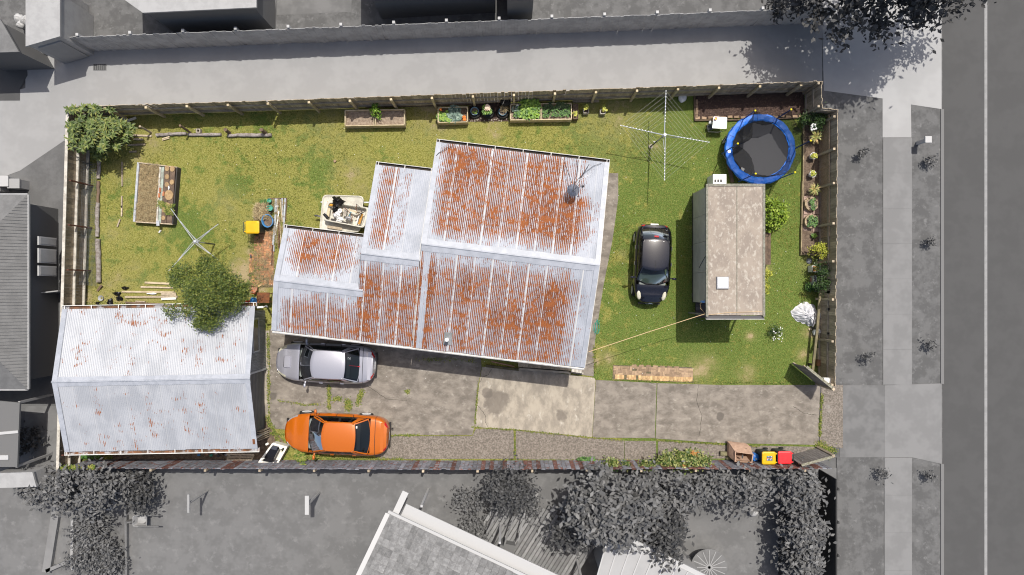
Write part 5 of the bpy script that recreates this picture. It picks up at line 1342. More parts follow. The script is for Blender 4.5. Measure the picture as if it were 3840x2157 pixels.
# ------------------------------------------------------------------ trampoline
def trampoline():
    c = gp(1920+909.3, 1078.5-506.6); r = thing('trampoline', c, 'round trampoline with blue pad, black net and yellow capped poles', 'trampoline')
    R0, R1, Z = 1.33, 1.645, .78
    mat_m = mat('black mesh mat', (.055,.056,.062), (.045,.046,.05), 60, .9)
    mb = MB(); mb.lathe([(R0+.02,Z-.03),(R0*.7,Z-.05),(.001,Z-.07)], c, 48, cap0=False); mb.part('jumping_mat', mat_m, r, True)
    pad = mat('blue vinyl pad', (.010,.115,.52), (.014,.15,.62), 5, .5, bump=.5, bscale=9)
    mb = MB(); N = 64; prof = [(R0-.02,.0),(R0+.05,.035),((R0+R1)/2,.045),(R1-.03,.03),(R1,-.03),(R1+.005,-.09)]
    for i in range(N):
        for j in range(len(prof)-1):
            q = []
            for k, jj in ((i,j),(i+1,j),(i+1,j+1),(i,j+1)):
                a = 2*math.pi*(k%N)/N; rr, zz = prof[jj]; w_ = 1+.010*math.sin(a*13+jj)+.006*math.sin(a*29); zz += .012*math.sin(a*17+jj*1.3)
                q.append(c+Vector((rr*w_*math.cos(a), rr*w_*math.sin(a), Z+zz)))
            mb.face(*q[::-1])
    mb.part('safety_pad', pad, r, True)
    sm_ = mat('navy seam', (.008,.04,.2), rough=.6)
    for k in range(12): a = 2*math.pi*k/12+.1; mb = MB(); mb.bar(c+Vector((R0*math.cos(a),R0*math.sin(a),Z+.052)), c+Vector((R1*math.cos(a),R1*math.sin(a),Z+.042)), .012,.006); mb.part('pad_seam', sm_, r)
    mb = MB(); mb.tube([c+Vector((1.6*math.cos(a),1.6*math.sin(a),Z-.06)) for a in [2*math.pi*k/36 for k in range(37)]], .028, 8, False); mb.part('frame', steel, r, True)
    for k in range(3):
        a = 2*math.pi*k/3+.5; p0, p1 = [c+Vector((1.6*math.cos(a+d),1.6*math.sin(a+d),0)) for d in (-.28,.28)]; up_ = Vector((0,0,Z-.08))
        mb = MB(); mb.tube([p0+up_, p0+Vector((0,0,.04)), p1+Vector((0,0,.04)), p1+up_], .024, 8); mb.part('leg', steel, r, True)
    tops = [(844.9,-614.3),(969.7,-618.4),(1037.8,-510),(983,-400),(846.3,-395.4),(784.3,-500)]
    T = [gp(1920+x, 1078.5+y, 2.38) for x, y in tops]; pm = mat('blue pole foam', (.02,.075,.30), (.03,.10,.38), 6, .6); cap_m = mat('yellow cap', (.75,.62,.02), rough=.4)
    for p in T:
        mb = MB(); mb.tube([Vector((p.x,p.y,.1)), Vector((p.x,p.y,Z+.02)), p], .027, 8); po = mb.part('pole', pm, r, True)
        mb = MB(); mb.blob(p+Vector((0,0,.02)), .048, 10, 7); mb.part('pole_cap', cap_m, po, True)
    # the net hangs in slack bays between the poles, gathered at the mat edge, one bay fallen inwards
    net = bpy.data.materials.new('black netting'); net.use_nodes = True; n_ = net.node_tree.nodes; L_ = net.node_tree.links
    pb = n_['Principled BSDF']; pb.inputs['Base Color'].default_value = (.012,.012,.012,1); pb.inputs['Roughness'].default_value = 1; pb.inputs['Alpha'].default_value = .62
    mb = MB(); n = len(T); NV = 8; NU = 10
    sag_top = [.16,.12,.25,.40,.12,.40]; inw = [.30,.10,-.10,-.05,.28,.42]
    for i in range(n):
        a, b = T[i], T[(i+1)%n]; g = {}
        for u in range(NU+1):
            t = u/NU; s = 4*t*(1-t); tp = a.lerp(b, t); out = (tp-Vector((c.x,c.y,tp.z))); 
            tp = tp - out*(inw[i]*s*.55); tp.z -= sag_top[i]*s
            aa = math.atan2(a.y-c.y, a.x-c.x); bb = math.atan2(b.y-c.y, b.x-c.x); dd = (bb-aa+math.pi) % (2*math.pi)-math.pi
            an = aa+dd*t; bt = c+Vector((R0*1.0*math.cos(an), R0*1.0*math.sin(an), Z+.03))
            for v in range(NV+1):
                k = v/NV; p = tp.lerp(bt, k); od = Vector((math.cos(an), math.sin(an), 0)); p -= od*(inw[i]*s*.9+.04)*math.sin(math.pi*k); p += od*.025*math.sin(u*2.3+v*1.7); g[u,v] = p
        for u in range(NU):
            for v in range(NV): mb.face(g[u,v], g[u+1,v], g[u+1,v+1], g[u,v+1])
    mb.part('safety_net', net, r, True)
    q = pt('I',640,882,Z+.05); mb = MB(); mb.box(q, (.13,.13,.012), (0,0,.2)); mb.part('label_patch', white_plastic, r)
    q = pt('I',805,1100,Z-.03); mb = MB(); mb.box(q, (.17,.12,.01), (0,0,-.5)); mb.part('label_patch', mat('pale grey patch', (.45,.45,.45), rough=.6), r)
    mb = MB(); mb.tube([pt('I',600,870,.5), pt('I',560,912,.35), pt('I',610,990,.25), pt('I',765,1240,.03)], .016, 6); mb.tube([pt('I',660,900,.5), pt('I',700,1020,.3)], .012, 6); mb.part('ladder', steel, r, True)
trampoline()
mb = MB(); mb.bar(pt('I',585,815,.04), pt('I',680,1265,.04), .16, .06); mb.single('plank', wood_brown, 'brown timber plank lying under the trampoline edge', 'plank')
# ------------------------------------------------------------------ white folding table with cup, seat ring
def cooker():
    p = pt('I',525,530,.6); r = thing('folding_table', (p.x,p.y,0), 'small white topped table on a bent steel frame by the mulch bed', 'table')
    q = [pt('I',448,455,.66), pt('I',610,465,.66), pt('I',603,602,.66), pt('I',432,594,.66)]; mb = MB(); mb.prism([(v.x,v.y) for v in q[::-1]], .64, .665)
    for i in range(4): mb.bar(q[i]+Vector((0,0,.008)), q[(i+1)%4]+Vector((0,0,.008)), .02, .03)
    mb.part('tabletop', white_plastic, r)
    mb = MB(); mb.tube([pt('I',400,500,.5), pt('I',370,560,.5), pt('I',380,640,.45), pt('I',500,645,.45), pt('I',590,625,.5), pt('I',605,590,.6)], .012, 6); mb.part('frame', steel_dark, r, True)
    for x, y in ((450,470),(590,480),(590,590),(440,590)):
        a = pt('I',x,y,.64); mb = MB(); mb.tube([(a.x,a.y,0), a], .012, 6); mb.part('leg', steel_dark, r)
    c = pt('I',467,484,.665); mb = MB(); mb.lathe([(.035,0),(.065,.11),(.055,.11),(.03,.02)], c, 16); mb.single('cup', mat('red cup', (.62,.05,.03), rough=.4), 'red cup with yellow inside on the white topped table', 'cup', smooth=True)
    mb = MB(); mb.lathe([(.045,.085),(.001,.09)], c+Vector((.0,0,0)), 14, cap0=False); mb.single('tumbler', mat('yellow tumbler', (.8,.55,.03), rough=.4), 'yellow tumbler nested in the red cup on the table', 'tumbler')
    b = pt('I',412,580,.3); b.z = 0; mb = MB(); mb.lathe([(.11,0),(.14,.27),(.15,.28),(.13,.26),(.10,.05),(.001,.05)], b, 20); mb.single('bucket', mat('grey bucket', (.22,.23,.24), rough=.5), 'grey round bucket under the white topped table', 'bucket', smooth=True)
    mb = MB(); mb.blob(pt('I',410,525,.33), (.1,.09,.07), 12, 7, .1); mb.single('plastic_pot', white_plastic, 'whitish pot beside the grey bucket under the table', 'pot', smooth=True)
cooker()
# white vented cabinet behind the cabin
p = pt('J', 931, 121, .95); r = thing('vented_cabinet', (p.x,p.y,0), 'white metal cabinet with three square vents behind the cabin', 'cabinet')
mb = MB(); mb.box((p.x,p.y,.475), (.62,.45,.95)); mb.part('case', white_paint, r)
for i in range(3):
    q = pt('J', 893+25*i, 137, .955); mb = MB(); mb.box((q.x,q.y,.953), (.085,.13,.012)); v_ = mb.part('vent', mat('vent dark', (.03,.03,.03), rough=.6), r)
    for k in range(3): mb = MB(); mb.box((q.x,q.y-.04+.04*k,.961), (.075,.008,.006)); mb.part('louvre', steel_dark, v_)
mb = MB(); q = pt('J',930,86,.955); mb.box((q.x,q.y,.955), (.22,.02,.012)); mb.part('handle', steel_dark, r)
# bench and shrubs beside the cabin
a, b = pt('J',1352,590,.42), pt('J',1352,870,.42); r = thing('bench', (a.x,(a.y+b.y)/2,0), 'long brown timber bench against the street side of the cabin', 'bench')
for dx in (-.07,.07): mb = MB(); mb.bar(a+Vector((dx,0,0)), b+Vector((dx,0,0)), .125, .045); mb.part('seat_board', wood_brown, r)
for t in (.08,.92): q = a.lerp(b,t); mb = MB(); mb.box((q.x,q.y,.2), (.25,.08,.395)); mb.part('leg', wood_brown, r)
leaf_gloss = mat('glossy lime leaves', (.12,.2,.02), rough=.55, spec=.3, island=[(.07,.13,.01),(.16,.24,.02),(.28,.36,.05)])
tree('shrub', pt('J',1375,440,0), pt('J',1380,430,.75), (.62,.72,.75), 60, 34, .11, .13, leaf_gloss, wood_brown, 'rounded glossy lime green shrub against the cabin wall', 'shrub', trunk_r=.04, up=.8, elong=1.7, limbs=6)
tree('shrub', pt('J',1340,965,0), pt('J',1342,965,.35), (.22,.22,.3), 12, 16, .07, .09, g_yel, wood_brown, 'small yellow-green shrub at the cabin wall past the bench', 'shrub', trunk_r=.015, limbs=3)
tree('shrub', pt('J',1335,1085,0), pt('J',1338,1080,.3), (.16,.2,.25), 9, 12, .06, .08, g_yel, wood_brown, 'tiny yellow-green shrub near the porch end of the cabin', 'shrub', trunk_r=.012, limbs=3)

# ------------------------------------------------------------------ wheelie bins, bags and gate at the street end
bin_green = mat('dark bin plastic', (.030,.042,.036), (.022,.03,.027), 5, .5)
lid_y = mat('yellow bin lid', (.66,.40,.004), (.58,.35,.004), 3, .42)
lid_r = mat('red bin lid', (.72,.028,.035), (.65,.022,.03), 3, .42)
def wheelie_bin(p, lid_m, label, face, lw=.60, ld=.64, extra=None):
    r = thing('wheelie_bin', p, label, 'bin', 'wheelie bins', 0); p = Vector(p); H_ = 1.0
    def loop(sx, sy, z, ox=0):
        return [p+Vector((ox+sx*i, sy*j, z)) for i, j in ((-.42,-.5),(.42,-.5),(.5,-.42),(.5,.42),(.42,.5),(-.42,.5),(-.5,.42),(-.5,-.42))]
    def loft(mb, loops, cap=True):
        b = len(mb.v); n = 8
        for L_ in loops: mb.v += L_
        for i in range(len(loops)-1):
            for k in range(n): mb.f.append((b+i*n+k, b+i*n+(k+1)%n, b+(i+1)*n+(k+1)%n, b+(i+1)*n+k))
        if cap: mb.f.append(tuple(b+k for k in range(n))[::-1]); mb.f.append(tuple(b+(len(loops)-1)*n+k for k in range(n)))
        return mb
    s = 1 if face == 'e' else -1        # handle side
    mb = loft(MB(), [loop(.42,.42,.06,-s*.03), loop(.47,.46,.5,-s*.02), loop(.53,.53,.95), loop(.60,.60,.97), loop(.60,.60,1.0)]); mb.part('body', bin_green, r)
    mb = loft(MB(), [loop(ld*.99,lw*.98,1.0), loop(ld,lw,1.02), loop(ld*.97,lw*.95,1.05), loop(ld*.84,lw*.80,1.068)]); lid = mb.part('lid', lid_m, r)
    for j in (-.2,.2): mb = MB(); mb.box(p+Vector((s*(ld/2+.02), j, 1.02)), (.08,.045,.05)); mb.part('hinge', lid_m, lid)
    mb = MB(); mb.tube([p+Vector((s*.34,-.24,.99)), p+Vector((s*.42,-.24,1.0)), p+Vector((s*.42,.24,1.0)), p+Vector((s*.34,.24,.99))], .016, 6); mb.part('handle', bin_green, r)
    for j in (-.23,.23): mb = MB(); mb.tube([p+Vector((s*.20,j-.03,.10)), p+Vector((s*.20,j+.03,.10))], .10, 14); mb.part('wheel', rubber, r)
    if extra: extra(lid, p)
    return r
def sticker(lid, p):
    mb = MB(); mb.box(p+Vector((.02,.0,1.07)), (.27,.225,.003)); pn = mb.part('sticker', mat('dark purple sticker', (.045,.04,.085), rough=.5), lid)
def sticker_dots(root, p):
    cs = [mat('sticker '+n, c, rough=.5) for n, c in (('white',(.75,.75,.8)),('pink',(.75,.2,.3)),('teal',(.1,.45,.5)),('gold',(.8,.6,.15)))]
    for i in range(4):
        for j in range(3):
            mb = MB(); mb.lathe([(.022,0),(.001,.001)], p+Vector((-.075+.062*i,-.07+.07*j,1.0735)), 10, cap0=False); mb.part('symbol', cs[(i*2+j)%4], root)
pb = pt('M', 1335, 985, 1.0); b1 = wheelie_bin((pb.x,pb.y,.026), lid_y, 'dark wheelie bin with yellow lid and a purple symbol sticker', 'e', extra=sticker); sticker_dots(b1, Vector((pb.x,pb.y,.026)))
def emboss(lid, p):
    mb = MB()
    q = [p+Vector((x,y,1.07)) for x, y in ((-.13,-.11),(.13,-.11),(.13,.11),(-.13,.11))]
    for i in range(4): mb.bar(q[i], q[(i+1)%4], .014,.012)
    mb.part('embossed_frame', lid_r, lid)
pb = pt('M', 1585, 978, 1.0); wheelie_bin((pb.x,pb.y,.026), lid_r, 'dark wheelie bin with bright red lid', 'e', extra=emboss)
pb = pt('E', 288, 568, 1.0); wheelie_bin((pb.x,pb.y,0), lid_y, 'dark wheelie bin with plain yellow lid by the brick path', 'w')
# paper garden bag
paper = mat('brown paper', (.45,.30,.215), (.37,.24,.17), 5, .85, bump=.8, bscale=9); paper_in = mat('inside of paper bag', (.33,.20,.12), (.25,.15,.09), 4, .9, bump=.6, bscale=9)
def paper_bag():
    T = [pt('M',812,1045,.80), pt('M',1078,1056,.80), pt('M',1098,925,.80), pt('M',818,885,.80)]; c = sum(T, Vector())/4; r = thing('garden_bag', (c.x,c.y,.026), 'open brown paper garden bag standing next to the bins', 'bag')
    ring = lambda s, z, dx=0, dy=0, jit=.0: [Vector((c.x+dx+(t.x-c.x)*s[0]+random.uniform(-jit,jit), c.y+dy+(t.y-c.y)*s[1]+random.uniform(-jit,jit), z)) for t in sub]
    sub = []
    for i in range(4):
        for k in range(5): sub.append(T[i].lerp(T[(i+1)%4], k/5))
    loops = [ring((1.05,1.15),.03,-.10,.26), ring((1.2,1.45),.22,-.10,.26,.03), ring((1.15,1.3),.45,-.07,.17,.03), ring((1.04,1.1),.66,-.02,.06,.015), ring((1,1),.80)]
    def loft(loops, flip=False):
        mb = MB(); n = len(loops[0])
        for L_ in loops: mb.v += L_
        for i in range(len(loops)-1):
            for k in range(n): q = (i*n+k, i*n+(k+1)%n, (i+1)*n+(k+1)%n, (i+1)*n+k); mb.f.append(q[::-1] if flip else q)
        return mb
    mb = loft(loops); mb.f.append(tuple(range(len(sub)))[::-1]); mb.part('bag_side', paper, r, True)
    mb = loft([ring((1.03,1.05),.79), ring((1.03,1.05),.83), ring((.92,.88),.83)]); mb.part('rolled_rim', paper, r)
    mb = loft([ring((.94,.90),.82), ring((.9,.86),.4,-.02,.04), ring((.8,.8),.10,-.03,.08)], False); mb.f.append(tuple(2*len(sub)+k for k in range(len(sub)))); mb.part('bag_lining', paper_in, r)
    ink = mat('dark ink', (.10,.09,.07), rough=.8); mb = MB()
    for i in range(4): q = pt('M', 985+18*i, 830+14*i, .55); mb.bar(q+Vector((-.05,.012*i,0)), q+Vector((.06,-.05,.02)), .012, .01)
    mb.part('printed_lines', ink, r)
paper_bag()
p = pt('M',1135,985,.45); mb = MB(); mb.lathe([(.16,.03),(.19,.1),(.19,.40),(.15,.47),(.05,.49),(.045,.55),(.001,.55)], (p.x,p.y,0), 22); r = mb.single('water_bottle', mat('blue drum plastic', (.02,.12,.42), (.03,.17,.52), 6, .3), 'blue plastic water drum between the paper bag and the yellow lidded bin', 'drum', smooth=True)
for i, (x0,y0,x1,y1,h,lab) in enumerate(((585,915,705,918,.16,'mossy sawn timber block sticking out nearest the hedge shrub'),(680,975,820,985,.10,'lower timber block half under the paper garden bag'))):
    mb = MB(); mb.bar(pt('M',x0,y0,h), pt('M',x1,y1,h), .18, .14); mb.single('timber_block', mat('mossy block %d'%i, (.22,.20,.11), (.15,.14,.08), 8, .95), lab, 'timber block')
def gate(base0, base1, h, label, boards, side, lichen=True):
    a, b = Vector(base0), Vector(base1); d = (b-a); L_ = d.length; d.normalize(); ang = math.atan2(d.y,d.x); nrm = Vector((-d.y,d.x,0))*side
    r = thing('timber_gate', a.lerp(b,.5), label, 'gate', 'pair of driveway gates')
    m = mat('weathered gate board', (.235,.215,.20), (.165,.15,.14), 4, .9, objvar=.2, bump=.4, stretch=(4,4,.6))
    for i in range(boards):
        q = a+d*(L_*(i+.5)/boards); mb = MB(); mb.box((q.x,q.y,h/2+.05), (L_/boards-.012,.022,h-.08), (0,0,ang)); mb.part('board', m, r)
    for z in (.35, h-.3): mb = MB(); mb.bar(a-nrm*.04+Vector((0,0,z)), b-nrm*.04+Vector((0,0,z)), .05,.09); mb.part('rail', wood_grey, r)
    mb = MB(); mb.bar(a-nrm*.04+Vector((0,0,.3)), b-nrm*.04+Vector((0,0,h-.3)), .04,.08); mb.part('brace', wood_grey, r)
    lm = mat('lichen timber', (.30,.29,.235), (.16,.15,.10), 16, .95, lo=.45, hi=.55)
    mb = MB(); mb.bar(a+Vector((0,0,h+.025))-nrm*.02, b+Vector((0,0,h+.025))-nrm*.02, .11, .045); mb.part('top_rail', lm, r)
    mb = MB(); q = b+d*.07; mb.box((q.x,q.y,h*.5), (.12,.12,h+.1), (0,0,ang)); mb.part('gate_post', wood_grey, r)
gate(pt('L',735,905), pt('L',1015,1133), 1.72, 'weathered board gate standing open over the lawn corner beside the letterbox', 10, -1)
gate(gp(2949,1709), gp(3058,1679), 1.66, 'weathered board gate standing open behind the red lidded bin', 11, 1)
p = pt('L',1165,1112,1.30); r = thing('letterbox', (p.x,p.y,0), 'white metal letterbox on a post at the gate end of the fence', 'letterbox')
mb = MB(); mb.box((p.x,p.y,1.18), (.40,.28,.24)); mb.part('box', white_paint, r); mb = MB(); mb.box((p.x-.205,p.y,1.2), (.012,.22,.05)); mb.part('slot', steel_dark, r); mb = MB(); mb.box((p.x,p.y,.53), (.09,.09,1.06)); mb.part('post', wood_grey, r)
for i, (zn,x,y) in enumerate((('K',985,1430),('L',1160,110),('L',1160,300),('L',1157,575))):
    p = pt(zn,x,y,1.12); p.x = gp(3066,0).x; mb = MB(); mb.box((p.x,p.y,1.10), (.12,.10,.07)); mb.box((p.x+.03,p.y,1.04), (.05,.06,.08))
    mb.single('solar_light', black_plastic, ('small black solar light on the fence rail nearest the leafy shrub','small black solar light on the fence rail next above the white tarpaulin','small black solar light on the fence rail level with the white tarpaulin','small black solar light on the fence rail closest to the letterbox')[i], 'solar light', 'solar lights on the fence rail')
# ------------------------------------------------------------------ garden strip along the street fence
def garden_strip():
    r = struct_root('garden_strip'); c = [pt('I',1555,470), pt('I',1775,440), pt('K',888,945), pt('K',640,945)]; mb = MB(); n, m_ = 60, 8; g = {}
    for i in range(n+1):
        for j in range(m_+1): p = c[0].lerp(c[3], i/n).lerp(c[1].lerp(c[2], i/n), j/m_); p.z = .04+random.uniform(-.012,.02); g[i,j] = p
    for i in range(n):
        for j in range(m_): mb.face(g[i+1,j], g[i+1,j+1], g[i,j+1], g[i,j])
    mb.part('soil', soil, r, True)
    e = mat('edging timber', (.34,.27,.16), (.2,.16,.10), 3, .9)
    for a, b in ((pt('I',1557,560,.1), pt('I',1545,1447,.1)), (pt('K',648,0,.1), pt('K',640,555,.1)), (pt('K',638,560,.12), pt('K',633,942,.12)), (pt('K',620,946,.08), pt('K',880,950,.08))):
        mb = MB(); mb.bar(a-Vector((0,0,.03)), b-Vector((0,0,.03)), .05, .15); mb.part('edging_board', e, r)
    pv = mat('pink paver', (.40,.29,.235), (.32,.23,.19), 5, .92, objvar=.12)
    for x0,y0,x1,y1 in ((662,192,770,432),(774,195,884,430),(656,438,768,640),(772,440,880,655)):
        a = pt('K',x0,y0); b = pt('K',x1,y1); mb = MB(); mb.box(((a.x+b.x)/2,(a.y+b.y)/2,.05), (abs(b.x-a.x)-.012,abs(b.y-a.y)-.012,.05)); mb.part('paver', pv, r)
garden_strip()
def ring_planter(x, y, rad, label, leafpts, leafm, gap_at):
    p = pt('K',x,y,.3); p.z = .075; r = thing('ring_planter', p, label, 'planter', 'round block planters'); bm_ = mat('buff block', (.42,.33,.22), (.33,.255,.165), 6, .92, objvar=.15, bump=.4)
    n = 8
    for lv in range(2):
        for k in range(n):
            a0 = 2*math.pi*(k+.5*lv)/n+.03; a1 = 2*math.pi*(k+1+.5*lv)/n-.03
            if lv and k == gap_at: continue
            mb = MB(); pts = [a0+(a1-a0)*i/4 for i in range(5)]; z0 = p.z+lv*.115; z1 = z0+.11
            poly = [(p.x+rad*math.cos(a), p.y+rad*math.sin(a)) for a in pts]+[(p.x+rad*.74*math.cos(a), p.y+rad*.74*math.sin(a)) for a in pts[::-1]]
            mb.prism(poly, z0, z1); mb.part('block', bm_, r)
    mb = MB(); mb.lathe([(rad*.75,.17),(.001,.18)], p, 18, cap0=False); mb.part('soil', soil_pale, r)
ring_planter(775,290,.33,'round planter of buff blocks nearest the spiky plant', 0, g_mid, 2)
ring_planter(772,518,.33,'round planter of buff blocks nearest the bare end of the strip', 0, g_mid, 6)
foliage('strawberry_leaves', scatter('K',735,225,805,365,.33,16), 5, .09, .06, g_mid, 'green leaves in the block planter nearest the spiky plant')
foliage('strawberry_leaves', scatter('K',725,455,840,580,.33,26), 5, .09, .06, g_mid, 'green leaves in the block planter nearest the bare strip end')
def potted(zone, x, y, h, rad, label, potm, lm, n, L_, w_, droop, rise, spiky=False):
    p = pt(zone,x,y,h); p.z = .05; r = thing('potted_plant', p, label, 'potted plant', 'potted plants in the garden strip')
    mb = MB(); mb.lathe([(rad*.72,0),(rad,h-.05),(rad*1.06,h-.05),(rad*1.06,h),(rad*.9,h),(rad*.85,h-.06)], p, 22); mb.part('pot', potm, r, True)
    mb = MB(); mb.lathe([(rad*.9,h-.05),(.001,h-.04)], p, 16, cap0=False); mb.part('soil', soil, r)
    C = [(p.x+random.gauss(0,rad*.25), p.y+random.gauss(0,rad*.25), p.z+h+random.uniform(-.03,.08)) for _ in range(n)]
    V_, F_ = plant_leaves(C, 15 if spiky else 6, L_, w_, droop, rise); link('leaves', np_mesh('leaves', V_-np.array(ORG[r.name]), F_, lm), None, r)
pot_grey = mat('grey pot', (.16,.16,.18), rough=.6); sp_m = mat('spiky leaves', (.3,.28,.08), rough=.5, island=[(.17,.22,.05),(.36,.36,.10),(.55,.36,.16)])
potted('I',1690,712,.32,.12,'spiky yellow-green potted plant just below the trampoline pole cap', pot_grey, sp_m, 3, .33, .035, .15, .8, True)
potted('I',1676,938,.30,.15,'white pot with a small bright shrub next to the lattice end', white_plastic, g_yel, 16, .10, .06, .15, .9)
potted('I',1668,1162,.30,.15,'white pot with a sparse bright shrub between white pot and spiky plant', white_plastic, g_yel, 11, .10, .05, .15, .9)
potted('I',1688,1352,.28,.12,'spiky yellow-green potted plant beside the round block planter', pot_grey, sp_m, 3, .32, .035, .15, .8, True)
def trellis():
    x = gp(3070.5,0).x; y0, y1 = gp(0,452).y, gp(0,892).y; r = thing('lattice_trellis', (x,(y0+y1)/2,0), 'brown diagonal lattice trellis fixed to the lower half of the street fence', 'trellis')
    lm = mat('brown lattice', (.55,.42,.28), (.42,.31,.2), 5, .9); ym = gp(0,640).y
    for (a, b) in ((y0,ym+.02),(ym-.02,y1)):
        for s in (1,-1):
            mb = MB(); H_ = 1.02; w_ = abs(b-a); t = -H_
            while t < w_:
                z0, z1, s0, s1 = 0, H_, t, t+H_
                if s0 < 0: z0 -= s0; s0 = 0
                if s1 > w_: z1 -= (s1-w_); s1 = w_
                if z1-z0 > .05:
                    f = (lambda q: a-q) if s > 0 else (lambda q: b+q); mb.bar((x-.006*s, f(s0), z0+.03), (x-.006*s, f(s1), z1+.03), .006, .034, up=(1,0,0)) if False else mb.bar((x-.006*s, f(s0), z0+.03), (x-.006*s, f(s1), z1+.03), .034, .008, up=(1,0,0))
                t += .145
            o = mb.part('lattice_slats', lm, r); o['kind'] = 'stuff'
        for z in (.02, 1.06): mb = MB(); mb.bar((x,a,z),(x,b,z), .03,.04); mb.part('frame_rail', lm, r)
        for yy in (a,b): mb = MB(); mb.bar((x,yy,.02),(x,yy,1.06), .03,.04); mb.part('frame_stile', lm, r)
trellis()
tree('shrub', pt('I',1690,500,0), pt('I',1680,500,.55), (.75,.45,.5), 40, 34, .12, .10, g_dark, wood_brown, 'dark leafy shrub in the fence corner by the mulch bed', 'shrub', trunk_r=.03, limbs=5, shell=.3)
foliage('white_flowers', scatter('I',1640,545,1700,625,.75,22,.2), 4, .05, .035, flower_w, 'white flowers on the dark corner shrub', 'flowers')
foliage('small_plant', scatter('K',780,680,815,725,.12,6), 6, .12, .05, g_bright, 'small bright plant at the bare end of the garden strip', 'plant', False)
tree('shrub', pt('K',870,900,0), pt('K',868,898,.75), (.36,.34,.4), 26, 26, .08, .09, g_yel, wood_brown, 'loose yellow-green shrub against the fence past the garden strip', 'shrub', trunk_r=.02, limbs=5)
mb = MB(); mb.lathe([(.13,0),(.135,.035),(.001,.04)], pt('K',735,1030), 18); mb.single('stepping_stone', mat('slate disc', (.13,.14,.16), rough=.8), 'round dark stepping stone on the ground past the garden strip', 'paving stone')
mb = MB(); mb.tube([pt('K',735,960,.05), pt('K',760,965,.3), pt('K',765,1010,.35)], .01, 5); mb.single('wire_stake', steel_dark, 'bent dark wire stake by the round stepping stone', 'stake')
def crate(zone, x0,y0,x1,y1,h,label,m,filling):
    c = [pt(zone,x0,y0,h), pt(zone,x1,y0,h), pt(zone,x1,y1,h), pt(zone,x0,y1,h)]; ctr = sum(c,Vector())/4; r = thing('crate', (ctr.x,ctr.y,0), label, 'crate')
    for i in range(4): mb = MB(); mb.bar(Vector((c[i].x,c[i].y,h/2)), Vector((c[(i+1)%4].x,c[(i+1)%4].y,h/2)), .025, h); mb.part('side_board', m, r)
    sheet('filling', [p-Vector((ctr.x,ctr.y,0)) for p in c], h*.7, filling, r)
crate('K',778,1092,885,1168,.45,'white crate of brown leaves beside the street fence', white_paint, leaf_dry)
crate('K',800,1222,830,1335,.40,'narrow grey trough next to the white crate', steel, soil)
mb = MB(); p = pt('K',765,1270,.1); mb.box((p.x,p.y,.1), (.07,.20,.2)); mb.single('brick', terracotta, 'single terracotta block leaning on the grey trough', 'brick')
foliage('autumn_leaves', scatter('K',795,1105,845,1160,.38,20), 5, .08, .05, mat('orange brown leaves', (.5,.25,.06), rough=.8), 'orange brown leaves in the white crate')
tree('shrub', pt('K',880,1250,0), pt('K',880,1250,.85), (.42,.85,.55), 46, 24, .11, .09, g_dark, wood_brown, 'tall dark leafy shrub climbing the street fence by the crate', 'shrub', trunk_r=.025, limbs=6, shell=.3)
foliage('leafy_weeds', scatter('K',700,1330,780,1420,.12,16)+scatter('K',800,1330,860,1400,.4,16), 6, .13, .06, g_mid, 'leafy green weeds below the grey trough')
# tarpaulin, wrapped bundle, beam
def tarp():
    out = [(895,210),(960,240),(1012,256),(1046,345),(1032,440),(1005,500),(960,495),(900,470),(850,450),(800,432),(762,385),(738,335),(775,290),(830,250)]
    c0 = pt('L',905,365,0); r = thing('tarpaulin', c0, 'crumpled white tarpaulin heaped on the lawn by the street fence', 'tarpaulin'); P_ = [pt('L',x,y,0.05) for x,y in out]; n = 84; m_ = 16; mb = MB(); g = {}
    for k in range(n):
        t = k/n*len(P_); i = int(t); q = P_[i%len(P_)].lerp(P_[(i+1)%len(P_)], t-i); a = 2*math.pi*k/n
        for j in range(m_+1):
            s = j/m_; p = c0.lerp(q, s); fold = math.sin(a*9+s*7)+.7*math.sin(a*17-s*11)+.5*math.sin(a*5+2)
            h = .50*(1-s**1.7) + .045*fold*min(1,s*3)*(1-s*.55) + .03*math.sin(s*16+a*3)*(1-s) + random.gauss(0,.006)
            p = Vector((p.x+.02*math.sin(a*11+s*5), p.y+.02*math.cos(a*13+s*4), max(.025,h))); g[k,j] = p
    for k in range(n):
        for j in range(m_): mb.face(g[k,j], g[k,j+1], g[(k+1)%n,j+1], g[(k+1)%n,j])
    tm = mat('white tarpaulin', (.66,.66,.68), (.55,.55,.58), 3, .6, c3=(.30,.27,.24), c3scale=2.4, c3lo=.64, c3hi=.72, bump=.25, bscale=9); mb.part('sheet', tm, r, True)
    mb = MB(); mb.blob(pt('L',1035,555,.15), (.19,.20,.16), 18, 10, .22); mb.single('wrapped_bundle', white_bag, 'small translucent plastic bundle under the long beam', 'bundle', smooth=True)
tarp()
r = thing('timber_beam', pt('L',1030,520,0), 'long olive timber beam propped on posts along the street fence', 'beam'); bm2 = mat('olive timber', (.22,.19,.11), (.15,.13,.08), 4, .9, bump=.3)
A_, B_ = pt('L',1078,40,.62), pt('L',985,1000,.50); mb = MB(); mb.bar(A_,A_.lerp(B_,.55)+Vector((.03,0,0)), .11,.09); mb.part('beam', bm2, r); mb = MB(); mb.bar(A_.lerp(B_,.55)+Vector((.03,0,0)), B_, .11,.09); mb.part('beam', bm2, r)
for t in (.06,.5,.93): q = A_.lerp(B_,t); mb = MB(); mb.box((q.x+.03,q.y,q.z/2-.03), (.09,.09,q.z-.06)); mb.part('post', wood_dark, r)
mb = MB(); a = pt('L',1050,905,.15); mb.box((a.x,a.y,.12), (.16,.30,.24)); mb.single('wooden_box', mat('reddish box', (.24,.12,.06), (.17,.09,.05), 4, .85), 'reddish brown wooden box between long beam and fence', 'box')
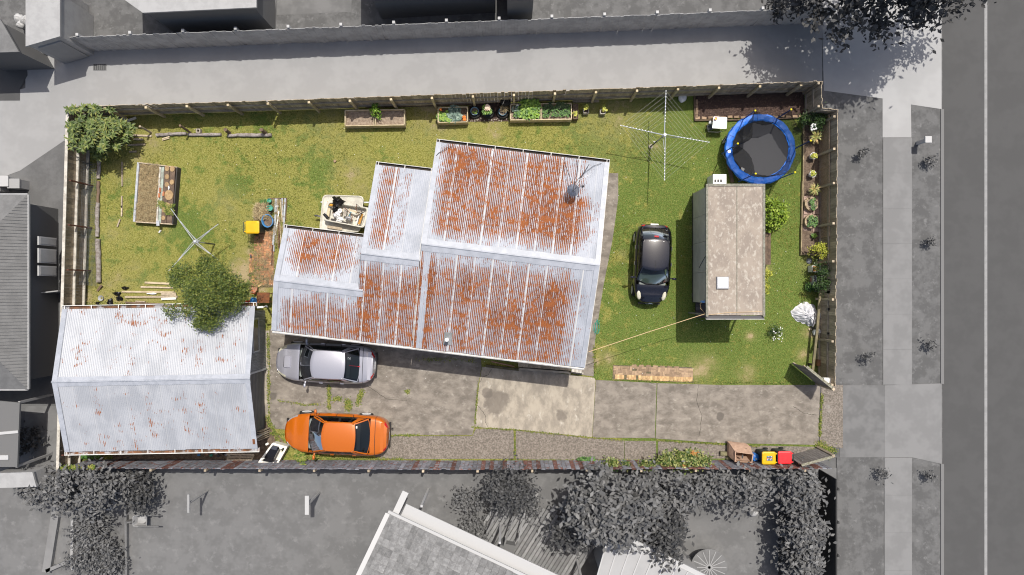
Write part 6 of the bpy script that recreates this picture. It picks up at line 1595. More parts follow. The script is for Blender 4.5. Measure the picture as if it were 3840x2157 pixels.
mb = MB(); mb.bar(pt('L',1040,740,.1), pt('L',1045,880,.1), .05,.2); mb.single('board', wood_grey, 'thin grey board standing on edge between long beam and fence', 'board')
for i,(x,y,w_,d_,lab) in enumerate(((1070,440,.10,.14,'grey block'),(1065,475,.12,.10,'tan block'),(1072,370,.06,.22,'white strip'))):
    q = pt('L',x,y,.1); mb = MB(); mb.box((q.x,q.y,.1),(w_,d_,.2)); mb.single('offcut', (wood_grey,wood_pale,white_paint)[i], lab+' of scrap on the ground between tarpaulin and fence', 'offcut')
q = pt('L',955,525,.03); mb = MB(); mb.box((q.x,q.y,.04), (.14,.09,.06), (0,0,.3)); mb.single('paving_offcut', wood_pale, 'tan paving offcut on the bare earth below the tarpaulin', 'offcut')
tree('shrub', pt('L',570,570,0), pt('L',555,560,.30), (.30,.36,.28), 20, 14, .10, .075, g_dark, wood_brown, 'straggly weed with dark leaves alone on the lawn', 'plant', trunk_r=.012, limbs=6, shell=.2)
foliage('white_flowers', scatter('L',530,500,650,680,.42,30,.15), 3, .035, .03, flower_w, 'white flowers on the straggly weed on the lawn', 'flowers')
# small daisies in the grass
mb = MB()
for _ in range(260):
    q = gp(random.uniform(700,3030), random.uniform(480,1420), .05); 
    if not inside(np.array([q.x/PX+1920]), np.array([1078.5-q.y/PX]), LP)[0]: continue
    mb.face(q+Vector((.016,0,0)), q+Vector((0,.016,0)), q+Vector((-.016,0,0)), q+Vector((0,-.016,0)))
mb.single('daisies', flower_w, 'tiny white daisies dotted through the lawn', 'daisies', kind='stuff')
# ------------------------------------------------------------------ shrubs along the board fence
hedge_m = mat('hedge leaves', (.06,.1,.02), rough=.45, island=[(.025,.055,.012),(.07,.12,.02),(.20,.23,.07),(.34,.33,.12)])
tree('shrub', gp(2545,1705), gp(2548,1702,1.05), (1.22,.36,.45), 80, 30, .11, .14, hedge_m, wood_brown, 'dense bushy shrub with russet tips against the red board fence', 'shrub', trunk_r=.04, limbs=8, up=.8)
foliage('russet_leaves', scatter('Q',2185,500,2245,570,1.2,22)+scatter('Q',2080,650,2110,700,1.2,6), 6, .15, .06, mat('russet leaves', (.38,.17,.04), rough=.6), 'russet young leaves on the bushy shrub by the fence')
tree('shrub', gp(2258,1712), pt('Q',1060,665,.95), (.40,.22,.35), 18, 20, .09, .13, hedge_m, wood_brown, 'small bushy shrub by the board fence nearest the pale slab', 'shrub', trunk_r=.02, limbs=4)
tree('shrub', gp(2306,1714), pt('Q',1270,675,.9), (.18,.16,.25), 8, 16, .07, .12, hedge_m, wood_brown, 'smallest shrub by the board fence between two larger ones', 'shrub', trunk_r=.015, limbs=3)
tree('shrub', gp(2405,1712), pt('Q',1580,675,.95), (.48,.20,.35), 18, 20, .09, .12, hedge_m, wood_brown, 'small shrub by the board fence next to the russet tipped one', 'shrub', trunk_r=.02, limbs=4)
foliage('leafy_weeds', scatter('Q',620,580,830,615,.12,22), 6, .14, .06, g_mid, 'low leafy weeds at the foot of the board fence')
foliage('nettle_leaves', scatter('F',365,1200,440,1310,.5,26)+scatter('F',420,1350,455,1380,.9,8)+scatter('F',500,1270,560,1300,.2,10), 7, .17, .06, weed_m, 'bright weed leaves beside the orange sedan and the fence')
foliage('creeper_leaves', scatter('C',90,1335,380,1350,1.62,30), 6, .13, .06, weed_m, 'bright creeper leaves over the fence top behind the garage')
foliage('leafy_weeds', scatter('C',260,1215,430,1260,.15,60), 6, .14, .06, g_mid, 'green weeds between garage and board fence')

# ------------------------------------------------------------------ back corner: shrub, chicken netting, logs
def big_shrub():
    c = pt('A',620,520,1.35); r = thing('shrub', (c.x,c.y,0), 'big shrub with hand-shaped leaves in the back fence corner', 'shrub')
    lm = mat('loquat leaves', (.12,.16,.03), rough=.5, island=[(.028,.05,.012),(.07,.105,.022),(.125,.165,.04),(.20,.21,.05)])
    P_, cl = crown_pts(c, (1.45,1.2,.85), 74, 2, .10, .4, zmin=.25); extra = [tuple(pt('A', x, y, z)) for x,y,z in ((260,240,1.9),(330,230,1.9),(440,215,1.9),(560,215,1.85),(610,230,1.8),(270,420,1.8),(270,560,1.7),(300,600,1.6),(420,590,1.5),(490,600,1.4),(1030,450,1.2),(1000,530,1.1),(960,420,1.2),(840,370,1.3),(620,820,.9),(680,790,.8),(860,690,.9),(720,720,1.0),(780,400,1.3))]
    C = [tuple(p-np.array(ORG[r.name])) for p in P_]+[tuple(Vector(p)-ORG[r.name]) for p in extra for _ in range(2)]
    V_, F_ = plant_leaves(C, 8, .27, .085, .22, .45); link('crown', np_mesh('crown', V_, F_, lm), None, r)
    mb = MB()
    for i in range(16): q = Vector(cl[(i*5)%len(cl)]); b = Vector((c.x+random.gauss(0,.12), c.y+random.gauss(0,.12), 0)); mb.tube([b, b.lerp(q,.5)+Vector((0,0,.15)), q], [.03,.022,.008], 6)
    mb.part('stem', wood_brown, r, True)
big_shrub()
def netting():
    r = thing('wire_netting', pt('A',500,1200,.3), 'slack wire netting stretched between back fence and old logs', 'netting'); wm = mat('netting wire', (.20,.215,.23), rough=.5, metal=.2)
    top = [pt('A',418,870,.72), pt('A',418,1200,.72), pt('B',415,0,.72), pt('B',398,330,.72), pt('B',385,560,.72), pt('B',398,800,.72), pt('B',385,1010,.72)]
    bot = [pt('A',603,900,.10), pt('A',595,1200,.12), pt('B',588,0,.12), pt('B',580,330,.12), pt('B',590,560,.12), pt('B',595,800,.12), pt('B',600,1030,.10)]
    def L_(P_, t): i = min(int(t*(len(P_)-1)), len(P_)-2); return P_[i].lerp(P_[i+1], t*(len(P_)-1)-i)
    mb = MB(); n = 96
    for k in range(n+1):
        a, b = L_(top,k/n), L_(bot,k/n); m1 = a.lerp(b,.5)-Vector((0,0,.06+.03*math.sin(k*.4))); mb.tube([a,m1,b], .0045, 3, False)
    for j in range(13):
        pts = []
        for k in range(0,n+1,6): a, b = L_(top,k/n), L_(bot,k/n); p = a.lerp(b,j/12); p.z -= 4*(j/12)*(1-j/12)*.05; pts.append(p)
        mb.tube(pts, .0045, 3, False)
    o = mb.part('mesh', wm, r); o['kind'] = 'stuff'
    for zn,x,y in (('A',420,880),('A',420,1205),('B',385,400),('B',385,980)):
        q = pt(zn,x,y,.75); e = pt(zn,x+165,y+30,.05); mb = MB(); mb.tube([Vector((q.x,q.y,0)), q], .02, 6); mb.part('stake', steel_dark, r)
netting()
def log(zn0,x0,y0,zn1,x1,y1,rad,label,m=wood_silver,name='log',z=None,split=False):
    a, b = pt(zn0,x0,y0,rad), pt(zn1,x1,y1,rad); 
    if z: a.z = z[0]; b.z = z[1]
    n = 9; pts = [a.lerp(b,i/n)+Vector((random.gauss(0,.012),random.gauss(0,.012),0)) for i in range(n+1)]; mb = MB(); mb.tube(pts, [rad*random.uniform(.85,1.08) for _ in pts], 10)
    return mb.single(name, m, label, 'log', None, smooth=True)
log('A',630,862,'A',620,1085,.085,'silvered log by the netting nearest the big shrub'); log('A',622,1120,'A',612,1440,.075,'dark split log next along the netting', wood_brown)
log('B',612,5,'B',604,415,.095,'thick cracked log along the middle of the netting', wood_silver); log('B',612,445,'B',628,985,.11,'longest pale log at the netting end towards the garage')
log('A',1340,545,'A',1705,530,.085,'pale log of the lawn edge nearest the big shrub'); log('A',1725,545,'D',165,540,.08,'pale log of the lawn edge in the middle of the row'); log('D',250,552,'D',785,545,.09,'pale log of the lawn edge with sawn end furthest from the shrub')
for i,(zn,x0,y0,x1,y1,h,rad,lab) in enumerate((('A',1132,440,1272,520,1.0,.05,'thin leaning grey post in the lawn edge nearest the shrub'),('A',1628,430,1760,522,1.05,.055,'leaning dark post by the concrete block'),('D',212,482,268,528,.55,.085,'short dark stump post in the lawn edge beside a log joint'),('D',655,482,715,528,.55,.09,'short dark stump post near the sawn log end'))):
    mb = MB(); mb.tube([pt(zn,x1,y1,0), pt(zn,x0,y0,h)], rad, 9); mb.single('post', wood_brown if i else wood_grey, lab, 'post', 'old fence posts in the lawn edge', smooth=True)
mb = MB(); c = pt('A',1862,500,.1); 
for dx in (-.08,.08): mb.box((c.x+dx,c.y,.1), (.045,.19,.2))
for dy in (-.075,.075): mb.box((c.x,c.y+dy,.1), (.115,.04,.2))
mb.single('concrete_block', concrete_pale, 'hollow concrete block behind the lawn edge logs', 'concrete block')
mb = MB(); mb.bar(pt('A',1410,612,.05), pt('A',1500,585,.05), .05,.06); mb.bar(pt('A',1405,600,.09)+Vector((.02,.02,0)), pt('A',1495,573,.09)+Vector((.02,.02,0)), .05,.05); mb.single('timber_offcut', wood_pale, 'short tan timber offcut lying on the lawn in front of the logs', 'offcut')
for i,(a,b,lab) in enumerate((((800,350),(970,352),'white gutter length lying flat by the fence foot'),((945,385),(1085,335),'white gutter length crossing askew over the other one'))):
    mb = MB(); mb.bar(pt('A',*a,.08+.07*i), pt('A',*b,.08+.07*i), .10,.06); mb.single('gutter_length', gutter_w, lab, 'gutter length')
for i,(x0,y0,x1,y1) in enumerate(((1020,550,1280,560),(985,672,1200,664),(1005,755,1095,752),(1060,600,1170,602))):
    mb = MB(); mb.bar(pt('A',x0,y0,.04), pt('A',x1,y1,.04), .08,.06); mb.single('plank', wood_grey, ('longest thin grey plank at the edge of the big shrub','dark grey plank half buried in grass near the big shrub','shortest grey plank below the half buried one','brown grey plank between the thin plank and half buried one')[i], 'plank')
for i,(zn,x0,y0,x1,y1,h) in enumerate((('A',915,880,915,1180,.05),('A',912,1300,910,1447,.04),('B',912,40,908,170,.04),('B',855,300,890,205,.05))):
    mb = MB(); mb.bar(pt(zn,x0,y0,h), pt(zn,x1,y1,h), .06,.05); mb.single('edging_strip', wood_grey, ('narrow grey edging strip in the grass nearest the big shrub','faint grey edging strip next in line in the grass','short grey edging strip level with the old garden bed','slanting bit of edging at the end of the grass line')[i], 'edging strip')
# old garden bed
def old_bed():
    h = .38; r = thing('garden_bed', pt('A',1330,1300,0), 'old timber garden bed of straw with log discs along its lawn side', 'garden bed', 'timber garden beds')
    TL, BL, TR, BR = pt('A',1112,885,h), pt('B',1060,235,h), pt('A',1590,945,h), pt('B',1535,265,h)
    for a, b, w_, m in ((TL,BL,.10,steel),(TR,BR,.05,wood_dark)): mb = MB(); mb.bar(Vector((a.x,a.y,h/2)), Vector((b.x,b.y,h/2)), w_, h); mb.part('side_board', m, r)
    for a, b in ((TL,TR),(BL,BR)): mb = MB(); mb.bar(Vector((a.x,a.y,h/2-.02)), Vector((b.x,b.y,h/2-.02)), .05, h-.04); mb.part('end_board', wood_grey, r)
    q = [pt('A',1125,900,.3), pt('A',1385,935,.3), pt('B',1335,240,.3), pt('B',1078,232,.3)]; mb = MB(); g = {}; n, m_ = 24, 12
    for i in range(n+1):
        for j in range(m_+1): p = q[0].lerp(q[3],i/n).lerp(q[1].lerp(q[2],i/n),j/m_); p.z = .27+.05*math.sin(math.pi*j/m_)+random.uniform(-.02,.03); g[i,j] = p
    for i in range(n):
        for j in range(m_): mb.face(g[i+1,j],g[i+1,j+1],g[i,j+1],g[i,j])
    mb.part('straw_soil', mat('straw soil', (.27,.20,.105), (.18,.135,.07), 8, .97, bump=1, bscale=40, c3=(.38,.30,.17), c3scale=20, c3lo=.52, c3hi=.66), r, True)
    for x0,x1,xb0,xb1,m in ((1372,1392,1332,1348,wood_white),(1398,1432,1362,1385,mat('sage paint', (.36,.42,.36), (.24,.25,.21), 6, .9)),(1438,1500,1392,1455,wood_brown),(1506,1570,1462,1522,wood_brown)):
        a = (pt('A',x0,940,h)+pt('A',x1,940,h))/2; b = (pt('B',xb0,250,h)+pt('B',xb1,250,h))/2; mb = MB(); mb.bar(a-Vector((0,0,.03)), b-Vector((0,0,.03)), (x1-x0)/3.289*PX*.98, .05); mb.part('plank', m, r)
    dm = mat('log disc', (.36,.25,.13), (.26,.17,.09), 9, .9, objvar=.15)
    for zn,x,y,rr in (('A',1470,960,.11),('A',1535,965,.115),('A',1470,1065,.10),('A',1530,1130,.10),('A',1468,1160,.10),('A',1492,1290,.20),('A',1480,1420,.12),('B',1430,90,.10),('B',1500,120,.09),('B',1425,190,.09)):
        mb = MB(); mb.lathe([(rr,h+.002),(rr*.98,h+.03),(.001,h+.034)], pt(zn,x,y,0)*1.0 if False else Vector((pt(zn,x,y,h).x,pt(zn,x,y,h).y,0)), 14, sy=1.25); mb.part('log_disc', dm, r)
    p = pt('B',1362,255,h); mb = MB(); mb.box((p.x,p.y,h+.03),(.14,.24,.06)); mb.part('cap_block', steel, r)
    orb = mat('orange brick', (.55,.20,.08), (.45,.16,.07), 6, .9)
    for x,y,a in ((1380,1225,1.5),(1370,1292,1.5),(1424,1272,1.45)):
        p = pt('A',x,y,h+.05); b = MB(); b.box((p.x,p.y,h+.035), (.20,.075,.07), (0,0,a)); o = b.single('brick', orb, ('perforated orange brick at the straw side of the bed, further from the garage','perforated orange brick right behind the first on the bed plank','perforated orange brick alone on the sage plank')[(x==1370)+2*(x==1424)], 'brick', 'loose orange bricks on the garden bed')
        hm = MB()
        for k in range(5): d = Vector((math.cos(a),math.sin(a),0)); qq = Vector((p.x,p.y,h+.0705))+d*(.036*(k-2)); hm.box(qq, (.018,.03,.003), (0,0,a))
        link('hole', hm.mesh('hole', steel_dark, o.location), None, o)['kind'] = 'stuff'
    foliage('dry_grass', scatter('A',1130,900,1380,1447,.33,200,.05)+scatter('B',1085,0,1330,220,.33,140,.05), 7, .13, .012, leaf_dry, 'dry straw stalks over the old garden bed', 'dry grass', rise=.6)
    foliage('weed_leaves', scatter('B',1450,20,1560,150,.35,40,.15)+scatter('A',1360,1360,1430,1447,.36,20), 6, .11, .03, weed_m, 'green weeds growing through the planks of the old garden bed', 'weeds')
    mb = MB(); mb.blob(pt('A',1490,1200,h+.05), (.035,.11,.03), 10, 6, .2); mb.single('white_glove', white_bag, 'white glove lying on the dark planks of the old bed', 'glove')
    mb = MB(); mb.tube([pt('B',1370,370,.04), pt('B',1382,350,.05), pt('B',1392,345,.06)], .035, 7); mb.single('plastic_pipe', white_plastic, 'short white pipe bend on the grass below the old bed', 'pipe')
old_bed()
# ------------------------------------------------------------------ rubbish and planks between lawn and garage
for i,(x0,y0,x1,y1,w_,m,lab) in enumerate(((1195,985,1500,1000,.09,wood_pale,'tan plank uppermost in the row before the tree'),(1145,1040,1540,1050,.07,wood_grey,'thin grey plank second in the row before the tree'),(910,1098,1560,1105,.08,wood_pale,'long tan plank in the middle of the row'),(1395,1125,1580,1130,.15,wood_grey,'wide short grey plank near the tree'),(950,1165,1600,1160,.09,wood_grey,'long grey plank below the wide short one'),(1400,1188,1580,1182,.10,white_paint,'white painted plank end near the tree'),(955,1232,1560,1262,.09,wood_brown,'long brown plank closest to the garage gutter'),(1080,1215,1200,1222,.05,wood_grey,'short thin stick lying on the brown plank'))):
    mb = MB(); mb.bar(pt('B',x0,y0,.05+.006*i), pt('B',x1,y1,.05+.006*i), w_,.05); mb.single('plank', m, lab, 'plank', 'planks lying between lawn and garage')
for i,(x,y,rx,ry,lab) in enumerate(((765,1230,.13,.18,'black rubbish bag closest to the garage gutter'),(850,1120,.17,.09,'black rubbish bag in the middle of the pile'),(880,1180,.15,.11,'torn black rubbish bag with white scraps'),(950,1052,.16,.07,'black rubbish bag nearest the lawn'),(612,1238,.10,.06,'small black plastic scrap nearest the back fence'))):
    mb = MB(); mb.blob(pt('B',x,y,.07), (rx,ry,.10), 16, 9, .3); mb.single('rubbish_bag', black_bag, lab, 'rubbish bag', 'black rubbish bags by the garage', smooth=True)
mb = MB(); mb.lathe([(.05,0),(.12,.08),(.135,.10),(.12,.09),(.05,.02)], pt('B',664,1178), 16); mb.single('bowl', mat('grey bowl', (.33,.34,.34), rough=.5), 'grey plastic bowl on the weeds by the back fence', 'bowl', smooth=True)
mb = MB(); mb.blob(pt('B',1280,1122,.06), (.24,.05,.05), 14, 7, .3); mb.single('plastic_wrap', white_bag, 'white plastic wrap among the planks', 'plastic wrap', smooth=True)
mb = MB(); mb.bar(pt('B',660,1020,.12), pt('B',610,1090,.02), .10,.05); mb.single('timber_stub', wood_brown, 'dark timber stub leaning at the end of the longest log', 'timber')
# ------------------------------------------------------------------ the tree over the garage corner
tree_m = mat('fine tree leaves', (.06,.1,.02), rough=.55, island=[(.024,.045,.010),(.062,.095,.017),(.115,.155,.027),(.21,.225,.04)])
tc = gp(915,1093,3.05)
P2, _ = crown_pts(pt('U',430,430,2.3), (.75,.55,.5), 40, 70, .12, .3); P3, _ = crown_pts(pt('U',880,250,2.4), (.6,.45,.5), 34, 70, .12, .3); P4, _ = crown_pts(pt('U',1450,660,2.2), (.45,.4,.4), 26, 60, .12, .3)
P5, _ = crown_pts(pt('U',780,1180,3.1), (.75,.35,.4), 34, 70, .12, .3); P6, _ = crown_pts(pt('U',300,1010,3.0), (.55,.25,.25), 16, 40, .12, .3)
tree('tree', gp(915,1096), tc, (1.25,1.08,1.15), 120, 95, .17, .075, tree_m, wood_brown, 'dense small-leaved tree hanging over the corner of the garage roof', 'tree', trunk_r=.11, up=.5, limbs=14, extra=np.concatenate([P2,P3,P4,P5,P6]), elong=1.8)
foliage('tree_shoots', [tuple(p) for p in np.concatenate([P2[::110],P3[::110],P6[::90]])], 4, .09, .04, weed_m, 'yellow-green young shoots on the tree over the garage', 'leaves')
# ------------------------------------------------------------------ brick path with clutter beside the house
def brick_path():
    r = struct_root('brick_path'); m1 = MB(); m1.box((0,0,.03),(.222,.108,.06)); me = m1.mesh('brick', brick_m)
    sheet('path_soil', [pt('E',330,560), pt('E',560,560), pt('E',545,1310), pt('E',235,1310), pt('E',250,980), pt('E',320,900)], .012, mat('path dirt', (.16,.12,.08), (.11,.09,.05), 5, .97), r)
    poly = [(325,640),(545,590),(545,1050),(540,1290),(270,1290),(245,1100),(250,960),(320,820)]; U_ = .232; c0 = pt('E',400,950)
    xs = [v.x for v in [pt('E',*p) for p in poly]]; 
    nx, ny = 6, 13
    for i in range(-nx,nx):
        for j in range(-ny,ny):
            for k in range(2):
                if (i+j)%2: q = c0+Vector((i*U_, j*U_+(k-.5)*U_/2, 0)); rz = 0
                else: q = c0+Vector((i*U_+(k-.5)*U_/2, j*U_, 0)); rz = math.pi/2
                zx = (q.x/PX+1920-860)*3.289; zy = (1078.5-q.y/PX-680)*3.289
                if not inside(np.array([zx]), np.array([zy]), poly)[0] or random.random() < (.06 if zy < 1050 else .25): continue
                piece('brick', me, r, (q.x,q.y,-.018+random.uniform(-.008,.006)), (random.gauss(0,.03),random.gauss(0,.03),rz+random.gauss(0,.04)))
brick_path()
V_, F_ = leaf_arrays(np.array(scatter('E',240,600,550,1300,.045,1100,.02)), .06, 1.5, 4); o = link('path_litter', np_mesh('path_litter', V_, F_, leaf_dry)); tag(o, 'dead grass and leaf litter over the brick path', 'leaf litter', kind='stuff')
def tub(zone, x, y, h, rx, ry, label, m, rot=0, fill=soil):
    p = pt(zone,x,y,h); p.z = 0; r = thing('tub', p, label, 'tub'); R = Euler((0,0,rot)).to_matrix(); t = .02
    mb = MB(); mb.lathe([(rx*.78,0),(rx*.95,h-.04),(rx*1.05,h-.03),(rx*1.05,h),(rx*.96,h),(rx*.9,h-.06),(rx*.72,.06)], p, 26, 1, ry/rx, R=R); mb.part('shell', m, r, True)
    mb = MB(); mb.lathe([(rx*.85,h*.62),(.001,h*.66)], p, 20, 1, ry/rx, R=R, cap0=False); mb.part('filling', fill, r); return r
tub('E',466,488,.42,.255,.30,'oval blue plastic tub of soil by the steel lengths', blue_plastic, .15)
mb = MB(); mb.lathe([(.10,.25),(.14,.27),(.14,.33),(.10,.35),(.09,.30)], pt('E',462,450,0), 20, cap0=False); mb.single('flower_pot', mat('grey pot rim', (.13,.13,.13), rough=.7), 'grey pot sitting in the oval blue tub', 'pot', smooth=True)
for i,(x,y,h,rx,lab) in enumerate(((492,240,.30,.09,'small green plastic pot at the top of the clutter'),(498,330,.35,.13,'larger green plastic pot above the blue tub'))):
    p = pt('E',x,y,h); mb = MB(); mb.lathe([(rx*.7,0),(rx,h),(rx*1.1,h),(rx*1.1,h+.02),(rx*.9,h+.02),(rx*.85,h-.04),(.001,h-.03)], (p.x,p.y,0), 18); mb.single('plastic_pot', green_plastic, lab, 'pot', smooth=True)
mb = MB(); mb.blob(pt('E',495,388,.12), (.10,.10,.10), 12, 8, .1); mb.single('black_pot', black_plastic, 'shiny black pot between green pot and blue tub', 'pot', smooth=True)
mb = MB(); mb.blob(pt('E',328,455,.08), (.10,.08,.09), 14, 8, .3); mb.single('plastic_bag', white_bag, 'white plastic bag next to the pile of dried weeds', 'bag', smooth=True)
mb = MB(); mb.lathe([(.05,0),(.06,.10),(.001,.10)], pt('E',342,320), 12); mb.single('tin', steel_dark, 'small dark tin at the edge of the dried weeds', 'tin')
foliage('dried_weeds', scatter('E',345,300,490,470,.08,260,.28), 6, .20, .026, leaf_dry, 'pile of dried brown weeds between bin and green pots', 'weeds', rise=.8)
foliage('weed_leaves', scatter('E',400,240,490,290,.18,40,.1), 6, .13, .03, g_mid, 'green weeds at the top of the clutter by the pots', 'weeds')
foliage('dry_grass', scatter('E',300,860,560,1300,.05,150,.03)+scatter('E',500,230,700,800,.05,160,.06), 6, .12, .012, leaf_dry, 'dry grass tufts along the brick path and steel lengths', 'dry grass', rise=.7)
zinc = mat('zinc length', (.42,.45,.47), (.32,.34,.36), 5, .5, metal=.2)
for i,(x0,y0,x1,y1,w_,m,lab) in enumerate(((576,215,570,395,.11,zinc,'short wide zinc length at the top of the stack'),(572,410,540,785,.09,zinc,'long zinc length next to the blue tub'),(612,365,572,665,.055,white_paint,'white painted pole in the stack'),(628,222,655,500,.04,wood_pale,'thin pale batten in the stack'),(618,440,640,780,.045,wood_pale,'second pale batten beside the white pole'),(652,212,660,480,.07,zinc,'zinc length fourth across the top of the stack'),(690,212,668,600,.075,zinc,'outermost zinc length along the lawn'),(612,500,612,830,.05,post_brown,'rust red bar in the stack under the roof edge'),(535,785,522,1040,.06,post_brown,'rust red bar lying on the brick path'),(552,790,550,865,.045,zinc,'short zinc stub beside the rust red bar'),(580,560,578,760,.035,wood_grey,'grey lath under the white pole'),(600,215,596,400,.04,wood_grey,'grey lath beside the short wide zinc length'))):
    mb = MB(); mb.bar(pt('E',x0,y0,.06+.012*(i%4)), pt('E',x1,y1,.06+.012*(i%4)), w_,.04); mb.single('metal_length', m, lab, 'building length', 'lengths of metal and timber by the house corner')
for a,b,i in (((480,213),(710,212),0),((708,215),(690,480),1)): mb = MB(); mb.bar(pt('E',*a,.03), pt('E',*b,.03), .05,.05); mb.single('timber_edge', wood_brown, ('brown timber bearer under the top ends of the stack','brown timber edge along the lawn side of the stack')[i], 'timber')
mb = MB(); mb.bar(pt('E',565,308,.14), pt('E',607,306,.14), .035,.02); mb.single('strap', white_paint, 'white strap laid across the top zinc lengths', 'strap')
p = pt('E',418,1425,.62); r = thing('rusty_table', (p.x,p.y,0), 'square rust-topped metal table at the garage corner', 'table')
mb = MB(); mb.prism([(v.x,v.y) for v in [pt('E',340,1500,.62), pt('E',492,1500,.62), pt('E',498,1372,.62), pt('E',342,1372,.62)]], .60,.63); mb.part('tabletop', rust_m, r)
for x,y in ((350,1385),(485,1385),(485,1490),(350,1490)): q = pt('E',x,y,.6); mb = MB(); mb.tube([(q.x,q.y,0),q], .018, 6); mb.part('leg', rust_m, r)
def lpot(zone,x,y,h,rad,label,m): 
    p = pt(zone,x,y,h); mb = MB(); mb.lathe([(rad*.65,0),(rad,h),(rad*1.12,h),(rad*1.12,h+.03),(rad*.92,h+.03),(rad*.8,h-.1),(.001,h-.09)], (p.x,p.y,0), 22); mb.single('flower_pot', m, label, 'pot', 'pots between tree and house', smooth=True)
lpot('U',1630,625,.40,.17,'large terracotta pot at the end of the brick path', terracotta); lpot('U',1620,690,.30,.10,'orange plastic pot half hidden by the tree', mat('orange pot', (.65,.17,.05), rough=.6)); lpot('U',1640,830,.34,.15,'blue pot between tree and rusty table', blue_plastic); lpot('U',1545,860,.30,.12,'red pot under the tree by the garage gutter', mat('red pot', (.55,.06,.03), rough=.6))
b_ = MB(); p = pt('U',1755,558,.05); b_.box((p.x,p.y,.035),(.23,.08,.07),(0,0,.6)); b_.single('brick', brick_yellow, 'loose yellow brick lying askew by the terracotta pot', 'brick')
b_ = MB(); p = pt('U',1655,515,.05); b_.box((p.x,p.y,.035),(.20,.10,.06),(0,0,.05)); b_.single('brick', brick_m, 'loose orange brick at the end of the brick path', 'brick')
b_ = MB(); p = pt('E',268,925,.05); b_.box((p.x,p.y,.06),(.05,.16,.12),(0,0,.1)); b_.single('metal_box', steel_dark, 'dark metal box on the grass edge of the brick path', 'box')
b_ = MB(); p = pt('D',1565,870,.05); b_.box((p.x,p.y,.04),(.12,.10,.08),(0,0,.6)); b_.single('brick', brick_tan, 'single half brick alone in the middle of the lawn', 'brick')
# ------------------------------------------------------------------ trailer with tub of junk
def rrect(q, rad, n=5):
    out = []
    for i in range(4):
        p, a, b = q[i], q[i-1], q[(i+1)%4]; da, db = (a-p).normalized(), (b-p).normalized()
        for k in range(n+1):
            t = k/n; s0, s1 = p+da*rad, p+db*rad; out.append(s0.lerp(p,t).lerp(p.lerp(s1,t),t))
    return out
def loft_loops(loops, cap0=False, cap1=False):
    mb = MB(); n = len(loops[0])
    for L_ in loops: mb.v += L_
    for i in range(len(loops)-1):
        for k in range(n): mb.f.append((i*n+k, i*n+(k+1)%n, (i+1)*n+(k+1)%n, (i+1)*n+k))
    if cap0: mb.f.append(tuple(range(n))[::-1])
    if cap1: mb.f.append(tuple((len(loops)-1)*n+k for k in range(n)))
    return mb
def rings(q, rad, spec):
    c = sum(q, Vector())/4; base = rrect(q, rad)
    return [[Vector((c.x+(p.x-c.x)*s, c.y+(p.y-c.y)*s, z)) for p in base] for s, z in spec]
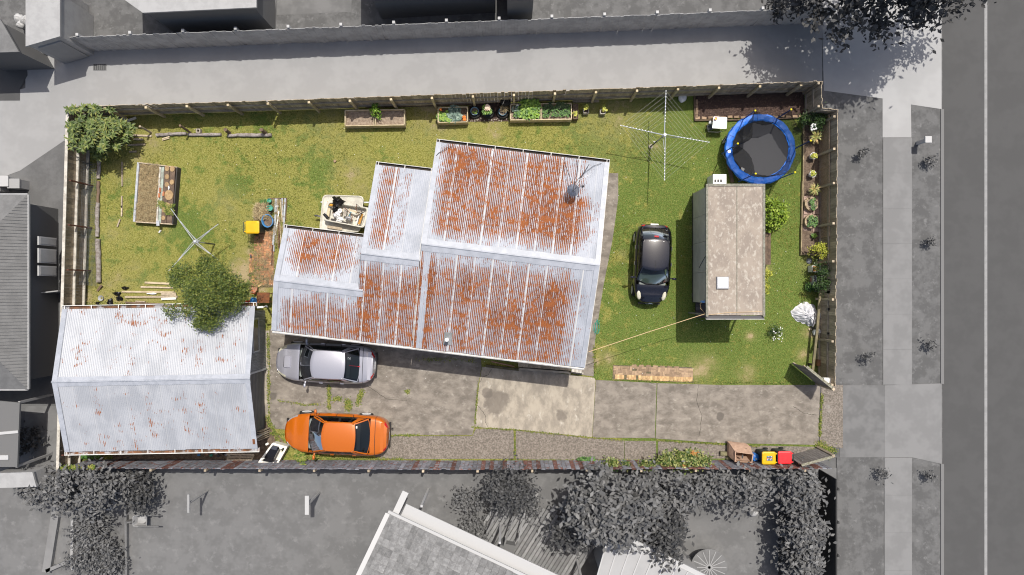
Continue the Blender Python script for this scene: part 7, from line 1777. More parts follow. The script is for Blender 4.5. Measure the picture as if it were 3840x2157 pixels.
def trailer():
    q = [pt('E',1108,612,.62), pt('E',1612,628,.62), pt('E',1660,182,.62), pt('E',1152,165,.62)]; c = sum(q,Vector())/4; c.z = 0
    r = thing('trailer', c, 'small trailer with a cream fibreglass tray under the junk tub', 'trailer')
    loft_loops(rings(q,.22,[(.90,.42),(.97,.46),(1.0,.56),(1.0,.62),(.965,.63),(.93,.58),(.90,.56)]), True, True).part('tray', cream_grp, r, True)
    for y in (258,335): mb = MB(); mb.bar(pt('E',1130,y+200 if y>300 else 258,.38), pt('E',1735,y+240 if y>300 else 262,.38), .06,.08); mb.part('chassis_rail', steel, r)
    mb = MB(); mb.bar(pt('E',1730,258,.38), pt('E',1700,575,.38), .06,.08); mb.part('chassis_rail', steel_dark, r)
    mb = MB(); mb.bar(pt('E',1150,440,.38), pt('E',1075,424,.42), .07,.07); mb.blob(pt('E',1068,424,.45), (.08,.05,.05), 10, 6, .1); mb.part('drawbar', steel_dark, r)
    for x,y in ((1400,610),(1400,225)):
        p = pt('E',x,y,.28); mb = MB(); mb.tube([(p.x,p.y-.08,.28),(p.x,p.y+.08,.28)], .28, 20); w_ = mb.part('wheel', rubber, r); mb = MB(); mb.tube([(p.x,p.y-.085,.28),(p.x,p.y+.085,.28)], .16, 16); mb.part('rim', white_paint, w_)
    for i,(x0,y0,x1,y1) in enumerate(((1235,625,1490,650),(1480,640,1650,668),(1210,560,1390,590))): mb = MB(); mb.bar(pt('E',x0,y0,.45 if i<2 else .66), pt('E',x1,y1,.45 if i<2 else .66), .12,.04); mb.single('board', (wood_brown,wood_dark,wood_grey)[i], ('brown board under the house side of the trailer','dark board at the eave end of the trailer','grey board between tub and tray')[i], 'board')
    q = [pt('E',1168,478,1.02), pt('E',1655,572,1.02), pt('E',1722,330,1.02), pt('E',1212,252,1.02)]; c2 = sum(q,Vector())/4; c2.z = .63
    t = thing('junk_tub', c2, 'cream fibreglass tub full of junk standing on the trailer tray', 'tub')
    loft_loops(rings(q,.16,[(.84,.63),(.93,.85),(.97,1.0),(1.03,1.0),(1.04,1.03),(1.0,1.05),(.93,1.04),(.90,.9),(.82,.72)]), False, True).part('shell', cream_grp, t, True)
    g = 'junk in the tub on the trailer'
    def junk(mb, name, m, label, smooth=True): mb.single(name, m, label, name.replace('_',' '), g, smooth=smooth)
    bb = MB(); bb.blob(pt('E',1340,250,1.15), (.25,.22,.20), 18, 11, .34); bb.blob(pt('E',1310,330,1.08), (.13,.20,.12), 14, 8, .3); junk(bb,'rubbish_bag',black_bag,'knotted black rubbish bag on the tub rim')
    bb = MB(); bb.blob(pt('E',1330,415,1.06), (.17,.14,.13), 18, 10, .25); junk(bb,'plastic_bag',white_bag,'clear white plastic bag in the middle of the tub')
    bb = MB(); bb.blob(pt('E',1365,470,1.03), (.18,.12,.09), 18, 10, .3); junk(bb,'cloth',white_paint,'white cloth bunched over the house side rim of the tub')
    bb = MB(); bb.lathe([(.03,1.10),(.09,1.12),(.10,1.16),(.04,1.17)], Vector((pt('E',1368,365,1.1).x,pt('E',1368,365,1.1).y,0)), 16); junk(bb,'paint_lid',white_plastic,'white round lid beside the clear plastic bag')
    bb = MB(); bb.blob(pt('E',1475,455,1.03), (.16,.10,.10), 18, 10, .3); junk(bb,'silver_bag',mat('silver foil', (.6,.6,.62), rough=.25, metal=.6, bump=1, bscale=14),'crumpled silver foil bag in the tub')
    bb = MB(); bb.tube([pt('E',1170,405,1.0), pt('E',1215,455,1.05)], .075, 12); junk(bb,'black_pipe',black_plastic,'thick black pipe at the drawbar end of the tub')
    bb = MB(); bb.blob(pt('E',1258,295,1.05), (.10,.06,.05), 10, 6, .3); junk(bb,'orange_rag',mat('orange rag', (.6,.3,.04), rough=.8),'orange rag at the lawn side of the tub')
    for i,(x0,y0,x1,y1,h,w_,m,lab) in enumerate(((1475,345,1600,395,1.12,.07,wood_pale,'tan stick sloping down near the tub end'),(1540,440,1670,375,1.12,.035,wood_brown,'thin brown stick crossing the tub end'),(1555,395,1640,370,1.14,.03,wood_brown,'second brown stick at the tub end'),(1230,330,1215,440,1.0,.12,wood_pale,'tan board at the drawbar end of the tub'),(1300,310,1282,400,1.0,.10,wood_brown,'brown board beneath the black bag'),(1390,340,1370,420,1.0,.10,wood_grey,'grey board beside the white lid'),(1640,400,1600,530,1.03,.10,mat('ochre board', (.45,.22,.04), rough=.8),'ochre board at the eave end of the tub'),(1605,400,1570,520,1.02,.05,white_paint,'white board next to the ochre one'),(1500,380,1480,430,1.0,.06,mat('teal plastic', (.06,.2,.26), rough=.5),'teal plastic strip in the tub'),(1440,330,1420,430,.98,.14,mat('grey sack', (.38,.35,.30), (.3,.27,.23), 6, .9),'grey sack folded in the tub'))):
        bb = MB(); bb.bar(pt('E',x0,y0,h), pt('E',x1,y1,h-.02), w_,.035); junk(bb,'scrap_board',m,lab,False)
    for i,pts_ in enumerate((((1420,325,1.2),(1470,370,1.16),(1520,430,1.14),(1500,500,1.1)),((1565,280,1.2),(1610,320,1.3),(1640,370,1.25),(1610,440,1.14)),((1570,285,1.2),(1560,340,1.14),(1590,400,1.12)))):
        bb = MB(); bb.tube([pt('E',*p_) for p_ in pts_], .014, 6); junk(bb,'hose_scrap',(rust_m,steel_dark,rust_m)[i],('rusty bent rod looping over the tub','dark bent rod at the tub corner','rusty short rod at the tub corner')[i])
    bb = MB(); bb.bar(pt('E',1255,470,.95), pt('E',1460,520,.95), .1,.05); junk(bb,'dark_board',wood_dark,'dark board low inside the tub',False)
trailer()
# ------------------------------------------------------------------ brick strip in the lawn beside the driveway
def brick_strip():
    r = struct_root('brick_strip'); m1 = MB(); m1.box((0,0,.03),(.222,.108,.06)); ma = m1.mesh('brick', brick_tan); m1 = MB(); m1.box((0,0,.03),(.108,.225,.06)); mc = m1.mesh('brick', brick_yellow)
    sheet('strip_soil', [pt('T',130,210), pt('T',2250,260), pt('T',2310,690), pt('T',120,590)], .013, mat('strip dirt', (.15,.125,.085), (.10,.09,.05), 6, .97), r)
    for i in range(33):
        t = i/32; p = pt('T',210+2020*t,522+75*t)
        if random.random() < .08: continue
        piece('brick', mc, r, (p.x,p.y,-.014+random.uniform(-.006,.006)), (0,0,random.gauss(0,.05)-.03))
    for row in range(2):
        for i in range(17):
            t = i/16; c = pt('T',205+2010*t,(405 if row==0 else 292)+70*t)
            for k in range(2):
                if random.random() < .05: continue
                if (i+row)%2: piece('brick', ma, r, (c.x,c.y+(k-.5)*.116,-.018+random.uniform(-.006,.006)), (0,0,random.gauss(0,.04)-.03))
                else: piece('brick', ma, r, (c.x+(k-.5)*.116,c.y,-.018+random.uniform(-.006,.006)), (0,0,math.pi/2+random.gauss(0,.04)-.03))
    for i in range(7):
        p = pt('T',700+190*i,225+8*i); piece('brick', ma, r, (p.x,p.y,-.03), (0,0,random.gauss(0,.1)))
brick_strip()
# ------------------------------------------------------------------ between garage and board fence
def pallet():
    c = pt('C',1580,1265,.2); r = thing('pallet', (c.x,c.y,0), 'grey timber pallet lying by the fence behind the garage', 'pallet'); A0,A1,B0,B1 = pt('C',1470,1235,.14), pt('C',1695,1240,.14), pt('C',1468,1300,.14), pt('C',1668,1300,.14)
    for i in range(4): t = i/3; mb = MB(); mb.bar(A0.lerp(B0,t), A1.lerp(B1,t), .09,.022); mb.part('slat', wood_grey, r)
    for t in (.03,.5,.97): mb = MB(); mb.bar(A0.lerp(A1,t)-Vector((0,0,.055)), B0.lerp(B1,t)-Vector((0,0,.055)), .09,.085); mb.part('bearer', wood_grey, r)
pallet()
cols = [white_plastic, blue_plastic, green_plastic, black_plastic, steel]
for i,(x,y) in enumerate(((1240,1240),(1340,1245),(1380,1225),(1410,1215),(1440,1228),(1465,1240),(1485,1250),(1400,1250),(1300,1235))):
    mb = MB(); mb.blob(pt('C',x,y,.06), (.08,.06,.06), 9, 6, .35); mb.single('rubbish', (blue_plastic,green_plastic,white_plastic,white_bag,black_plastic,steel,white_plastic,steel_dark,terracotta)[i], ('blue','teal','white','translucent','black','shiny grey','second white','dark grey','reddish')[i]+' scrap of rubbish in the gap behind the garage', 'rubbish', 'rubbish behind the garage')
def foam_panel():
    Z = .55; q = [pt('F',15,1340,Z), pt('F',185,1370,Z), pt('F',285,1195,Z), pt('F',150,1158,Z)]; c = sum(q,Vector())/4; r = thing('foam_packaging', (c.x,c.y,0), 'broken white foam box with a black screen inside beside the fence', 'packaging')
    fm = mat('white foam', (.80,.79,.74), (.70,.68,.61), 4, .8, bump=.4); c.z = 0
    loft_loops(rings(q,.05,[(.94,.03),(.98,.3),(1.0,.52),(1.0,Z),(.80,Z),(.78,.44)]), True, False).part('foam_tray', fm, r)
    q2 = [pt('F',62,1330,.5), pt('F',140,1345,.5), pt('F',205,1215,.5), pt('F',125,1195,.5)]; mb = MB(); mb.prism([(p.x,p.y) for p in q2], .40,.50); mb.part('screen', mat('black screen', (.010,.010,.012), rough=.2), r)
    q3 = [pt('F',135,1215,.51), pt('F',185,1225,.51), pt('F',200,1190,.51), pt('F',150,1182,.51)]; mb = MB(); mb.prism([(p.x,p.y) for p in q3], .505,.525); mb.part('circuit_board', mat('dark board', (.04,.045,.06), rough=.5), r)
    mb = MB(); mb.bar(pt('F',190,1365,.35), pt('F',280,1210,.35), .05,.3); mb.part('cardboard_side', mat('cardboard', (.42,.34,.24), rough=.9), r)
    for x,y,s in ((100,1170,.09),(230,1200,.12),(150,1350,.10),(60,1300,.1)): p = pt('F',x,y,.58); mb = MB(); mb.box((p.x,p.y,.57), (s*1.6,s,.05), (0,0,.5)); mb.part('foam_block', fm, r)
foam_panel()

# ================================================================== NEIGHBOURING PROPERTIES (greys)
def simple_house(name, eave, he, ridge, hr, label, roof_m, wall_m, hip=True, inset=.5, cat='house', gut=g_white):
    """four eave corners (plan, counter-clockwise) and two ridge ends"""
    c = sum(eave, Vector())/4; r = thing(name, (c.x,c.y,0), label, cat)
    E = [Vector((p.x,p.y,he)) for p in eave]; R0, R1 = [Vector((p.x,p.y,hr)) for p in ridge]
    for q in ((E[0],E[1],R1,R0), (E[2],E[3],R0,R1)): mb = MB(); mb.face(*q); mb.part('roof', roof_m, r)
    for q in ((E[1],E[2],R1), (E[3],E[0],R0)): mb = MB(); mb.face(*q); mb.part('roof' if hip else 'gable', roof_m if hip else wall_m, r)
    base = [c+(p-c)*(1-inset/max(1,(Vector((p.x,p.y,0))-Vector((c.x,c.y,0))).length)) for p in E]; mb = MB(); mb.prism([(p.x,p.y) for p in base], 0, he-.02); mb.part('wall', wall_m, r)
    for i in range(4): a, b = E[i], E[(i+1)%4]; mb = MB(); mb.bar(a-Vector((0,0,.05)), b-Vector((0,0,.05)), .11,.10); mb.part('gutter', gut, r)
    mb = MB(); mb.tube([R0+Vector((0,0,.02)),R1+Vector((0,0,.02))], .08, 8); mb.part('ridge_cap', roof_m, r)
    return r, E, R0, R1
def west_house():
    E = [pt('W',-900,1022,2.6), pt('W',128,1022,2.6), pt('W',128,112,2.6), pt('W',-900,112,2.6)]
    r,_,R0,R1 = simple_house('house', E, 2.6, [pt('W',-420,560,4.6), pt('W',-330,560,4.6)], 4.6, 'grey ribbed roof house beyond the back fence', g_roof_m, g_wall_d, gut=g_roof_l)
    for k in range(60):        # ribs of the long run roof, east slope
        t = k/60; a = E[1].lerp(E[2], t); b = R1; q = a.lerp(b, max(.02,1-abs(t-.5)*2)); q = a + Vector((-1,0,0))*(a.x-q.x); s = (a.x-R1.x); q.z = 2.6+2.0*(a.x-q.x)/s
        mb = MB(); mb.bar(a+Vector((0,0,.02)), q+Vector((0,0,.02)), .03,.03); mb.part('roof_rib', g_roof_m, r)
    x = E[1].x-.45
    for (y0,y1) in ((310,350),(365,432),(445,492)):
        a = pt('W',150,y0,1.5); b = pt('W',150,y1,1.5); mb = MB(); mb.box((x+.47,(a.y+b.y)/2,1.35), (.06,abs(a.y-b.y),1.2)); w_ = mb.part('window', g_white, r); mb = MB(); mb.box((x+.49,(a.y+b.y)/2,1.35), (.05,abs(a.y-b.y)-.1,1.05)); mb.part('pane', g_roof_l, w_)
    for i,(x,y,rr,lab) in enumerate(((188,627,.16,'pale round pot by the wall of the house beyond the back fence'),(240,608,.28,'larger pale tub nearest the back fence'),(240,648,.28,'second pale tub nearest the back fence'))): mb = MB(); mb.lathe([(rr*.7,0),(rr,.4),(rr*.8,.42),(.001,.36)], pt('W',x,y), 16); mb.single('plant_tub', g_white, lab, 'tub', smooth=True)
    mb = MB(); p = pt('W',160,735,.6); mb.box((p.x,p.y,.3), (.55,.42,.6)); mb.box((p.x,p.y,.63),(.6,.47,.05)); mb.single('garden_box', g_roof_l, 'grey storage box by the wall beyond the back fence', 'box')
    mb = MB(); p = pt('W',225,405,.02); mb.box((p.x,p.y,.05), (.5,2.2,.1)); mb.single('step', g_wall, 'long grey doorstep outside the windows beyond the back fence', 'step')
    mb = MB(); a, b = pt('W',130,578,1.2), pt('W',270,562,1.2); mb.bar(Vector((a.x,a.y,.6)), Vector((b.x,b.y,.6)), .05,1.2); mb.single('screen_fence', g_wall, 'thin grey screen fence between house wall and back fence', 'fence')
    sheet('back_patio', [pt('W',120,1100), pt('W',300,1100), pt('W',290,1390), pt('W',90,1390)], -.008, g_cross)
    sheet('shade_bed', [pt('W',128,130), pt('W',235,200), pt('W',240,900), pt('W',128,1000)], -.008, g_soil)
    c0 = pt('W',-200,1200,2.4); q = [pt('W',-300,1050,2.4), pt('W',92,1085,2.4), pt('W',80,1385,2.4), pt('W',-300,1385,2.4)]
    t = thing('carport', (c0.x,c0.y,0), 'dark flat roofed carport beside the ribbed roof house', 'carport'); mb = MB(); mb.prism([(p.x,p.y) for p in q[::-1]], 2.3,2.4); mb.part('roof', g_wall_d, t); mb = MB(); mb.bar(pt('W',-300,1255,2.43), pt('W',85,1220,2.43), .12,.05); mb.bar(pt('W',-300,1345,2.43), pt('W',40,1340,2.43), .2,.05); mb.part('roof_trim', g_white, t)
    for p in q[1:3]: mb = MB(); mb.box((p.x-.1,p.y,1.15), (.1,.1,2.3)); mb.part('post', g_wall, t)
    tree('shrub', pt('W',140,1255,0), pt('W',140,1255,.5), (.5,.6,.5), 20, 14, .15, .2, g_leaf_d, g_bark, 'dark shrub on the patio beyond the back fence', 'shrub', trunk_r=.03, limbs=4)
    for i,(x,y,s) in enumerate(((60,60,1.0),(20,85,.8),(110,70,.9))): mb = MB(); p = pt('W',x,y); mb.box((p.x,p.y,.35*s), (.6*s,.45*s,.7*s)); mb.box((p.x,p.y,.72*s),(.64*s,.5*s,.05)); mb.single('outdoor_unit', g_wall if i else g_white, ('pale outdoor unit by the roof corner beyond the back fence','small grey box near the roof corner','grey box closest to the driveway edge')[i], 'box')
west_house()
def north_west():
    q = [pt('a',190,-60,2.5), pt('a',445,-60,2.5), pt('a',445,270,2.5), pt('a',190,345,2.5)]; c = sum(q,Vector())/4; r = thing('garage', (c.x,c.y,0), 'pale flat roofed garage at the head of the neighbouring driveway', 'garage')
    mb = MB(); mb.prism([(p.x,p.y) for p in q[::-1]], 2.4,2.5); mb.part('roof', g_roof_l, r); mb = MB(); i_ = [Vector((c.x+(p.x-c.x)*.94,c.y+(p.y-c.y)*.95,0)) for p in q]; mb.prism([(p.x,p.y) for p in i_[::-1]], 0,2.4); mb.part('wall', g_roof_l, r)
    mb = MB(); a, b = i_[3], i_[2]; mb.bar(a.lerp(b,.15)+Vector((0,-.03,1.05)), a.lerp(b,.85)+Vector((0,-.03,1.05)), .05,2.0); mb.part('garage_door', g_conc, r)
    q = [pt('a',-400,140,2.6), pt('a',0,140,2.6), pt('a',140,385,2.6), pt('a',-300,400,2.6)]; c = sum(q,Vector())/4; r = thing('shed', (c.x,c.y,0), 'dark roofed shed beside the pale garage', 'shed'); mb = MB(); mb.prism([(p.x,p.y) for p in q[::-1]], 2.5,2.6); mb.part('roof', g_roof_m, r); mb = MB(); mb.prism([(c.x+(p.x-c.x)*.9,c.y+(p.y-c.y)*.9) for p in q[::-1]], 0,2.5); mb.part('wall', g_wall_d, r)
    sheet('yard_asphalt', [pt('a',-300,380), pt('a',196,420), pt('a',205,560), pt('a',150,660), pt('a',148,748), pt('a',-300,750)], .002, g_road)
    sheet('dark_yard', [pt('a',-200,-60), pt('a',188,-60), pt('a',196,345), pt('a',0,180)], -.006, g_soil)
    for i,(x,y,s) in enumerate(((205,155,.30),(155,185,.2),(140,135,.22),(300,380,.2),(255,372,.2))): mb = MB(); mb.blob(pt('a',x,y,.3+.5*(i<3)), (s,s*.9,s*.8), 12, 7, .15); mb.tube([pt('a',x,y,0), pt('a',x,y,.3+.5*(i<3))], .05, 6); mb.single('white_shrub', g_white, ('largest pale round bush by the pale garage','pale bush lower by the dark shed','pale bush nearest the dark yard','pale low bush at the garage door foot','pale low bush at the garage corner')[i], 'bush', smooth=True)
    p = pt('a',742,500); mb = MB(); mb.box((p.x,p.y,.008), (.62,.30,.016)); r = mb.single('drain_cover', g_wall_d, 'dark rectangular drain cover in the neighbouring driveway', 'drain cover')
    for k in range(6): mb = MB(); mb.box((p.x-.25+.1*k,p.y,.021), (.05,.26,.01)); mb.part('slot_bar', g_road, r)
    fpq = [gp(262,30), gp(262,140)]
    mb = MB(); a, b = pt('a',505,-60,1.5), pt('a',505,265,1.5); mb.bar(Vector((a.x,a.y,.75)), Vector((b.x,b.y,.75)), .06,1.5); mb.single('cross_fence', g_fence, 'grey cross fence in the yard behind the long neighbour fence', 'fence')
    # big neighbour houses beyond the long fence: only their eaves and shadows come into view
    E = [pt('a',1060,95,3.0), pt('a',1905,55,3.0), pt('a',1905,-900,3.0), pt('a',850,-900,3.0), pt('a',870,-40,3.0)]; c = sum(E,Vector())/5
    r = thing('house', (c.x,c.y,0), 'pale roofed house with clipped corner beyond the long neighbour fence', 'house'); mb = MB(); 
    S = [(p.x,p.y) for p in E]; ar = sum(S[i][0]*S[(i+1)%5][1]-S[(i+1)%5][0]*S[i][1] for i in range(5)); S = S if ar > 0 else S[::-1]; mb.prism(S, 2.9,3.0); mb.part('roof', g_roof_l, r); mb = MB(); mb.prism([(c.x+(x-c.x)*.94,c.y+(y-c.y)*.96) for x,y in S], 0,2.9); mb.part('wall', g_wall_d, r)
    E = [pt('g',230,-22,3.2), pt('g',1110,-70,3.2), pt('g',1110,-600,3.2), pt('g',230,-600,3.2)]; simple_house('house', [E[0],E[1],E[2],E[3]], 3.2, [pt('g',500,-300,4.6), pt('g',850,-320,4.6)], 4.6, 'mid grey house whose eave shades the yard beyond the long fence', g_roof_m, g_wall_d)
    E = [pt('g',1130,-10,3.2), pt('g',1290,-20,3.2), pt('g',1290,-500,3.2), pt('g',1130,-500,3.2)]; c = sum(E,Vector())/4; mb = MB(); mb.prism([(p.x,p.y) for p in E], 0,3.2); mb.single('lean_to', g_wall_d, 'dark lean-to beyond the long fence between lawn strips', 'shed')
    sheet('yard_path', [pt('a',1990,-60), pt('a',2052,-60), pt('a',2045,140), pt('a',1992,140)], -.006, g_conc)
    sheet('yard_concrete', [pt('a',2060,-60), pt('g',190,-60), pt('g',190,72), pt('a',2055,112)], -.008, g_cross)
north_west()
def street_trees():
    c = pt('f',1250,20,3.4); tree('tree', (c.x,c.y+.3,0), (c.x,c.y+.5,3.6), (3.4,2.1,1.7), 90, 60, .34, .24, g_leaf_d, g_bark, 'dark grey street tree shading the driveway entrance', 'tree', trunk_r=.16, limbs=10)
    tree('tree', (16.4,13.8,0), (16.4,13.6,6.4), (2.7,2.2,1.7), 90, 50, .34, .26, g_leaf_d, g_bark, 'tall dark tree beyond the driveway entrance', 'tree', trunk_r=.2, limbs=8)
    c = pt('f',1900,-20,3.2); tree('tree', (c.x,c.y+.6,0), (c.x,c.y+.7,3.2), (2.0,1.3,1.2), 40, 40, .3, .22, g_leaf_d, g_bark, 'smaller dark tree overhanging the road edge', 'tree', trunk_r=.12, limbs=8)
    c = pt('f',640,-10,2.6); tree('shrub', (c.x,c.y+.1,0), (c.x,c.y+.2,1.8), (.7,.6,.8), 16, 30, .2, .2, g_leaf_d, g_bark, 'dark shrub behind the street end of the long neighbour fence', 'shrub', trunk_r=.06, limbs=4)
    for i,(x,y,s) in enumerate(((150,105,.32),(480,150,.22),(175,1105,.28),(485,1045,.24),(480,545,.18))): c = pt('h',x+8,y-8); tree('verge_plant', c, c+Vector((0,0,.32)), (s*.8,s*.8,.25), 10, 12, .10, .12, g_leaf, g_bark, ('grey verge plant nearest the trellis corner','grey verge plant under the white marker post','grey verge plant nearest the letterbox','grey verge plant near the vehicle crossing','smallest verge plant halfway along the kerb strip')[i], 'plant', 'young plants on the verge', trunk_r=.02, limbs=3)
    for i,(x,y,s) in enumerate(((1590,490,.28),(1910,510,.26))): c = pt('e',x+8,y-12); tree('verge_plant', c, c+Vector((0,0,.32)), (s*.8,s*.8,.25), 10, 12, .10, .12, g_leaf, g_bark, ('grey verge plant below the crossing on the footpath house side','grey verge plant below the crossing on the kerb side')[i], 'plant', 'young plants on the verge', trunk_r=.02, limbs=3)
    p = pt('h',503,30,.9); r = thing('marker_post', (p.x,p.y,0), 'white topped marker post on the kerbside verge', 'post'); mb = MB(); mb.box((p.x,p.y,.4),(.14,.14,.8)); mb.part('post', g_white, r); mb = MB(); mb.box((p.x,p.y,.85),(.30,.30,.10)); mb.part('cap', g_white, r)
street_trees()
def south():
    # tiled roof house with pale verandah roof
    A_, B_ = pt('d',500,440,2.9), pt('d',600,432,2.9)
    ex = (pt('d',1700,906,2.7)-pt('d',620,400,2.7)); ex.z = 0; ex.normalize(); ey = Vector((-ex.y,ex.x,0)); 
    if ey.y > 0: ey = -ey
    O = pt('d',505,445,3.0); O.z = 0; L_, Wd = 16.0, 9.5
    r = thing('house', O+ex*8+ey*4, 'tiled roof house with a long pale verandah roof beyond the board fence', 'house'); HE, HR = 3.0, 4.4
    def P3(u, v, z): q = O+ex*u+ey*v; return Vector((q.x,q.y,z))
    tl = MB(); n = 0; tme = None; SL = (HR-HE)/(Wd/2)
    tb = MB(); ang = math.atan2(ex.y, ex.x); sa = math.atan(SL)
    bm_ = MB(); bm_.box((0,0,0), (.292,.355,.03)); tme = bm_.mesh('tile', g_roof_t)
    nu, nv = 20, 15
    R = Matrix.Rotation(ang,4,'Z') @ Matrix.Rotation(-sa,4,'X') if False else None
    for j in range(nv):
        v = .16+j*.31
        if v > Wd/2-.1: break
        for i in range(nu):
            u = .15+i*.30; q = P3(u, v, HE+SL*v+.035+.008*(i%2)); e = Euler((0,0,ang)).to_matrix().to_4x4()
            d_ = ey.copy(); d_.z = SL; d_.normalize(); nrm = ex.cross(d_); nrm = nrm if nrm.z > 0 else -nrm; Mx = Matrix((ex, nrm.cross(ex), nrm)).transposed()
            piece('tile', tme, r, q, (Mx @ Matrix.Rotation(.05,3,'X')).to_euler())
    # remaining courses further from view joined
    mb = MB(); mb.face(P3(0,0,HE), P3(0,Wd/2,HR), P3(L_,Wd/2,HR), P3(L_,0,HE)); mb.part('roof', g_roof_t, r)
    mb = MB(); mb.face(P3(0,Wd/2,HR), P3(0,Wd,HE), P3(L_,Wd,HE), P3(L_,Wd/2,HR)); mb.part('roof', g_roof_t, r)
    mb = MB(); mb.prism([(p.x,p.y) for p in (P3(.4,.5,0),P3(.4,Wd-.5,0),P3(L_-.4,Wd-.5,0),P3(L_-.4,.5,0))], 0, HE-.05); mb.part('wall', g_wall, r)
    mb = MB(); mb.bar(P3(0,0,HE+.05), P3(0,Wd/2,HR+.05), .2,.06); mb.part('barge_tile', g_white, r); mb = MB(); mb.bar(P3(-.02,-.06,HE-.02), P3(L_,-.06,HE-.02), .14,.10); mb.part('gutter', g_white, r)
    mb = MB(); mb.bar(P3(.55,-.32,HE-.32), P3(L_,-.32,HE-.32), .55,.05); mb.part('verandah_roof', g_white, r)
    mb = MB(); mb.bar(P3(.30,-1.05,HE-.36), P3(.30,.1,HE-.2), .28,.12); mb.part('verandah_end', g_white, r)
    for u in (1.2,5.0,9.0): q = P3(u,-.75,0); mb = MB(); mb.box((q.x,q.y,1.3),(.1,.1,2.6)); mb.part('post', g_white, r)
    # deck with boards and rail shadows
    D0 = pt('d',1120,640,.3); dk = thing('deck', D0, 'grey plank deck between the tiled house and the dark trees', 'deck')
    dd = (pt('d',1380,400,.3)-pt('d',1180,720,.3)); dd.z = 0; dd.normalize(); dn = Vector((dd.y,-dd.x,0))
    for k in range(30):
        a = pt('d',1110,700,.3)+dn*(.17*k)+ex*0; mb = MB(); mb.bar(a-dd*(.6-.02*k), a+dd*(3.6+.3*math.sin(k)), .145,.03); mb.part('board', g_deck, dk)
    for k,(x0,y0,x1,y1) in enumerate(((1240,590,1330,410),(1370,680,1440,470),(1475,650,1520,450))): a, b = pt('d',x0,y0,1.2), pt('d',x1,y1,1.2); mb = MB(); mb.bar(a,b,.07,.05); mb.bar(Vector((a.x,a.y,.3)),a,.07,.07); mb.bar(Vector((b.x,b.y,.3)),b,.07,.07); mb.part('railing', g_deck, dk)
    mb = MB(); q = pt('d',1380,720,.3); mb.box((q.x,q.y,.55),(.7,.95,.5),(0,0,-.2)); mb.box((q.x-.25,q.y+.1,.95),(.2,.9,.4),(0,0,-.2)); mb.single('armchair', g_wall_d, 'dark armchair at the deck edge beside the pale verandah roof', 'chair')
    # pale iron roof house
    E = [pt('d',2060,906,2.8), pt('d',2150,590,2.8), pt('d',2900,960,2.8), pt('d',2700,1300,2.8)]; cc = sum(E,Vector())/4; t = thing('house', (cc.x,cc.y,0), 'pale iron roofed house at the lower edge behind the big tree', 'house')
    s_ = [(p.x,p.y) for p in E]; ar = sum(s_[i][0]*s_[(i+1)%4][1]-s_[(i+1)%4][0]*s_[i][1] for i in range(4)); s_ = s_ if ar > 0 else s_[::-1]
    mb = MB(); mb.prism(s_, 2.7,2.8); mb.part('roof', g_conc3, t); mb = MB(); mb.prism([(cc.x+(x-cc.x)*.94,cc.y+(y-cc.y)*.92) for x,y in s_], 0,2.7); mb.part('wall', g_wall, t)
    mb = MB(); a, b = E[1], E[2]; mb.bar(a+Vector((.1,.05,-.1)), b+Vector((.1,.05,-.1)), .22,.14); mb.part('gutter', g_white, t)
    for k in range(9): w_ = E[1].lerp(E[2],k/9); x2 = E[0].lerp(E[3],k/9); mb = MB(); mb.bar(w_+Vector((0,0,.02)), x2+Vector((0,0,.02)), .05,.04); mb.part('roof_rib', g_white, t)
    # trees
    def dt(x, y, rx, ry, h, rz, n, label, m, leaf=.24, cat='tree', name='tree', zn='d'):
        c = pt(zn,x,y,h); tree(name, (c.x,c.y,0), c, (rx,ry,rz), n, 40, .26, leaf, m, g_bark, label, cat, up=1.8, trunk_r=.12 if cat=='tree' else .05, limbs=8)
    dt(1400,270,1.05,.85,1.7,1.2,46,'round dark grey bush against the far side of the board fence',g_leaf_d,.16,'shrub','shrub')
    dt(2160,400,2.1,1.6,2.6,1.9,90,'big grey leafy tree between the two neighbouring houses',g_leaf,.26)
    dt(1850,560,.9,.7,1.5,1.0,26,'dark lower tree at the side of the big grey leafy tree',g_leaf_d,.2)
    dt(2520,560,.9,1.5,1.9,1.4,44,'dark tree between the big leafy tree and the pale iron roof',g_leaf_d,.22)
    dt(1540,370,.4,.4,.6,.5,14,'pale small shrub at the deck corner',g_leaf,.14,'shrub','shrub')
    dt(1110,340,.5,.35,.5,.4,14,'grey low shrub on the lawn near the tiled house',g_leaf,.14,'shrub','shrub')
    dt(1120,560,.6,.4,.5,.4,16,'grey low shrub beside the verandah roof',g_leaf,.14,'shrub','shrub')
    for i,(x,y,rx,ry) in enumerate(((180,620,1.7,1.1),(640,590,1.5,.75),(1050,600,.9,.75),(1085,860,.8,.9),(1080,1080,.7,.8))):
        c = pt('e',x,y,1.5); tree('hedge', (c.x,c.y,0), c, (rx,ry,1.0), 40, 40, .24, .22, g_leaf, g_bark, up=1.8, label= ('hedge clump joining the big leafy tree','hedge clump along the board fence','hedge clump at the street corner','hedge clump along the dark street fence','hedge clump furthest down the dark street fence')[i], cat='hedge', group='hedge around the neighbour lawn', trunk_r=.06, limbs=6)
    p = pt('e',455,1110,.5); rr = thing('round_table', (p.x,p.y,0), 'round pale spoked garden table on the neighbour lawn', 'table'); mb = MB(); mb.lathe([(.86,.68),(.86,.72),(.5,.73),(.001,.73)], (p.x,p.y,0), 26); mb.part('tabletop', g_cross, rr); 
    for k in range(8): a = math.pi*k/8; d = Vector((math.cos(a),math.sin(a),0))*.8; mb = MB(); mb.bar(Vector((p.x,p.y,.738))-d, Vector((p.x,p.y,.738))+d, .04,.012); mb.part('slat', g_conc, rr)
    mb = MB(); mb.tube([(p.x,p.y,0),(p.x,p.y,.69)], .08, 10); mb.part('leg', g_wall, rr)
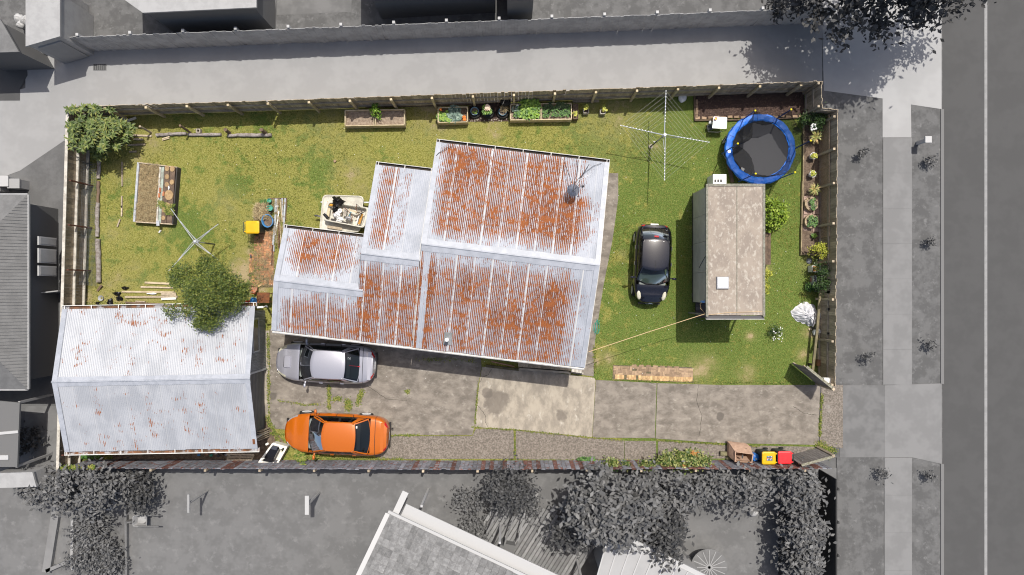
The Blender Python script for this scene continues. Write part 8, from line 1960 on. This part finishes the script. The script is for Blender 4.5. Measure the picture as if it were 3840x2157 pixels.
    p = pt('e',765,755,.3); mb = MB(); mb.blob((p.x,p.y,.22), (.22,.22,.22), 12, 8, .1); mb.tube([(p.x,p.y,0),(p.x,p.y,.1)], .15, 8); mb.single('garden_ornament', g_white, 'pale round ornament on the neighbour lawn by the hedge', 'ornament', smooth=True)
    # back lawn, left
    dt(640,260,1.9,.9,1.6,1.2,60,'broad grey tree against the board fence behind the garage',g_leaf,.22,zn='c')
    dt(330,240,.7,.8,1.2,.9,24,'grey bushy tree at the back corner of the board fence',g_leaf,.2,zn='c'); dt(1040,280,.5,.7,.9,.7,20,'darker bush at the lawn side of the broad grey tree',g_leaf_d,.18,'shrub','shrub',zn='c')
    q = [pt('c',560,320,.5), pt('c',820,318,.5), pt('c',822,418,.5), pt('c',560,420,.5)]; c = sum(q,Vector())/4; rb = thing('raised_bed', (c.x,c.y,0), 'white sided raised bed under the broad grey tree', 'garden bed')
    for i in range(4): a, b = q[i], q[(i+1)%4]; mb = MB(); mb.bar(Vector((a.x,a.y,.25)), Vector((b.x,b.y,.25)), .06,.5); mb.part('side_board', g_white, rb)
    sheet('soil', [p-Vector((c.x,c.y,0)) for p in q], .4, g_soil, rb)
    for i,(x0,y0,x1,y1,ww,m) in enumerate(((430,375,350,880,.36,g_conc2),(545,480,540,860,.12,g_wall),(350,870,560,780,.16,g_conc2),(940,380,945,906,.10,g_roof_m))): mb = MB(); mb.bar(pt('c',x0,y0,.10), pt('c',x1,y1,.10), ww,.2); mb.single('garden_edging', m, ('wide pale garden edging running down the neighbour yard','thin garden edging beside the pale path','slanting pale edging across the path','dark thin edging along the neighbour lawn')[i], 'edging')
    sheet('garden_path', [pt('c',450,480), pt('c',545,480), pt('c',535,780), pt('c',410,830)], -.006, g_cross); sheet('garden_soil', [pt('c',560,440), pt('c',930,430), pt('c',940,900), pt('c',540,900)], -.007, g_soil)
    for i,(x,y,s) in enumerate(((640,600,.6),(760,640,.7),(860,760,.5),(630,790,.6),(760,870,.7),(700,520,.4))): dt(x,y,s,s*.8,.3,.35,12,('shrub near the top of the neighbour garden bed','largest shrub in the neighbour garden bed','shrub at the lawn edge of the neighbour bed','shrub beside the pale path','shrub lowest in the neighbour bed','smallest shrub below the white sided bed')[i],g_leaf,.14,'shrub','shrub',zn='c')
    q = [pt('c',-60,150,2.4), pt('c',240,140,2.4), pt('c',270,250,2.4), pt('c',-60,260,2.4)]; c = sum(q,Vector())/4; t = thing('shed', (c.x,c.y,0), 'pale roofed garden shed at the corner of the back fence', 'shed'); mb = MB(); mb.prism([(p.x,p.y) for p in q[::-1]], 2.3,2.4); mb.part('roof', g_roof_l, t); mb = MB(); mb.prism([(c.x+(p.x-c.x)*.95,c.y+(p.y-c.y)*.9) for p in q[::-1]], 0,2.3); mb.part('wall', g_wall, t)
    mb = MB(); mb.bar(pt('c',-60,282,1.2), pt('c',300,270,1.2), .18,.06); mb.bar(pt('c',-60,120,1.4), pt('c',190,110,1.4), .2,.06); mb.single('shed_beam', g_white, 'pale beams in front of the garden shed', 'beam') if False else None
    p = pt('c',1035,500,.3); rw = thing('wheelbarrow', (p.x,p.y,0), 'dark framed wheelbarrow on the neighbour lawn', 'wheelbarrow'); q = [pt('c',985,545,.5), pt('c',1090,545,.5), pt('c',1090,460,.5), pt('c',985,465,.5)]; loft_loops(rings(q,.08,[(.7,.22),(1.0,.5),(.92,.5),(.65,.26)]), True, True).part('tray', g_fence, rw); 
    for y in (462,542): mb = MB(); mb.bar(pt('c',1000,y,.46), pt('c',1180,y,.55), .05,.05); mb.part('handle', g_wall_d, rw)
    mb = MB(); q = pt('c',965,505,.18); mb.tube([(q.x,q.y-.04,.18),(q.x,q.y+.04,.18)], .18, 14); mb.part('wheel', g_wall_d, rw)
    for i,(x0,y0,y1,bx,by) in enumerate(((1402,305,440,1480,412),(2282,315,455,2318,470))):
        h = 1.9; a, b = pt('c',x0,y0,h), pt('c',x0,y1,h); m_ = a.lerp(b,.5); t = thing('clothesline_post', (m_.x,m_.y,0), ('thin clothesline post with pale crossbar on the neighbour lawn','stout clothesline post with white crossbar on the neighbour lawn')[i], 'clothesline post'); mb = MB(); mb.bar(a,b,(.10,.18)[i],.08); mb.part('crossbar', (g_conc,g_white)[i], t); mb = MB(); mb.tube([(m_.x,m_.y,0),(m_.x,m_.y,h)], (.05,.08)[i], 8); mb.part('post', g_wall, t)
south()
